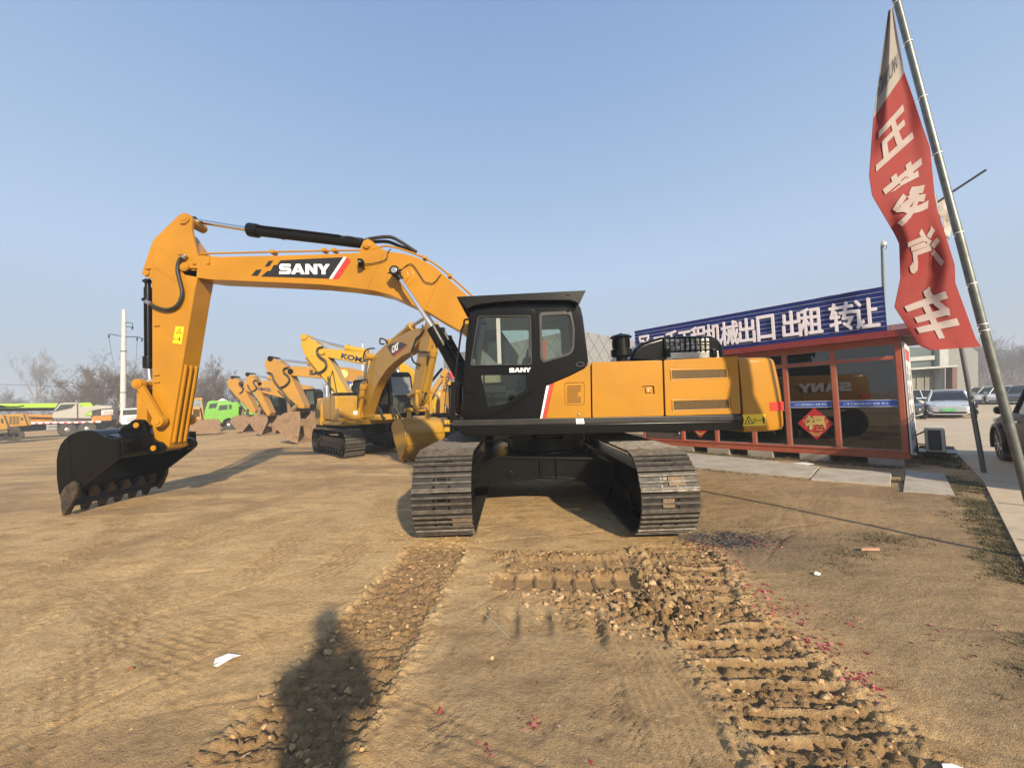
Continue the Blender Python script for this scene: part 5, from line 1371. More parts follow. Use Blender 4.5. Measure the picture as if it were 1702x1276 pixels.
mb = MB(); mb.prism([P(1430, 600, Yb - .3), P(1562, 590, Yb - .3), P(1562, 597, Yb - .3), P(1430, 606, Yb - .3)], (0, .19, 0)); mb.prism([P(1430, 617, Yb - 1.5), P(1592, 606.5, Yb - 1.5), P(1592, 609.5, Yb - 1.5), P(1430, 620, Yb - 1.5)], (0, 1.3, 0)); mb.build('canopy', M('pale_canopy', (.36, .37, .34), .5), b2)
mb = MB(); pbox(mb, 1440, 622, 1560, 668, Yb - .12, .1)
mb.build('lower_glazing', M('beige_blind_glazing', (.20, .195, .15), .2, var=.12, scale=.5), b2)
mb = MB()
for x in (1512, 1524, 1538, 1552): pbox(mb, x, 620, x + 1.2, 668, Yb - .2, .08)
mb.build('mullion', M('grey_mullion', (.2, .2, .19), .5), b2)
mb = MB(); pbox(mb, 1562, 576, 1577, 690, Yb - .6, .5, .03); mb.build('column', M('white_column', (.34, .35, .33), .5), b2)
mb = MB(); pbox(mb, 1583, 609, 1591, 690, Yb - 1.4, .5); mb.build('brown_column', M('brown_clad_column', (.12, .065, .045), .6), b2)
# ------------------------------------------------------------------ machines in the yard behind
GLY = M('dim_cab_glass', (.055, .065, .06), .08, var=.3, scale=1.0)
def bucket_into(root, name, prof, front, y0, y1, F, mat, teeth=5, tmat=None, wall=.05):
    """prof: outline of the shell, front: points closing the side plate; F(px,py,off) gives the point"""
    mb = MB()
    n = F(0, 0, None)
    op = [F(a, b_, y0) for a, b_ in prof]
    cen = Vector((0, 0, 0))
    for p in op + [F(a, b_, y0) for a, b_ in front]: cen += p
    cen /= (len(op) + len(front))
    ip = [p + (cen - p).normalized() * wall for p in op]
    mb.prism(op + ip[::-1], n * (y1 - y0), bev=.01)
    sp = [F(a, b_, y0) for a, b_ in list(prof) + list(front)]
    for k in (0, 1):
        mb.prism([p + n * (-.01 if k == 0 else (y1 - y0 - .04)) for p in sp], n * .05, bev=.01)
    bk = mb.build(name, mat, root)
    if teeth:
        a = op[0]; d = (op[0] - op[1]).normalized()
        for k in range(teeth):
            c = a + n * ((y1 - y0) * (k + .5) / teeth)
            s = d.cross(n).normalized()
            mb = MB()
            f = lambda q, hx, hy: [q - s * hx - n * hy, q + s * hx - n * hy, q + s * hx + n * hy, q - s * hx + n * hy]
            mb.loft([f(c - d * .12, .05, .07), f(c + d * .02, .05, .07), f(c + d * .2, .015, .05)])
            mb.build('tooth', tmat or mat, bk, ang=25)
    return bk
def yard_excavator(sp):
    Y = sp['Y']; hw = sp.get('bw', .3); col = sp['col']
    F = lambda a, b_, o=0.0: (Vector((0, 1, 0)) if o is None else P(a, b_, Y) + YV * o)
    base = P(sp['foot'][0], sp['foot'][1], Y); base.z = 0
    t = thing('excavator', sp['label'], 'excavator', (base.x + 1.0, Y, 0), group='excavators parked in a row across the yard')
    FY = lambda pts, o: [F(a, b_, o) for a, b_ in pts]
    mb = MB(); mb.prism(FY(sp['boom'], -hw), (0, 2 * hw, 0), bev=.03); bm_ = mb.build('boom', col, t)
    mb = MB(); mb.prism(FY(sp['stick'], -hw), (0, 2 * hw, 0), bev=.03); st_ = mb.build('stick', col, t)
    if 'pins' in sp:
        for a, b_ in sp['pins']:
            mb = MB(); mb.cyl(F(a, b_, -hw - .06), F(a, b_, hw + .06), .13, 16, bev=.02); mb.build('pin', BLKM if sp.get('darkpin') else col, st_)
    (r0, r1, b1) = sp['armcyl']
    mb = MB(); mb.cyl(F(*r1, 0), F(*b1, 0), .12, 14); mb.cyl(F(*r1, 0), F(*r1, 0).lerp(F(*b1, 0), .12), .15, 14); ac = mb.build('arm_cylinder', sp.get('cylcol', col), t)
    mb = MB(); mb.cyl(F(*r0, 0), F(*r1, 0), .055, 12); mb.build('piston_rod', CHROME, ac)
    if 'bcyl' in sp:
        (c0, c1, c2) = sp['bcyl']
        mb = MB(); mb.cyl(F(*c0, -.1), F(*c1, -.1), .10, 12, bev=.02); mb.cyl(F(*c0, .2), F(*c1, .2), .03, 8); bc = mb.build('bucket_cylinder', sp.get('cylcol', col), t)
        mb = MB(); mb.cyl(F(*c1, -.1), F(*c2, -.1), .05, 10); mb.build('piston_rod', STEEL, bc)
    for h in sp.get('hoses', []):
        mb = MB(); mb.tube(smooth(FY(h, -hw - .09), 6), .042, 8); mb.build('hose', RUB, st_)
    for h in sp.get('links', []):
        
        for o in (-.25, .25):
            mb = MB(); mb.tube(FY(h, o), .09, 8); mb.build('bucket_link', sp.get('linkcol', col), t)
    if 'lift' in sp:
        for o in (-hw - .18, hw + .18):
            (l0, l1, l2) = sp['lift']
            mb = MB(); mb.cyl(F(*l1, o), F(*l2, o), .11, 14); lc = mb.build('lift_cylinder', sp.get('cylcol', col), t)
            mb = MB(); mb.cyl(F(*l0, o), F(*l1, o), .05, 10); mb.cyl(F(*l0, o - .08), F(*l0, o + .08), .13, 12); mb.build('piston_rod', STEEL, lc)
    if 'bucket' in sp:
        bp, bf, w0, w1, bm2 = sp['bucket']
        bucket_into(t, 'bucket', bp, bf, w0, w1, F, bm2)
    for tx, (a, b_), (c, d), (e, f), mt in sp.get('text', []):
        mb = MB(); o = F(a, b_, -hw - .012); xd = F(c, d, -hw - .012) - o; yd = F(e, f, -hw - .012) - o
        text_into(mb, tx, o, xd, yd - xd * (yd.dot(xd) / xd.dot(xd)), yd.length, .008, .035, xd.length); mb.build('boom_lettering', mt, bm_)
    # upper works and tracks to the right of the boom foot
    bx, bz = base.x, 1.15
    mb = MB(); mb.prism([Vector((bx - .6, Y - 1.3, bz)), Vector((bx + 3.0, Y - 1.3, bz)), Vector((bx + 3.4, Y - 1.1, bz)), Vector((bx + 3.55, Y - .6, bz)), Vector((bx + 3.55, Y + .6, bz)), Vector((bx + 3.4, Y + 1.1, bz)), Vector((bx + 3.0, Y + 1.3, bz)), Vector((bx - .6, Y + 1.3, bz))], (0, 0, .16), bev=.03); mb.build('deck_frame', BLKM, t)
    mb = MB(); mb.box((bx + 1.9, Y, bz + .68), (2.4, 2.5, 1.0), .12, seg=3); mb.build('engine_cover', col, t)
    mb = MB(); mb.loft([[Vector((bx + 2.9 + (.75 - i) * abs(math.cos(a)) ** .5, Y + (1.3 - i) * math.copysign(abs(math.sin(a)) ** .5, a), z)) for a in np.linspace(-1.57, 1.57, 15)] for i, z in ((.08, bz - .05), (0, bz + .05), (0, bz + .8), (.1, bz + 1.1), (.2, bz + 1.15))]); mb.build('counterweight', col, t, ang=45)
    cx = bx + sp.get('cabdx', -.1)
    prof = [(-.75, bz + .15), (-.85, bz + .9), (-.55, bz + 1.75), (.7, bz + 1.8), (.85, bz + 1.6), (.85, bz + .15)]
    mb = MB(); mb.prism([Vector((cx + a, Y - 1.3, b_)) for a, b_ in prof], (0, .95, 0), bev=.06); cb = mb.build('cab', BLKM, t)
    w1 = [(-.68, bz + .55), (-.72, bz + .95), (-.48, bz + 1.62), (.08, bz + 1.65), (.08, bz + .55)]; w2 = [(.2, bz + .8), (.2, bz + 1.65), (.66, bz + 1.65), (.72, bz + .8)]
    for w_ in (w1, w2):
        mb = MB(); mb.prism([Vector((cx + a, Y - 1.312, b_)) for a, b_ in w_], (0, .01, 0)); mb.build('cab_window', GLY, cb)
    mb = MB(); mb.lathe((bx + 1.0, Y, 0), ZV, [(.7, .7), (1.15, .7)], 24); mb.box((bx + 1.0, Y, .62), (1.4, 1.9, .3), .04); mb.build('car_body', BLKM, t)
    for o in (-1.15, 1.15):
        crawler(o, -2.1, 2.1, .42, .6, 0.0, t, nsh=36, detail=False, dirv=(1, 0), org=(bx + 1.0, Y))
    return t
KBL = M('dark_blue_lettering', (.02, .02, .07), .5)
yard_excavator(dict(Y=15.5, col=YEL3, foot=(752, 690), cabdx=1.1, label='bright yellow excavator with dark blue lettering on its boom, behind the mustard yellow one',
    boom=[(538,583),(544,580.6),(561,581.7),(610,587),(640,592),(664,598),(687,613),(708,640),(756,690),(738,697),(690,644),(671,631),(644,615),(607,606),(551.6,595.5),(541,591)],
    stick=[(507.7,561),(512,558),(516.5,561),(538.4,576),(551.6,597),(558,607),(570,631),(586.7,660),(590,672),(574,672),(561,650),(537,622),(511,589),(506.6,573)],
    armcyl=((516,563), (575,577.5), (612,585)), bcyl=((513,594), (538,624), (560,655)),
    hoses=[[(545,579),(537,581),(535,588),(540,595),(548,601),(550,609),(546,616),(537,621),(531,622)], [(553,627),(555,640),(557,654)]],
    lift=((664,612), (676,634), (692,680)), pins=[(512,562),(541,586)],
    links=[[(556,652),(566,672)]], bucket=([(552,712),(548,694),(552,676),(566,668),(582,672)], [(588,680),(570,712)], -.6, .6, RUST),
    text=[('KOMATSU', (572,596.5), (643,611.5), (573,588), KBL)]))
yard_excavator(dict(Y=19, col=YEL2, foot=(628, 672), label='orange yellow excavator with a big rusty bucket behind the mustard one\'s counterweight',
    boom=[(485.4,613),(493,609),(516.7,610.5),(558,610),(580,611),(603,616),(622,632),(640,664),(626,676),(610,650),(596.5,637.6),(571,631),(532,628.6),(490,625),(486,620)],
    stick=[(445.4,607),(447.8,599),(454,594),(462,597),(480.7,609),(490,627.8),(510.5,673),(510,679),(501,678),(496.4,671.7),(468,646.6),(454,627.8)],
    armcyl=((462,598), (513,603), (556,608)), bcyl=((452,620), (476,652), (488,668)), darkpin=True,
    hoses=[[(488,612),(481,613),(479,619),(487,627),(488,634),(482,641),(473,645)], [(452,621),(459,622),(464,634),(478,652),(490,668)], [(470,650),(480,660),(492,672)]],
    lift=((605,630), (613,648), (622,684)), pins=[(456,597),(489,618)], linkcol=RUST,
    links=[[(484,662),(486,684)], [(500,672),(486,684)]], bucket=([(509,734),(498,731),(482,718),(468.6,706),(476,694),(486,686),(498,683)], [(512,683),(514,700)], -.75, .75, RUST),
    text=[('SANY', (519.5,623.6), (556,625.5), (519.5,615.6), BVIN)]))
mb = MB(); c = P(570.7, 621.5, 18.66); mb.lathe(c, YV, [(0, .001), (0, .215), (.02, .22)], 28)
emb = mb.build('boom_emblem', M('pale_yellow_emblem', (.66, .58, .20), .5, var=.25, scale=6)); emb.parent = bpy.data.objects['excavator.002']
for v in emb.data.vertices: v.co -= OFF[bpy.data.objects['excavator.002'].as_pointer()]
yard_excavator(dict(Y=26, col=YEL2, foot=(524, 676), bw=.32, label='orange yellow excavator with dark lettering on its boom, third along from the mustard one',
    boom=[(433,636),(437,633),(454,633.5),(470,636),(485,638),(498,638.5),(517,642),(528,652),(536,676),(526,680),(514,664),(500,660),(478,662),(460,657.6),(441.5,653),(434,645)],
    stick=[(414,623),(417,620.5),(423,624),(429,631),(434,641),(454.5,685.8),(452,691),(449,690.5),(441.5,679.5),(429,656),(415.6,640)],
    armcyl=((419,622.5), (446,628), (468,633)), bcyl=((417,636), (431,659), (440,676)), darkpin=True,
    hoses=[[(436,633),(430,632.5),(428,637),(432,643),(431,648),(424,651)], [(418,640),(424,651),(436,668),(444,683)]],
    lift=((505,648), (510,660), (516,684)), pins=[(417,622.5),(437,638)],
    links=[[(437,676),(434,690)]], bucket=([(446,722),(436,716),(426,700),(428,692),(438,688),(448,690)], [(456,691),(457,699)], -.75, .75, RUST), linkcol=RUST,
    text=[('KOMATSU', (431,648), (455,651), (431,642.5), KBL)]))
yard_excavator(dict(Y=30, col=YEL2, foot=(478, 684), bw=.32, cabdx=-.6, label='orange yellow excavator farthest along the row, beside the green truck',
    boom=[(405,638),(410,635.5),(424,637),(440,641),(460,648),(474,664),(486,686),(474,690),(462,670),(446,662),(428,655),(408,648)],
    stick=[(382,634),(387.4,627.8),(392,627),(404,635.6),(409,642),(429,681),(428,687),(422.7,686),(407,668),(392,654),(383.5,642)],
    armcyl=((392,628), (412,632), (430,638)), bcyl=((386,644), (400,664), (412,680)), darkpin=True,
    hoses=[[(410,636),(405,635.5),(404,640),(409,645),(409,650),(404,654)], [(388,648),(398,660),(410,678),(420,688)]],
    lift=((450,654), (456,668), (464,690)), pins=[(391.5,627.5),(407,640)], linkcol=RUST,
    links=[[(409,680),(406,694)]], bucket=([(413,717),(404,712),(394,700),(397,693),(408,689),(420,690)], [(428,692),(428,700)], -.75, .75, RUST)))

# ---- the mustard yellow one, turned towards the camera
S = Vector((-5.45, 14.5, 0)); D = Vector((.66, -.75, 0)).normalized(); N = Vector((-D.y, D.x, 0))     # N: away from camera
t = thing('excavator', 'mustard yellow excavator turned half towards the camera with its bucket resting on the ground', 'excavator', S, group='excavators parked in a row across the yard')
def Q(a, b_, o=0.0):
    if o is None: return N.copy()
    return PL(a, b_, S, D) + N * o
def QP(pts, o): return [Q(a, b_, o) for a, b_ in pts]
hw = .16
def QN(a, b_, o=0.0): return PL(a, b_, S - N * hw, D) + N * o
def QNP(pts, o=0.0): return [QN(a, b_, o) for a, b_ in pts]
mb = MB(); mb.prism(QNP([(587,690),(594,668),(603,640),(612,612),(616,602),(624,588),(640,573),(660,560),(680,549.5),(694,545),(703,544),(706,552),(701,560),(691,575),(683,585),(668,592),(655,602),(643,613),(630,632),(621,650),(614,672),(606,694),(596,698)]), N * 2 * hw, bev=.02); bo_ = mb.build('boom', YELC, t)
mb = MB(); mb.prism(QNP([(644,575.5),(650,571.5),(660,568.5),(669,569),(677,573),(653,591)], -.012), N * .01); bd_ = mb.build('boom_decal', BVIN, bo_)
mb = MB(); o = QN(652.5, 588, -.022); xd = QN(663.5, 581.2, -.022) - o; text_into(mb, 'CAT', o, xd, QN(652.5, 577, -.022) - o, .24, .008, .05, xd.length * 1.0); mb.build('boom_lettering', WVIN, bd_)
mb = MB(); mb.prism(QNP([(653,591),(677,573),(677,574.2),(654,592.6)], -.014), N * .01); mb.build('red_stripe', REDV, bd_)
mb = MB(); mb.prism(QNP([(704,548),(706,536),(711,532),(715,540),(715,560),(710,590),(705,620),(699,652),(695,668),(688,676),(682,672),(682,655),(687,633),(690.5,608),(694,586),(699,560)]), N * 2 * hw, bev=.02); sk_ = mb.build('stick', YELC, t)
mb = MB(); mb.cyl(Q(655, 566, 0), Q(683, 543, 0), .10, 16); mb.cyl(Q(680, 545.5, 0), Q(685.5, 541.5, 0), .13, 16); mb.box(Q(650, 570, 0), (.3, .3, .25), .05); ac = mb.build('arm_cylinder', YELC, t)
mb = MB(); mb.cyl(Q(683, 543, 0), Q(708, 527, 0), .05, 12); mb.build('piston_rod', STEEL, ac)
mb = MB(); mb.cyl(Q(723.5, 586, -.05), Q(709, 650, -.05), .09, 14, bev=.01); mb.cyl(Q(724, 582, -.05), Q(722, 592, -.05), .12, 14, bev=.01); mb.cyl(Q(726, 570, -.05), Q(724, 584, -.05), .06, 10); bc = mb.build('bucket_cylinder', YELC, t)
mb = MB(); mb.cyl(Q(709, 648, -.05), Q(706, 664, -.05), .045, 10); mb.build('piston_rod', CHROME, bc)
for o in (-.22, .22):
    mb = MB(); mb.tube([Q(691, 657, o), Q(704, 651, o)], .06, 10); mb.build('rocker_link', YELC, t); mb = MB(); mb.tube([Q(704, 651, o), Q(705, 688, o)], .05, 10); mb.build('bucket_link', YELC, t)
mb = MB(); mb.cyl(Q(704, 651, -.28), Q(704, 651, .28), .07, 14, bev=.01); mb.build('pin', YELC, t); mb = MB(); mb.cyl(Q(691, 681, -.36), Q(691, 681, .36), .07, 14, bev=.01); mb.build('pin', YELC, t)
for o in (-.30, .30):
    mb = MB(); a = Q(625, 593, o); b_ = Q(618, 638, o); c = Q(607, 704, o)
    mb.cyl(b_, c, .105, 16, bev=.01); mb.cyl(b_, b_.lerp(c, .1), .14, 16, bev=.01); lc = mb.build('lift_cylinder', YELC, t)
    mb = MB(); mb.cyl(a, b_, .05, 12); mb.build('piston_rod', STEEL, lc); mb = MB(); mb.cyl(Q(625, 593, o - .08 if o < 0 else o - .2), Q(625, 593, o + .2 if o < 0 else o + .08), .12, 16, bev=.01); mb.build('cylinder_pin', YELC, lc)
for h, o in (([(704,541),(706,549),(700,558),(694,563),(690,574),(686,584),(686,592),(690,602),(700,607)], -.34), ([(694,581),(700,585),(710,585),(715,588),(715,598)], -.34), ([(612,600),(606,596),(608,585),(614,580),(624,579)], -.3), ([(640,572),(634,571),(634,563),(640,564),(646,568)], -.2)):
    mb = MB(); mb.tube(smooth(QNP(h, -.04), 6), .028, 8); mb.build('hose', RUB, bo_)
# bucket: seen from its back and near side
bc0 = Q(697, 760, 0); bc0.z = 0
def QB(s, z, o): return bc0 + D * s + N * o + ZV * z
bprof = [(.04, .06), (.28, .26), (.42, .52), (.44, .80), (.34, 1.05), (.16, 1.20), (-.10, 1.24), (-.36, 1.16)]
FB = lambda a, b_, o=0.0: (N.copy() if o is None else QB(a, b_, o))
bk = bucket_into(t, 'bucket', bprof, [(-.52, 1.0), (-.30, .55)], -.62, .62, FB, YELC, teeth=5)
mb = MB()
for z0, z1, s0, s1 in ((.26, .30, .29, .31), (.52, .56, .43, .44), (.80, .83, .45, .44)):
    mb.tube([QB(s0 + .01, z0, -.62), QB(s0 + .01, z0, .62)], .012, 5)
for o in (-.3, .3): mb.prism([QB(-.2, 1.18, o), QB(.14, 1.2, o), QB(.05, 1.42, o), QB(-.12, 1.46, o)], N * .05, bev=.01)
mb.build('bucket_ear', YELC, bk)
def hb(mb, s0, s1, o0, o1, z0, z1, bev=.03, mi=0):
    rot = Matrix(((D.x, N.x, 0), (D.y, N.y, 0), (0, 0, 1)))
    mb.box(S + D * ((s0 + s1) / 2) + N * ((o0 + o1) / 2) + ZV * ((z0 + z1) / 2), (abs(s1 - s0), abs(o1 - o0), abs(z1 - z0)), bev, rot, mi=mi)
mb = MB(); hb(mb, -1.7, 1.25, -1.3, 1.3, 1.03, 1.18, .02); mb.build('deck_frame', YELC, t)
mb = MB(); mb.loft([[S + D * (-1.15 - (1.5 - i) * abs(math.cos(a)) ** .6) + N * ((1.36 - i) * math.copysign(abs(math.sin(a)) ** .6, a)) + ZV * z for a in np.linspace(-1.57, 1.57, 17)] for i, z in ((.05, 1.0), (0, 1.06), (0, 1.28), (.02, 1.30), (.02, 1.75), (.10, 1.95), (.3, 2.06), (.5, 2.08))]); cwt = mb.build('counterweight', YELC, t, ang=45)
mb = MB(); hb(mb, -1.25, -.1, -1.28, 1.28, 1.18, 2.08, .16); ec = mb.build('engine_cover', YELC, t)
mb = MB()
def cwp(a, z, k=.035): return S + D * (-1.15 - (1.5 + k) * abs(math.cos(a)) ** .6) + N * ((1.36 + k) * math.copysign(abs(math.sin(a)) ** .6, a)) + ZV * z
A_ = np.linspace(-1.56, -.55, 12)
mb.raw([cwp(a, 1.30) for a in A_] + [cwp(a, 1.32 + .42 * math.sqrt(max(0, 1 - ((k) / 13) ** 2))) for k, a in enumerate(A_[::-1])][::-1], [(k, k + 1, 13 + k, 12 + k) for k in range(11)])
mb.build('counterweight_decal', BVIN, cwt)
mb = MB()
for a in (-1.42, -1.0):
    mb.raw([cwp(a, 1.36, .05), cwp(a + .14, 1.36, .05), cwp(a + .14, 1.52, .05), cwp(a, 1.52, .05)], [(0, 1, 2, 3)])
mb.build('counterweight_label', M('grey_white_label', (.5, .5, .48), .5, var=.4, scale=40), cwt)
mb = MB(); hb(mb, -.08, .5, -1.32, -.62, 1.18, 2.05, .07); hb(mb, .5, .92, -1.32, -.6, 1.18, 1.62, .05); hb(mb, .7, 1.2, -1.34, -.65, 1.06, 1.17, .02); mb.build('tool_box', YELC, t)
mb = MB(); hb(mb, .915, .93, -.85, -.72, 1.38, 1.5, .003); mb.build('box_label', WVIN, t)
mb = MB(); mb.tube([S + D * -.05 - N * 1.3 + ZV * 1.2, S + D * -.08 - N * 1.3 + ZV * 2.7, S + D * .05 - N * 1.25 + ZV * 2.95, S + D * .4 - N * 1.2 + ZV * 2.0], .018, 6); mb.tube(smooth([S + D * 1.2 - N * .8 + ZV * 1.7, S + D * 1.25 - N * .75 + ZV * 2.4, S + D * 1.5 - N * .6 + ZV * 2.55, S + D * 1.6 - N * .6 + ZV * 2.4], 4), .025, 6); mb.build('handrail', RUB, t)
mb = MB(); hb(mb, -.4, 0, -.3, .3, 2.05, 2.3, .04); hb(mb, -1.0, -.5, -1.0, .2, 2.06, 2.2, .04); mb.build('exhaust_cover', BLKM, t)
# cab, beyond the boom
mb = MB()
CS = -.72
cp = [(a + CS, b_) for a, b_ in [(.15, 1.18), (.15, 2.75), (.3, 2.92), (1.45, 2.92), (1.62, 2.75), (1.78, 2.0), (1.70, 1.18)]]
mb.prism([S + D * s + N * .42 + ZV * z for s, z in cp], N * .95, bev=.07); cb = mb.build('cab', BLK, t)
def cabq(pts, o): return [S + D * s + N * o + ZV * z for s, z in pts]
mb = MB()
fq = lambda z, o, k=.012: S + D * (CS + (1.62 + (1.78 - 1.62) * (2.75 - z) / .75 if z > 2.0 else 1.78 - (.08) * (2.0 - z) / .82) + k) + N * o + ZV * z
mb.raw([fq(2.02, .52), fq(2.02, 1.27), fq(2.70, 1.27), fq(2.70, .52), fq(2.02, .52, .004), fq(2.02, 1.27, .004), fq(2.70, 1.27, .004), fq(2.70, .52, .004)], [(0, 1, 2, 3), (7, 6, 5, 4), (0, 4, 5, 1), (1, 5, 6, 2), (2, 6, 7, 3), (3, 7, 4, 0)])
mb.build('windscreen', M('grey_reflecting_glass', (.20, .215, .205), .06, var=.25, scale=1.2, rvar=.02), cb)
mb = MB(); mb.raw([fq(1.35, .52), fq(1.35, 1.27), fq(1.96, 1.27), fq(1.96, .52)], [(0, 1, 2, 3)]); mb.build('lower_window', GLY, cb)
mb = MB(); mb.prism(cabq([(a + CS, b_) for a, b_ in [(.3, 1.7), (.3, 2.7), (1.4, 2.7), (1.55, 2.0), (1.52, 1.7)]], .408), N * .01); mb.build('cab_window', GLY, cb)
mb = MB(); hb(mb, .9, 1.85, .45, 1.35, 1.04, 1.2, .02); mb.build('cab_step', YELC, t)
mb = MB(); rg = random.Random(5)
for k in range(9):
    a = S + D * (1.2 + rg.uniform(0, .5)) + N * rg.uniform(-.35, .4) + ZV * 1.2
    mb.tube(smooth([a, a + ZV * rg.uniform(.2, .45) + D * .1, a + D * .25 + ZV * rg.uniform(.1, .3), a + D * .3 + N * .1], 4), .03, 6)
mb.build('hydraulic_hoses', RUB, t)
mb = MB(); hb(mb, 1.0, 1.75, -.45, .42, 1.16, 1.36, .03); mb.build('swing_drive_cover', YELC, t)
mb = MB(); mb.lathe(S, ZV, [(.65, .75), (1.03, .75)], 28); hb(mb, -.8, 1.3, -.85, .85, .50, .70, .05); hb(mb, -.3, 1.35, -1.0, 1.0, .42, .62, .05); mb.build('car_body', BLKM, t)
for o in (-1.15, 1.15):
    crawler(o, -1.95, 1.95, .42, .62, 0.0, t, nsh=40, detail=False, dirv=(D.x, D.y), org=(S.x, S.y))

# ---- backhoe loader seen between that bucket and the black cab
LY = 14.6
t = thing('backhoe_loader', 'yellow backhoe loader half hidden behind the black cab', 'loader', P(760, 742, LY))
FL = lambda pts, o=0.0: [P(a, b_, LY) + YV * o for a, b_ in pts]
def lprism(mb, pts, o, w, bev=.015): mb.prism(FL(pts, o), (0, w, 0), bev=bev)
mb = MB(); lprism(mb, [(709,664),(716,650),(734,622),(738,616),(743,616),(743,624),(735,634),(722,654),(716,668),(710,670)], -.12, .24); mb.cyl(P(738, 621, LY - .2), P(738, 621, LY + .2), .12, 14); bm_ = mb.build('boom', YEL2, t)
mb = MB(); lprism(mb, [(737,618),(741,612),(746,617),(745,632),(741,656),(738,690),(732,690),(733,656),(737,632)], -.16, .26); stc = mb.build('dipper_arm', YEL2, t)
mb = MB(); o = P(742.5, 620, LY - .175); xd = P(735.5, 652, LY - .175) - o; yd = Vector((xd.z, 0, -xd.x)) * -1
if yd.x < 0: yd = -yd
text_into(mb, 'LOVOL', o, xd, yd * -1 if xd.cross(yd).y > 0 else yd, .14, .006, .02, xd.length); mb.build('arm_lettering', BVIN, stc)
mb = MB(); mb.cyl(P(717, 634, LY), P(735, 612, LY), .05, 10); mb.cyl(P(736, 690, LY), P(735, 655, LY), .05, 10); mb.build('cylinder', BLKM, t)
bprof2 = [(726,705),(729,694),(735,689),(742,690),(746,698),(746,708),(741,715),(735,717)]
mb = MB(); lprism(mb, bprof2, -.35, .7, .04)
for k in range(4): mb.tube([P(727 + k * 5, 694, LY - .36), P(729 + k * 5, 706, LY - .38), P(731 + k * 4, 715, LY - .36)], .03, 6)
mb.build('bucket', M('dark_worn_bucket_steel', (.11, .09, .075), .5, metal=.4, var=.3, dirt=.3), t)
mb = MB(); lprism(mb, [(741,697),(750,697),(750,722),(742,722)], -.4, .2); mb.build('stabiliser_leg', YEL3, t)
mb = MB(); lprism(mb, [(742,722),(749,722),(748,741),(743,741)], -.38, .16); mb.box(P(745.5, 741, LY - .3), (.4, .4, .06), .01); mb.build('stabiliser_foot', M('red_brown_leg', (.22, .05, .03), .6, dirt=.4), t)
mb = MB(); lprism(mb, [(744,640),(790,640),(800,700),(746,700)], .1, 1.2, .03)
mb.build('cab', BLKM, t)
mb = MB(); lprism(mb, [(747,645),(757,645),(757,680),(748,680)], .08, .01, 0); lprism(mb, [(761,645),(785,645),(788,680),(761,680)], .08, .01, 0); mb.build('cab_window', GLY, t)
mb = MB(); lprism(mb, [(741,634),(800,634),(802,640),(740,640)], -.05, 1.6, .02); mb.build('cab_roof', YEL3, t)
mb = MB(); lprism(mb, [(748,700),(830,700),(830,726),(752,726)], .1, 1.2, .03); mb.build('chassis', YEL3, t)
for px_, ry in ((768, .62), (832, .5)):
    mb = MB(); c = P(px_, 742 - ry / LY * 640 - 4, LY + .05)
    c.z = ry
    mb.lathe(c, -YV, [(-.4, ry * .6), (-.4, ry - .08), (-.32, ry), (-.05, ry), (.0, ry - .08), (.0, ry * .58)], 26)
    for k in range(22):
        a = k * 2 * math.pi / 22; mb.box(c + Vector((math.cos(a) * ry, .18, math.sin(a) * ry)), (.05, .34, .07), .01, Matrix.Rotation(-a, 3, 'Y'))
    wh = mb.build('wheel', TYRE, t)
    mb = MB(); mb.lathe(c, -YV, [(-.02, ry * .58), (.02, ry * .56), (-.05, ry * .42), (-.06, ry * .40)], 24); mb.build('rim', WHT, wh)
    mb = MB(); mb.lathe(c, -YV, [(-.07, ry * .41), (-.03, ry * .3), (.02, ry * .15), (.02, .01)], 20); mb.build('hub', REDV, wh)
mb = MB()
for pts in ([(724,606),(729,614),(732,622)], [(739,599),(736,608),(731,616)], [(741,606),(737,612)]):
    mb.tube(FL(pts, 3.0), .09, 6)
tag(mb.build('roof_sign', M('red_sign_stroke', (.45, .03, .06), .5)), 'broken red sign strokes standing up behind the backhoe arm', 'sign')

# ---- blue fronted hut behind
hY = 30
t = thing('site_hut', 'low site hut with a blue sign, far behind the parked excavators', 'hut', P(620, 690, hY))
mb = MB(); mb.prism(PP([(560, 652), (672, 648), (672, 705), (560, 709)], hY + .3), (0, 2.6, 0)); mb.build('wall', M('hut_wall', (.25, .24, .22), .7, dirt=.3), t)
mb = MB(); mb.prism(PP([(570, 634), (668, 617), (668, 640), (570, 652)], hY), (0, .2, 0)); sg_ = mb.build('sign_board', M('blue_hut_sign', (.02, .05, .26), .45), t)
mb = MB(); o = P(581, 646, hY - .03); text_into(mb, '出口', o, P(600, 644, hY - .03) - o, ZV, .42, .02, .02, .95); o = P(646, 632, hY - .03); text_into(mb, '出租', o, P(660, 630, hY - .03) - o, ZV, .40, .02, .02, .7); mb.build('sign_lettering', WVIN, sg_)
mb = MB(); mb.prism(PP([(582, 650.5), (598, 648.5), (598, 651), (582, 653)], hY - .04), (0, .03, 0)); mb.build('green_strip', M('pale_green_strip', (.25, .5, .2), .5), t)

# ---- these stand square to the sight line: a plane across it, and depth along it
FR = {}
def set_frame(px, Y):
    O = P(px, 700, Y); O.z = 0; n = O.normalized()
    FR['O'] = O; FR['d'] = (-n.y, n.x); FR['n'] = n; FR['Y'] = Y
def FN(w): return FR['n'] * w
def FP(px, py, Y): return PL(px, py, FR['O'], FR['d']) + FR['n'] * (Y - FR['Y'])
def FPP(pts, Y): return [FP(a, b_, Y) for a, b_ in pts]
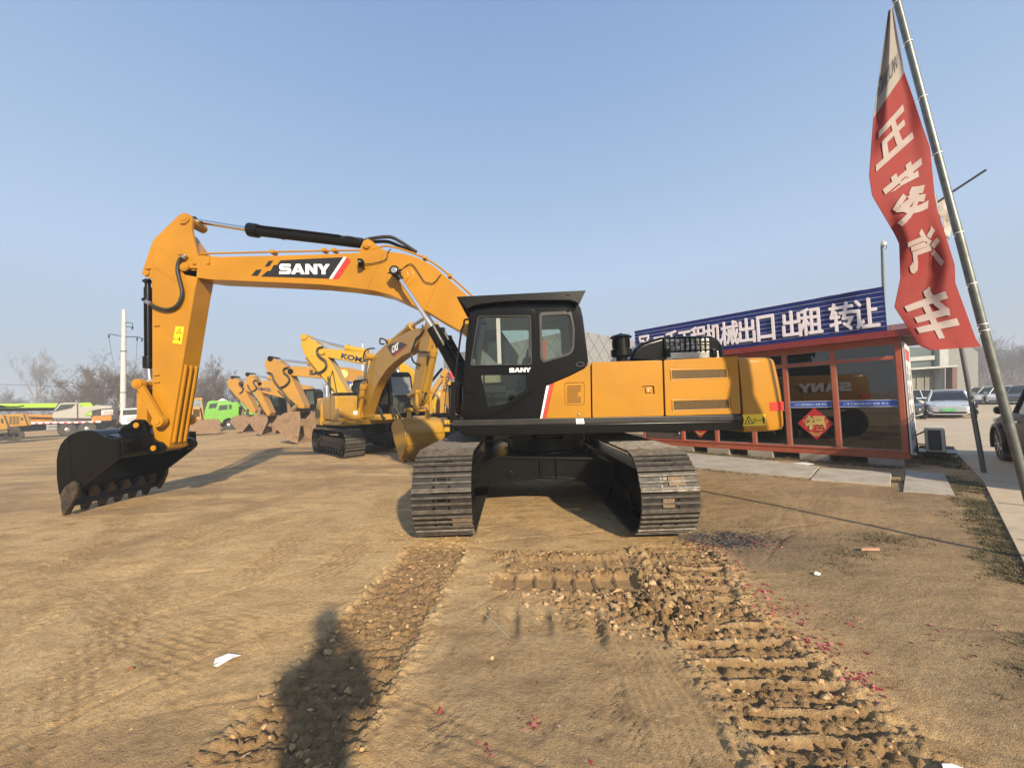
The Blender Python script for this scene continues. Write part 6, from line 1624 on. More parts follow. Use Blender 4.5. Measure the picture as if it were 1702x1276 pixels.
# ---- cranes and trucks on the left
def flatprism(mb, pts, Y, w, bev=.03, mi=0): mb.prism(FPP(pts, Y), FN(w), bev=bev, mi=mi)
def wheel(root, px, py, Y, r, w=.35, rim=STEEL, dual=False):
    c = FP(px, py, Y)
    mb = MB(); mb.lathe(c, FN(-1), [(-w, r * .6), (-w, r - .05), (-w + .05, r), (-.05, r), (0, r - .05), (0, r * .62)], 22); wh = mb.build('wheel', TYRE, root)
    mb = MB(); mb.lathe(c, FN(-1), [(-.02, r * .62), (.01, r * .58), (-.08, r * .5), (-.1, r * .3), (.0, r * .28), (.02, r * .2), (.02, .01)], 18); mb.build('rim', rim, wh)
LIME = M('lime_green_boom', (.34, .56, .045), .4, var=.06, dirt=.12)
GRYC = M('crane_cab_grey', (.40, .385, .34), .4, var=.05, dirt=.15)
CYO = M('crane_orange', (.46, .20, .03), .45, var=.1, dirt=.25)
cY = 34
set_frame(100, cY)
t = thing('mobile_crane', 'mobile crane truck with a lime green boom and a grey cab', 'crane', FP(100, 722, cY))
mb = MB(); flatprism(mb, [(-40, 704), (188, 699), (188, 707), (170, 714), (120, 711), (60, 716), (-40, 722)], cY + .25, 2.2); mb.build('chassis', BLKM, t)
mb = MB(); flatprism(mb, [(-40, 703), (168, 699.5), (168, 702), (-40, 707)], cY + .1, .1, .01); ck = mb.build('deck_edge', WHT, t)
mb = MB()
for k in range(9): flatprism(mb, [(58 + k * 12, 702.4 - k * .28), (63 + k * 12, 702.3 - k * .28), (63 + k * 12, 704.6 - k * .3), (58 + k * 12, 704.7 - k * .3)], cY + .08, .02, 0)
mb.build('hazard_marks', REDV, ck)
for px, py in ((16, 717.5), (112, 714.2), (145, 712.5), (-30, 719)): wheel(t, px, py, cY, .60)
mb = MB(); flatprism(mb, [(77, 706.5), (96, 705.5), (96, 709.5), (77, 710.5)], cY - .05, .6, .05); flatprism(mb, [(77, 711), (96, 710), (96, 714.5), (77, 715.5)], cY - .05, .6, .05); mb.build('fuel_tank', STEEL, t)
mb = MB(); flatprism(mb, [(87, 695), (87.5, 688), (92, 680), (99, 671), (103, 669.5), (128, 668.5), (128.5, 695)], cY - .1, 1.0, .06); cb = mb.build('cab', GRYC, t)
mb = MB(); flatprism(mb, [(90, 684), (101, 672.5), (125, 671), (119, 678), (100, 682)], cY - .13, .02, 0); mb.build('cab_window', GLY, cb)
mb = MB(); flatprism(mb, [(129.5, 669), (136, 676), (150, 676), (160, 673), (186, 674), (187, 678), (165, 680), (150, 683), (142, 689), (152, 690), (152, 695), (129.5, 695)], cY + .1, 1.8, .05); mb.build('slew_body', GRYC, t)
mb = MB(); flatprism(mb, [(-60, 671), (97, 669.5), (92, 677), (-60, 678)], cY + .6, .9, .03); flatprism(mb, [(128, 669), (151, 668), (156, 673), (152, 678), (130, 678)], cY + 1.0, .9, .05); flatprism(mb, [(141, 690), (152, 682), (153, 690)], cY - .02, .1, 0); mb.build('boom', LIME, t)
mb = MB(); flatprism(mb, [(-60, 678.5), (92, 677.5), (88, 682), (-60, 684)], cY + .65, .8, .02); mb.tube([FP(-20, 676, cY), FP(30, 676, cY - .1), FP(40, 674, cY)], .06, 6); mb.tube([FP(-20, 672, cY + .5), FP(10, 676, cY)], .08, 6); mb.build('boom_underside', BLKM, t)
mb = MB(); flatprism(mb, [(152, 691), (186, 690), (186, 699), (152, 700)], cY + .2, 2.0, .04); flatprism(mb, [(50, 693), (88, 692), (88, 700), (50, 702)], cY + .6, 1.2, .04); mb.tube([FP(20, 690, cY + .3), FP(88, 692, cY + .3)], .14, 8); mb.build('counterweight', CYO, t)
mb = MB(); flatprism(mb, [(169, 681.5), (188, 680.5), (188, 689.5), (169, 690)], cY + .1, .6, .02); hz_ = mb.build('warning_board', WHT, t)
mb = MB()
for k in range(4): flatprism(mb, [(171 + k * 4.5, 689.3), (174 + k * 4.5, 689.2), (178 + k * 4.5 - .5, 682), (175 + k * 4.5 - .5, 682.1)] if k < 3 else [(184, 689), (187, 688.9), (187.5, 684), (186, 684.5)], cY + .07, .02, 0)
mb.build('warning_stripe', M('pale_red_stripe', (.55, .30, .27), .5), hz_)
mb = MB(); c = FP(173, 708, cY - .1); mb.lathe(c, FN(-1), [(0, .2), (.05, .2), (.06, .001)], 16); flatprism(mb, [(186, 697), (193, 696), (193, 709), (187, 710)], cY + .0, .5, .03); flatprism(mb, [(160, 703), (183, 701), (184, 709), (162, 711)], cY + .05, 2, .03); mb.build('outrigger', BLKM, t)
rY = 27
set_frame(15, rY)
t = thing('road_machine', 'orange road machine with black tyres at the left edge of the yard', 'road machine', FP(15, 733, rY))
mb = MB(); flatprism(mb, [(-60, 692), (0, 689), (33, 687), (46, 687.5), (53, 707), (14, 710), (12, 714), (-60, 718)], rY, 2.0, .08); by = mb.build('body', YEL2, t)
mb = MB()
for r_ in range(4):
    for c_ in range(3): flatprism(mb, [(15 + c_ * 6, 692.5 + r_ * 3.4), (19.5 + c_ * 6, 692.2 + r_ * 3.4), (19.8 + c_ * 6, 694.4 + r_ * 3.4), (15.3 + c_ * 6, 694.7 + r_ * 3.4)], rY - .015, .02, 0)
flatprism(mb, [(1, 696), (5, 695.5), (6, 703), (2, 703.5)], rY - .015, .02, 0); flatprism(mb, [(34, 694), (38, 693.8), (38.5, 698), (34.5, 698.4)], rY - .015, .02, 0)
flatprism(mb, [(5.5, 690), (8.5, 690), (16, 709), (13, 709.5)], rY - .02, .03, 0); flatprism(mb, [(38.5, 688.5), (41, 688.5), (48, 707), (45.5, 707.2)], rY - .02, .03, 0)
mb.build('vent', M('dark_green_vent', (.05, .05, .025), .5), by)
for px, r in ((2, .42), (17, .40), (28, .36), (-20, .42)): wheel(t, px, 733 - r / rY * 640 - (px * .03), rY + .2, r, .5, BLKM)
mb = MB(); flatprism(mb, [(-50, 716), (12, 713), (14, 719), (-50, 726)], rY + .1, 1.6, .03); mb.build('chassis', M('olive_grey_chassis', (.12, .11, .06), .6), t)
wY = 38
set_frame(218, wY)
t = thing('white_truck', 'white truck cab parked at the foot of the concrete power pole', 'truck', FP(218, 712, wY))
mb = MB(); flatprism(mb, [(200.5, 679), (234, 677.5), (236, 712), (200, 713)], wY, 2.2, .12); cb = mb.build('cab', WHT, t)
mb = MB(); flatprism(mb, [(204, 681), (231, 680), (232, 689), (203.5, 690)], wY - .02, .03, .01); mb.build('windscreen', GLY, cb)
mb = MB()
for k in range(3): flatprism(mb, [(211, 693 + k * 3), (228, 692.6 + k * 3), (228, 693.6 + k * 3), (211, 694 + k * 3)], wY - .02, .03, 0)
flatprism(mb, [(200, 705), (236, 704), (236, 711), (200, 712)], wY - .1, .2, .03)
mb.build('grille', BLKM, cb)
mb = MB(); flatprism(mb, [(196.5, 682), (199.5, 682), (199.5, 690), (196.5, 690)], wY, .15, .02); mb.build('mirror', BLKM, cb)
for px in (205, 231): wheel(t, px, 709, wY + .3, .5)
dY = 29
set_frame(330, dY)
t = thing('bulldozer', 'dusty yellow bulldozer with a wide earth coated blade', 'bulldozer', FP(330, 718, dY))
mb = MB(); flatprism(mb, [(313, 662), (336, 660.5), (337, 664), (312.5, 665)], dY + .3, 1.6, .03); flatprism(mb, [(313.5, 664), (315, 664), (314, 697), (311, 697)], dY + .3, .1, .01); flatprism(mb, [(333.5, 664), (335.5, 664), (340, 696), (337, 697)], dY + .3, .1, .01); flatprism(mb, [(312, 679), (338, 678), (340, 697), (311, 698)], dY + .5, 1.2, .04); cb = mb.build('cab', YEL4, t)
mb = MB(); flatprism(mb, [(315, 665), (333.5, 664.5), (335, 677.5), (314.5, 678.5)], dY + .35, .03, 0); mb.build('cab_window', M('pale_cab_glass', (.22, .27, .27), .1, var=.3), cb)
mb = MB(); flatprism(mb, [(320, 676), (332, 675.5), (336, 698), (317, 699)], dY - .2, 1.0, .06); mb.build('engine_cover', YEL4, t)
mb = MB()
for k in range(5): mb.box(FP(322 + k * 2.2, 686, dY - .22), (.045, .05, .55), .01)
mb.build('radiator_guard', BLKM, t)
mb = MB()
q0 = FPP([(288, 701), (363, 697.5), (366, 700), (366, 718.5), (360, 719.5), (288, 722)], dY - 1.0); mb.prism(q0, FN(.25), bev=.04)
mb.prism(FPP([(288, 698.5), (362, 695.5), (364, 699), (288, 702)], dY - .95), FN(.3), bev=.03); mb.build('blade', RUST, t)
for o in (0, 1.7):
    mb = MB(); mb.prism([p + FN(o) for p in FPP([(300, 706), (350, 704), (352, 714), (346, 717), (304, 719), (298, 714)], dY + .2)], FN(.5), bev=.1); mb.build('crawler_track', TRK, t)
gY = 36
GRN = M('bright_green_truck_paint', (.14, .40, .035), .35, var=.06, coat=.3, dirt=.15)
def gtruck(dx, Y, label, dy=0):
    set_frame(378 + dx, Y)
    s = lambda pts: [(a + dx, b_ + dy) for a, b_ in pts]
    t = thing('green_truck', label, 'truck', FP(378 + dx, 715 + dy, Y), group='green trucks beside the excavator row')
    mb = MB(); mb.prism(FPP(s([(355, 700), (356, 686), (361, 671), (366, 669), (396, 668), (397.5, 672), (397, 702), (388, 702), (386, 697), (380, 694.5), (374, 697), (370, 704), (356, 706)]), Y), FN(2.3), bev=.08); cb = mb.build('cab', GRN, t)
    mb = MB()
    for w_ in ([(362.5, 682), (365, 674), (378, 672.5), (378, 680.5)], [(380.5, 672.3), (385, 672), (385, 679.5), (380.5, 680)]): mb.prism(FPP(s(w_), Y - .015), FN(.03))
    mb.build('cab_window', GLY, cb)
    mb = MB(); mb.prism(FPP(s([(354, 703), (371, 702), (372, 708), (355, 711)]), Y - .05), FN(2.4), bev=.04); mb.prism(FPP(s([(398, 675), (403, 675), (403, 708), (388, 709), (390, 700), (398, 700)]), Y + .2), FN(2), bev=.03); mb.tube(FPP(s([(371, 707), (373.5, 699), (380, 696), (386.5, 698.5), (389, 705)]), Y - .05), .12, 6); mb.build('chassis', BLKM, t)
    wheel(t, 380.5 + dx, 706.3 + dy, Y - .02, .53); wheel(t, 440 + dx, 704.3 + dy, Y, .53)
    mb = MB(); mb.prism(FPP(s([(404, 672), (470, 669), (470, 700), (404, 703)]), Y + .1), FN(2.2), bev=.04); mb.build('tipper_body', GRN, t)
gtruck(0, gY, 'bright green truck cab beside the row of excavators')
gtruck(-16, 44, 'green truck partly hidden behind the bright green one', -3)
mb = MB(); c = FP(371, 668, 50); mb.loft([[c + Vector((a, b_, -.4)) for a, b_ in ((-.8, -.8), (.8, -.8), (.8, .8), (-.8, .8))], [c + Vector((a, b_, .0)) for a, b_ in ((-.7, -.7), (.7, -.7), (.7, .7), (-.7, .7))], [c + Vector((a, b_, .6)) for a, b_ in ((-.05, -.05), (.05, -.05), (.05, .05), (-.05, .05))]])
for a, b_ in ((-.7, -.7), (.7, -.7), (.7, .7), (-.7, .7)): mb.cyl(c + Vector((a, b_, -.3)), Vector((c.x + a, c.y + b_, 0)), .05, 6)
tag(mb.build('canopy_tent', WHT), 'small white peaked canopy behind the bright green truck', 'canopy')
# ------------------------------------------------------------------ parked cars
def car(name, label, cat, loc, rotz, col, L=4.6, Wd=1.84, Hh=1.48, suv=False, group=None, plate=True):
    t = thing(name, label, cat, loc, rotz, group, local=True)
    # x forward; stations: x, z_low, z_belt, half width low, half width belt
    h = Hh
    if suv:
        st = [(-.5, .45, .75, .60), (-.49, .36, 1.02, .86), (-.40, .30, 1.05, .94), (-.2, .24, 1.06, 1), (.05, .24, 1.05, 1), (.22, .24, 1.04, 1), (.34, .26, 1.0, .97), (.44, .30, .93, .90), (.485, .36, .84, .78), (.50, .42, .72, .60)]
        gh = [(-.47, 1.02, 1.05, .80, .76), (-.44, 1.02, h - .28, .84, .70), (-.38, 1.03, h - .06, .88, .68), (-.2, 1.04, h, .90, .68), (.02, 1.03, h - .01, .90, .68), (.12, 1.03, h - .12, .88, .68), (.26, 1.0, 1.04, .80, .72)]
    else:
        st = [(-.5, .45, .70, .62), (-.49, .34, .93, .84), (-.42, .26, .97, .95), (-.2, .20, .94, 1), (.05, .19, .92, 1), (.22, .19, .90, 1), (.34, .20, .84, .97), (.43, .22, .76, .90), (.48, .26, .68, .78), (.50, .34, .58, .60)]
        gh = [(-.40, .93, .96, .78, .72), (-.33, .93, h - .18, .84, .64), (-.22, .93, h - .03, .88, .62), (-.06, .92, h, .90, .62), (.06, .91, h - .04, .90, .62), (.16, .90, h - .20, .86, .64), (.29, .86, .88, .78, .70)]
    w = Wd / 2
    def ring(x, zl, zb, k):
        hw = w * k
        return [Vector((x * L, y * hw, z)) for y, z in ((-.86, zl), (-.97, zl + .12), (-1, zl + (zb - zl) * .55), (-.985, zb - .10), (-.90, zb - .01), (-.5, zb + .035), (0, zb + .045), (.5, zb + .035), (.90, zb - .01), (.985, zb - .10), (1, zl + (zb - zl) * .55), (.97, zl + .12), (.86, zl))]
    mb = MB(); mb.loft([ring(*s) for s in st])
    body = mb.build('body', col, t, ang=40)
    mb = MB()
    mb.loft([[Vector((x * L, y * w * kb, zb)) for y in (-1,)] + [Vector((x * L, -w * kt, zt - .02)), Vector((x * L, -w * kt * .8, zt)), Vector((x * L, 0, zt + .02)), Vector((x * L, w * kt * .8, zt)), Vector((x * L, w * kt, zt - .02)), Vector((x * L, w * kb, zb))] for x, zb, zt, kb, kt in gh])
    mb.build('windows', M('dark_car_glass', (.012, .014, .016), .06, var=.1, rvar=.02), t, ang=30)
    mb = MB(); g = gh[1:-1]
    rr = [[Vector((x * L, y * w * kt * 1.015, zt + dz)) for y, dz in ((-1, -.045), (-.8, .012), (0, .034), (.8, .012), (1, -.045), (.8, -.03), (-.8, -.03))] for x, zb, zt, kb, kt in g[1:-1]]
    mb.loft(rr)
    for sg in (-1, 1):
        def pt(i, f, o=1.012):
            x, zb, zt, kb, kt = gh[i]; return Vector((x * L, sg * w * (kb + (kt - kb) * f) * o, zb + (zt - zb) * f))
        mb.tube([pt(6, 0), pt(5, .97), pt(4, .99)], .035, 6); mb.tube([pt(0, 0), pt(1, .97), pt(2, .99)], .05, 6)
        x = gh[3][0] * L; mb.tube([Vector((x, sg * w * gh[3][3] * 1.01, gh[3][1])), Vector((x, sg * w * gh[3][4] * 1.01, gh[3][2] - .03))], .03, 6)
    mb.build('roof', col, t, ang=40)
    mb = MB()
    for sg in (-1, 1):
        mb.box((gh[5][0] * L - .02, sg * (w + .10), gh[5][1] + .08), (.12, .22, .15), .05)
    mb.build('mirror', col if not suv else BLKM, t)
    wr = .36 if suv else .335
    for x in (-.30, .31):
        for sg in (-1, 1):
            mb = MB(); c = Vector((x * L, sg * (w - .10), wr)); ax = Vector((0, sg, 0))
            mb.lathe(c - ax * .11, ax, [(0, wr * .6), (0, wr - .03), (.03, wr), (.18, wr), (.215, wr - .03), (.215, wr * .66)], 22)
            wh = mb.build('wheel', TYRE, t)
            mb = MB(); mb.lathe(c + ax * .06, ax, [(0, wr * .66), (.03, wr * .64), (.035, wr * .55), (.02, wr * .2), (.05, wr * .15), (.05, .01)], 22)
            for k in range(7):
                a = k * 2 * math.pi / 7; mb.tube([c + ax * .09 + Vector((math.cos(a) * .05, 0, math.sin(a) * .05)), c + ax * .095 + Vector((math.cos(a) * wr * .6, 0, math.sin(a) * wr * .6))], .022, 5)
            mb.build('rim', STEEL, wh)
            mb = MB(); mb.tube([c + ax * .10 + Vector((math.cos(a) * (wr + .045), 0, math.sin(a) * (wr + .045))) for a in np.linspace(-.25, math.pi + .25, 16)], .05, 6); mb.build('wheel_arch', BLKM, t)
    f = L * .5
    mb = MB()
    if not suv:
        for sg in (-1, 1):
            mb.tube([Vector((f - .07, sg * w * .50, .66)), Vector((f - .20, sg * w * .84, .70))], .022, 6)
            mb.prism([Vector((f - .06, sg * w * .60, .52)), Vector((f - .16, sg * w * .86, .58)), Vector((f - .16, sg * w * .88, .46)), Vector((f - .05, sg * w * .62, .46))], (.02, 0, 0))
        mb.prism([Vector((f + .01, -w * .62, .36)), Vector((f + .01, w * .62, .36)), Vector((f - .02, w * .74, .25)), Vector((f - .02, -w * .74, .25))], (.012, 0, 0), bev=.004)
        mb.build('grille', BLKM, t)
        mb = MB(); mb.tube([Vector((f + .0, -w * .78, .33)), Vector((f + .03, -w * .55, .245)), Vector((f + .035, w * .55, .245)), Vector((f + .0, w * .78, .33))], .022, 6); mb.build('bumper_trim', WHT, t)
        if plate:
            mb = MB(); mb.prism([Vector((f + .02, -.24, .40)), Vector((f + .02, .24, .40)), Vector((f + .01, .24, .52)), Vector((f + .01, -.24, .52))], (.015, 0, 0)); mb.build('number_plate', M('green_number_plate', (.16, .62, .22), .45, var=.2, scale=6), t)
    else:
        for sg in (-1, 1): mb.box((f - .12, sg * w * .68, .80), (.2, .40, .16), .05)
        mb.build('headlight', M('headlamp_glass', (.5, .5, .5), .1, metal=.6), t)
        mb = MB()
        for sg in (-1, 1):
            mb.tube(smooth([Vector((gh[1][0] * L, sg * w * .66, h - .10)), Vector((gh[2][0] * L, sg * w * .66, h + .04)), Vector((gh[4][0] * L, sg * w * .66, h + .05)), Vector((gh[5][0] * L, sg * w * .66, h - .06))], 4), .022, 6)
        mb.build('roof_rail', BLKM, t)
        mb = MB()
        for sg in (-1, 1):
            for x in (.0, -.22):
                mb.tube([Vector((x * L + .14, sg * (w + .01), .90)), Vector((x * L + .28, sg * (w + .025), .905)), Vector((x * L + .34, sg * (w + .01), .905))], .018, 6)
        mb.build('door_handle', CHROME, t)
        mb = MB()
        for sg in (-1, 1):
            for x in (.14, -.02, -.24): mb.tube([Vector((x * L, sg * w * 1.003, .34)), Vector((x * L, sg * w * 1.004, .7)), Vector((x * L, sg * w * .985, .95))], .006, 4)
            mb.tube([Vector((-.36 * L, sg * w * .975, .97)), Vector((.26 * L, sg * w * .985, .955))], .012, 5)
        mb.build('panel_gap', RUB, t)
    return t
SILV = M('silver_car_paint', (.62, .64, .66), .28, metal=.35, var=.03, coat=.5)
CWHT = M('white_car_paint', (.70, .70, .69), .25, var=.02, coat=.5)
UMB = M('dark_umber_car_paint', (.018, .0145, .012), .35, metal=.0, var=.1, coat=.0, spec=.16, dirt=.15, dirtcol=(.05, .042, .032))
GRYP = M('graphite_car_paint', (.09, .095, .10), .28, metal=.4, coat=.5)
def face(px, py, tow, **k):
    g = G(px, py); return (g.x, g.y, 0)
g = G(1578, 696); car('white_sedan', 'white electric sedan facing the camera with a green number plate', 'car', (g.x + 1.6, g.y + 1.4, 0), math.atan2(-g.y, -g.x), SILV, 4.75, 1.80, 1.44)
g = Vector((10.25, 8.06, 0)); hd_ = math.atan2(.76, .65)
car('dark_suv', 'dark umber estate car with roof rails at the right edge of the yard', 'car', (g.x - .31 * 4.9 * math.cos(hd_) + .85 * math.sin(hd_) * 1.0, g.y - .31 * 4.9 * math.sin(hd_) - .85 * math.cos(hd_), 0), hd_, UMB, 4.9, 1.95, 1.86, suv=True)
rowl = ['white hatchback in the far row of cars, nearest the showroom column', 'silver car in the far row between two white ones', 'white car in the far row, half behind the leaning pole', 'graphite car at the far right end of the far row']
for k, (px, Y, pc) in enumerate(((1633, 34, CWHT), (1652, 33, SILV), (1671, 32, CWHT), (1698, 31, GRYP))):
    x = (px - PW / 2) / FPX * Y
    car('parked_car', rowl[k], 'car', (x, Y, 0), R(200 + k * 4), pc, 4.5, 1.8, 1.5, group='cars parked in the far row', plate=False)
car('parked_car', 'white car parked before the showroom glass, seen past the office poster', 'car', ((1527 - 851) / 640 * 27.5, 27.5, 0), R(-20), CWHT, 4.6, 1.8, 1.46, group='cars parked by the showroom', plate=False)
car('parked_car', 'graphite car half hidden behind the end of the site office', 'car', ((1486 - 851) / 640 * 21, 21, 0), R(-130), GRYP, 4.6, 1.8, 1.46, group='cars parked by the showroom', plate=False)
mb = MB(); x = (1660 - 851) / 640 * 52
mb.box((x, 52, .75), (16, .3, 1.25), .03); tag(mb.build('boundary_wall', WHT), 'low white wall behind the far row of parked cars', 'wall')
# ------------------------------------------------------------------ bare winter trees, power pole, wires
BARK = M('grey_brown_bark', (.115, .088, .068), .9, var=.3, scale=4)
BARKP = M('pale_poplar_bark', (.24, .215, .185), .9, var=.25, scale=3)
TWIG = M('thin_bare_twigs', (.125, .096, .078), .9, var=.35, scale=2)
def tree_mesh(seed, Ht, spread, upright, levels=6, r0=.16, first=.18, nb=3):
    rg = random.Random(seed)
    trunk = []; crown = []
    def branch(p, d, L, r, lev):
        n = 4 if lev < 2 else 3
        pts = [p.copy()]; dd = d.copy()
        for k in range(n):
            dd = (dd + Vector((rg.gauss(0, .10), rg.gauss(0, .10), .05 * upright)) * (1 + .5 * lev)).normalized()
            pts.append(pts[-1] + dd * (L / n))
        rs = [r * (1 - .55 * k / n) for k in range(n + 1)]
        (trunk if lev == 0 else crown).append((pts, rs, 6 if lev == 0 else (4 if lev < 3 else 3)))
        if lev >= levels: return
        m = nb + (2 if lev == 0 else 0) + (rg.choice((0, 1)) if lev < 4 else -rg.choice((0, 1)))
        for k in range(m * (2 if lev == 0 else 1)):
            f = rg.uniform(first if lev == 0 else .25, 1.0)
            i = min(int(f * n), n - 1); q = pts[i].lerp(pts[i + 1], f * n - i)
            az = rg.uniform(0, 2 * math.pi)
            side = Vector((math.cos(az), math.sin(az), 0))
            tilt = rg.uniform(.45, 1.0) * spread
            nd_ = (dd * math.cos(tilt) + side * math.sin(tilt) + ZV * .25 * upright).normalized()
            branch(q, nd_, L * rg.uniform(.45, .68) * (1.15 - .4 * f if lev == 0 else 1), max(.005, r * rg.uniform(.35, .5)), lev + 1)
    branch(Vector((0, 0, -.1)), ZV.copy(), Ht * .72, r0, 0)
    a = MB(); b_ = MB()
    for pts, rs, sg in trunk: a.tube(pts, rs, sg, caps=False)
    for pts, rs, sg in crown: b_.tube(pts, [max(x, .0075) for x in rs], sg, caps=False)
    return a, b_
def tree(seed, label, Ht, spread, upright, bark, twig, **k):
    t = thing('bare_tree', label, 'tree', (0, 0, 0), local=True)
    a, b_ = tree_mesh(seed, Ht, spread, upright, **k)
    a.build('trunk', bark, t); b_.build('crown', twig, t)
    return t
protos = [tree(1, 'x', 9, 1.0, .6, BARK, TWIG, r0=.16, first=.12), tree(2, 'x', 8, 1.15, .5, BARK, TWIG, r0=.14, first=.08, nb=3), tree(3, 'x', 15, .62, 1.3, BARKP, M('pale_poplar_twigs', (.20, .175, .15), .9, var=.2), r0=.2, first=.22), tree(4, 'x', 8.5, .95, .9, BARK, TWIG, r0=.13, first=.1)]
used_p = [0, 0, 0, 0]
def put_tree(kind, px, Y, sc, label, grp, rot):
    x = (px - PW / 2) / FPX * Y
    if not used_p[kind]: t = protos[kind]; used_p[kind] = 1
    else: t = copy_tree(protos[kind])
    t.location = (x, Y, 0); t.rotation_euler = (0, 0, rot); t.scale = (sc, sc, sc * random.Random(int(px * 7)).uniform(.9, 1.12)); t['label'] = label; t['group'] = grp
L1 = 'bare brown trees behind the cranes and trucks'
put_tree(2, 57, 95, 1.12, 'tall pale poplar standing alone above the far left treeline', 'tall pale poplars', .3)
lab = 'bare brown tree in the thicket behind the crane truck and power pole'
for px, Y, k, s in ((128, 52, 0, .92), (146, 50, 1, .95), (162, 55, 3, 1.0), (176, 50, 0, 1.0), (190, 53, 1, 1.1), (214, 50, 3, 1.05), (228, 52, 0, 1.0), (240, 55, 1, 1.05), (154, 60, 3, 1.05), (204, 60, 0, 1.1)):
    put_tree(k, px, Y, s * .86, lab, L1, px * 1.7)
lab = 'bare brown tree in the thicket behind the bulldozer and green trucks'
for px, Y, k, s in ((318, 52, 1, .95), (334, 55, 3, 1.1), (349, 52, 0, 1.15), (356, 50, 3, 1.25), (366, 53, 1, 1.1), (380, 56, 0, 1.0), (342, 60, 0, 1.2), (328, 62, 1, 1.0)):
    put_tree(k, px, Y, s * .66, lab, 'bare brown trees behind the bulldozer', px * 1.3)
lab = 'bare far tree in the low line at the left of the yard'
for px, Y, k, s in ((-30, 105, 1, 1.0), (-6, 110, 0, 1.0), (12, 108, 3, 1.0), (28, 104, 1, .95), (44, 110, 0, .9), (70, 106, 3, .9), (84, 108, 0, .85), (98, 100, 1, .8), (112, 96, 3, .9)):
    put_tree(k, px, Y, s, lab, 'far low trees on the left', px * .9)
lab = 'bare far tree seen between the arms of the parked excavators'
for px, Y, k, s in ((400, 115, 3, 1.0), (440, 120, 0, 1.0), (492, 120, 1, .9), (540, 118, 3, .9), (556, 120, 0, .9), (575, 124, 1, 1.0)):
    put_tree(k, px, Y, s, lab, 'far trees behind the excavator row', px * .7)
lab = 'hazy bare tree in the far line behind the parked cars'
for k_, px in enumerate(range(1600, 1790, 9)):
    Y = 92 + (k_ * 37) % 23
    put_tree((3, 0, 1, 3)[k_ % 4], px, Y, 1.15 + .25 * ((k_ * 13) % 7) / 7, lab, 'hazy trees behind the parked cars', px * .6)
for i, u in enumerate(used_p):
    if not u: bpy.data.objects.remove(protos[i])
# scrub below the trees: too fine to count
mb = MB(); rg = random.Random(21)
def scrub(x0, x1, Y0, Y1, n, h):
    for k in range(n):
        Y = rg.uniform(Y0, Y1); px = rg.uniform(x0, x1); x = (px - PW / 2) / FPX * Y
        hh = h * rg.uniform(.5, 1.2); p = Vector((x, Y, -.1)); d = Vector((rg.gauss(0, .22), rg.gauss(0, .22), 1))
        q = p + d * hh * .6; e = q + (d + Vector((rg.gauss(0, .3), rg.gauss(0, .3), 0))) * hh * .4
        w = .022 * Y / 50
        mb.tube([p, q, e], [w, w * .7, w * .3], 3, caps=False)
        for j in range(3):
            f = rg.uniform(.3, .95); s = p.lerp(e, f); mb.tube([s, s + Vector((rg.gauss(0, .35), rg.gauss(0, .3), rg.uniform(.2, .6))) * hh * .4], [w * .6, w * .25], 3, caps=False)
scrub(-80, 130, 90, 112, 700, 3.6); scrub(120, 260, 46, 62, 900, 3.4); scrub(300, 470, 50, 66, 900, 3.4); scrub(380, 700, 100, 125, 700, 4.0); scrub(1590, 1800, 88, 112, 900, 5.0)
tag(mb.build('scrub', TWIG, smooth=False), kind='stuff')
PYL = M('pale_concrete_pole', (.52, .51, .48), .8, var=.08, dirt=.15)
pY = 46
t = thing('power_pole', 'tall pale concrete power pole with steel cross arms behind the big arm', 'power pole', P(204, 700, pY))
base = P(204.5, 690, pY); base.z = 0; top = P(206.2, 515, pY)
mb = MB(); mb.tube([base, top], [.31, .19], 18); mb.build('pole', PYL, t)
mb = MB()
for py in (576, 636):
    f = (690 - py) / 175.0; c = base.lerp(top, f); mb.cyl(c - ZV * .04, c + ZV * .04, .30, 18)
mb.build('pole_band', BLKM, t)
mb = MB(); mb.tube([P(180, 556, pY), P(186, 555.5, pY), P(206, 559.5, pY), P(230, 560, pY), P(238, 563, pY)], .05, 6); mb.tube([P(208, 536, pY), P(220, 537, pY), P(221, 543, pY), P(210, 543, pY)], .045, 6); mb.build('cross_arm', BLKM, t)
for a, b_ in ((181, 557), (228, 561), (220, 543), (236, 563)):
    mb = MB(); c = P(a, b_, pY - .1); mb.lathe(c, -ZV, [(0, .04), (.05, .10), (.12, .06), (.17, .10), (.24, .05), (.3, .08), (.36, .03)], 10); mb.build('insulator', BLKM, t)
def wire(name, pts, r, label):
    mb = MB(); mb.tube(smooth(pts, 6), r, 4); tag(mb.build(name, RUB), label, 'wire', 'wires of the power pole')
wire('power_line', [P(-60, 637, 50), P(80, 641, 46), P(204, 643, pY + .3), P(330, 640, 70), P(480, 652, 110)], .022, 'lower wire running level past the power pole at tree height')
wire('power_line', [P(181, 560, pY), P(188, 600, 60), P(197, 640, 110)], .02, 'wire dropping away behind from the left end of the cross arm')
wire('power_line', [P(228, 564, pY), P(226, 600, 60), P(222, 640, 110)], .02, 'wire dropping away behind from the right end of the cross arm')
for px, t0 in ((602.5, 570), (543, 640)):
    t = thing('lamp_mast', 'thin white mast far behind the ' + ('bright yellow boom with dark blue lettering' if px > 600 else 'curve of a parked excavator boom'), 'mast', P(px, 680, 75))
    mb = MB(); b0 = P(px, 680, 75); b0.z = 0; mb.tube([b0, P(px, t0, 75)], [.16, .10], 8); mb.build('mast', WHT, t)
    mb = MB(); mb.box(P(px, t0, 75) + ZV * .1, (.5, .3, .2), .03); mb.build('mast_head', STEEL, t)
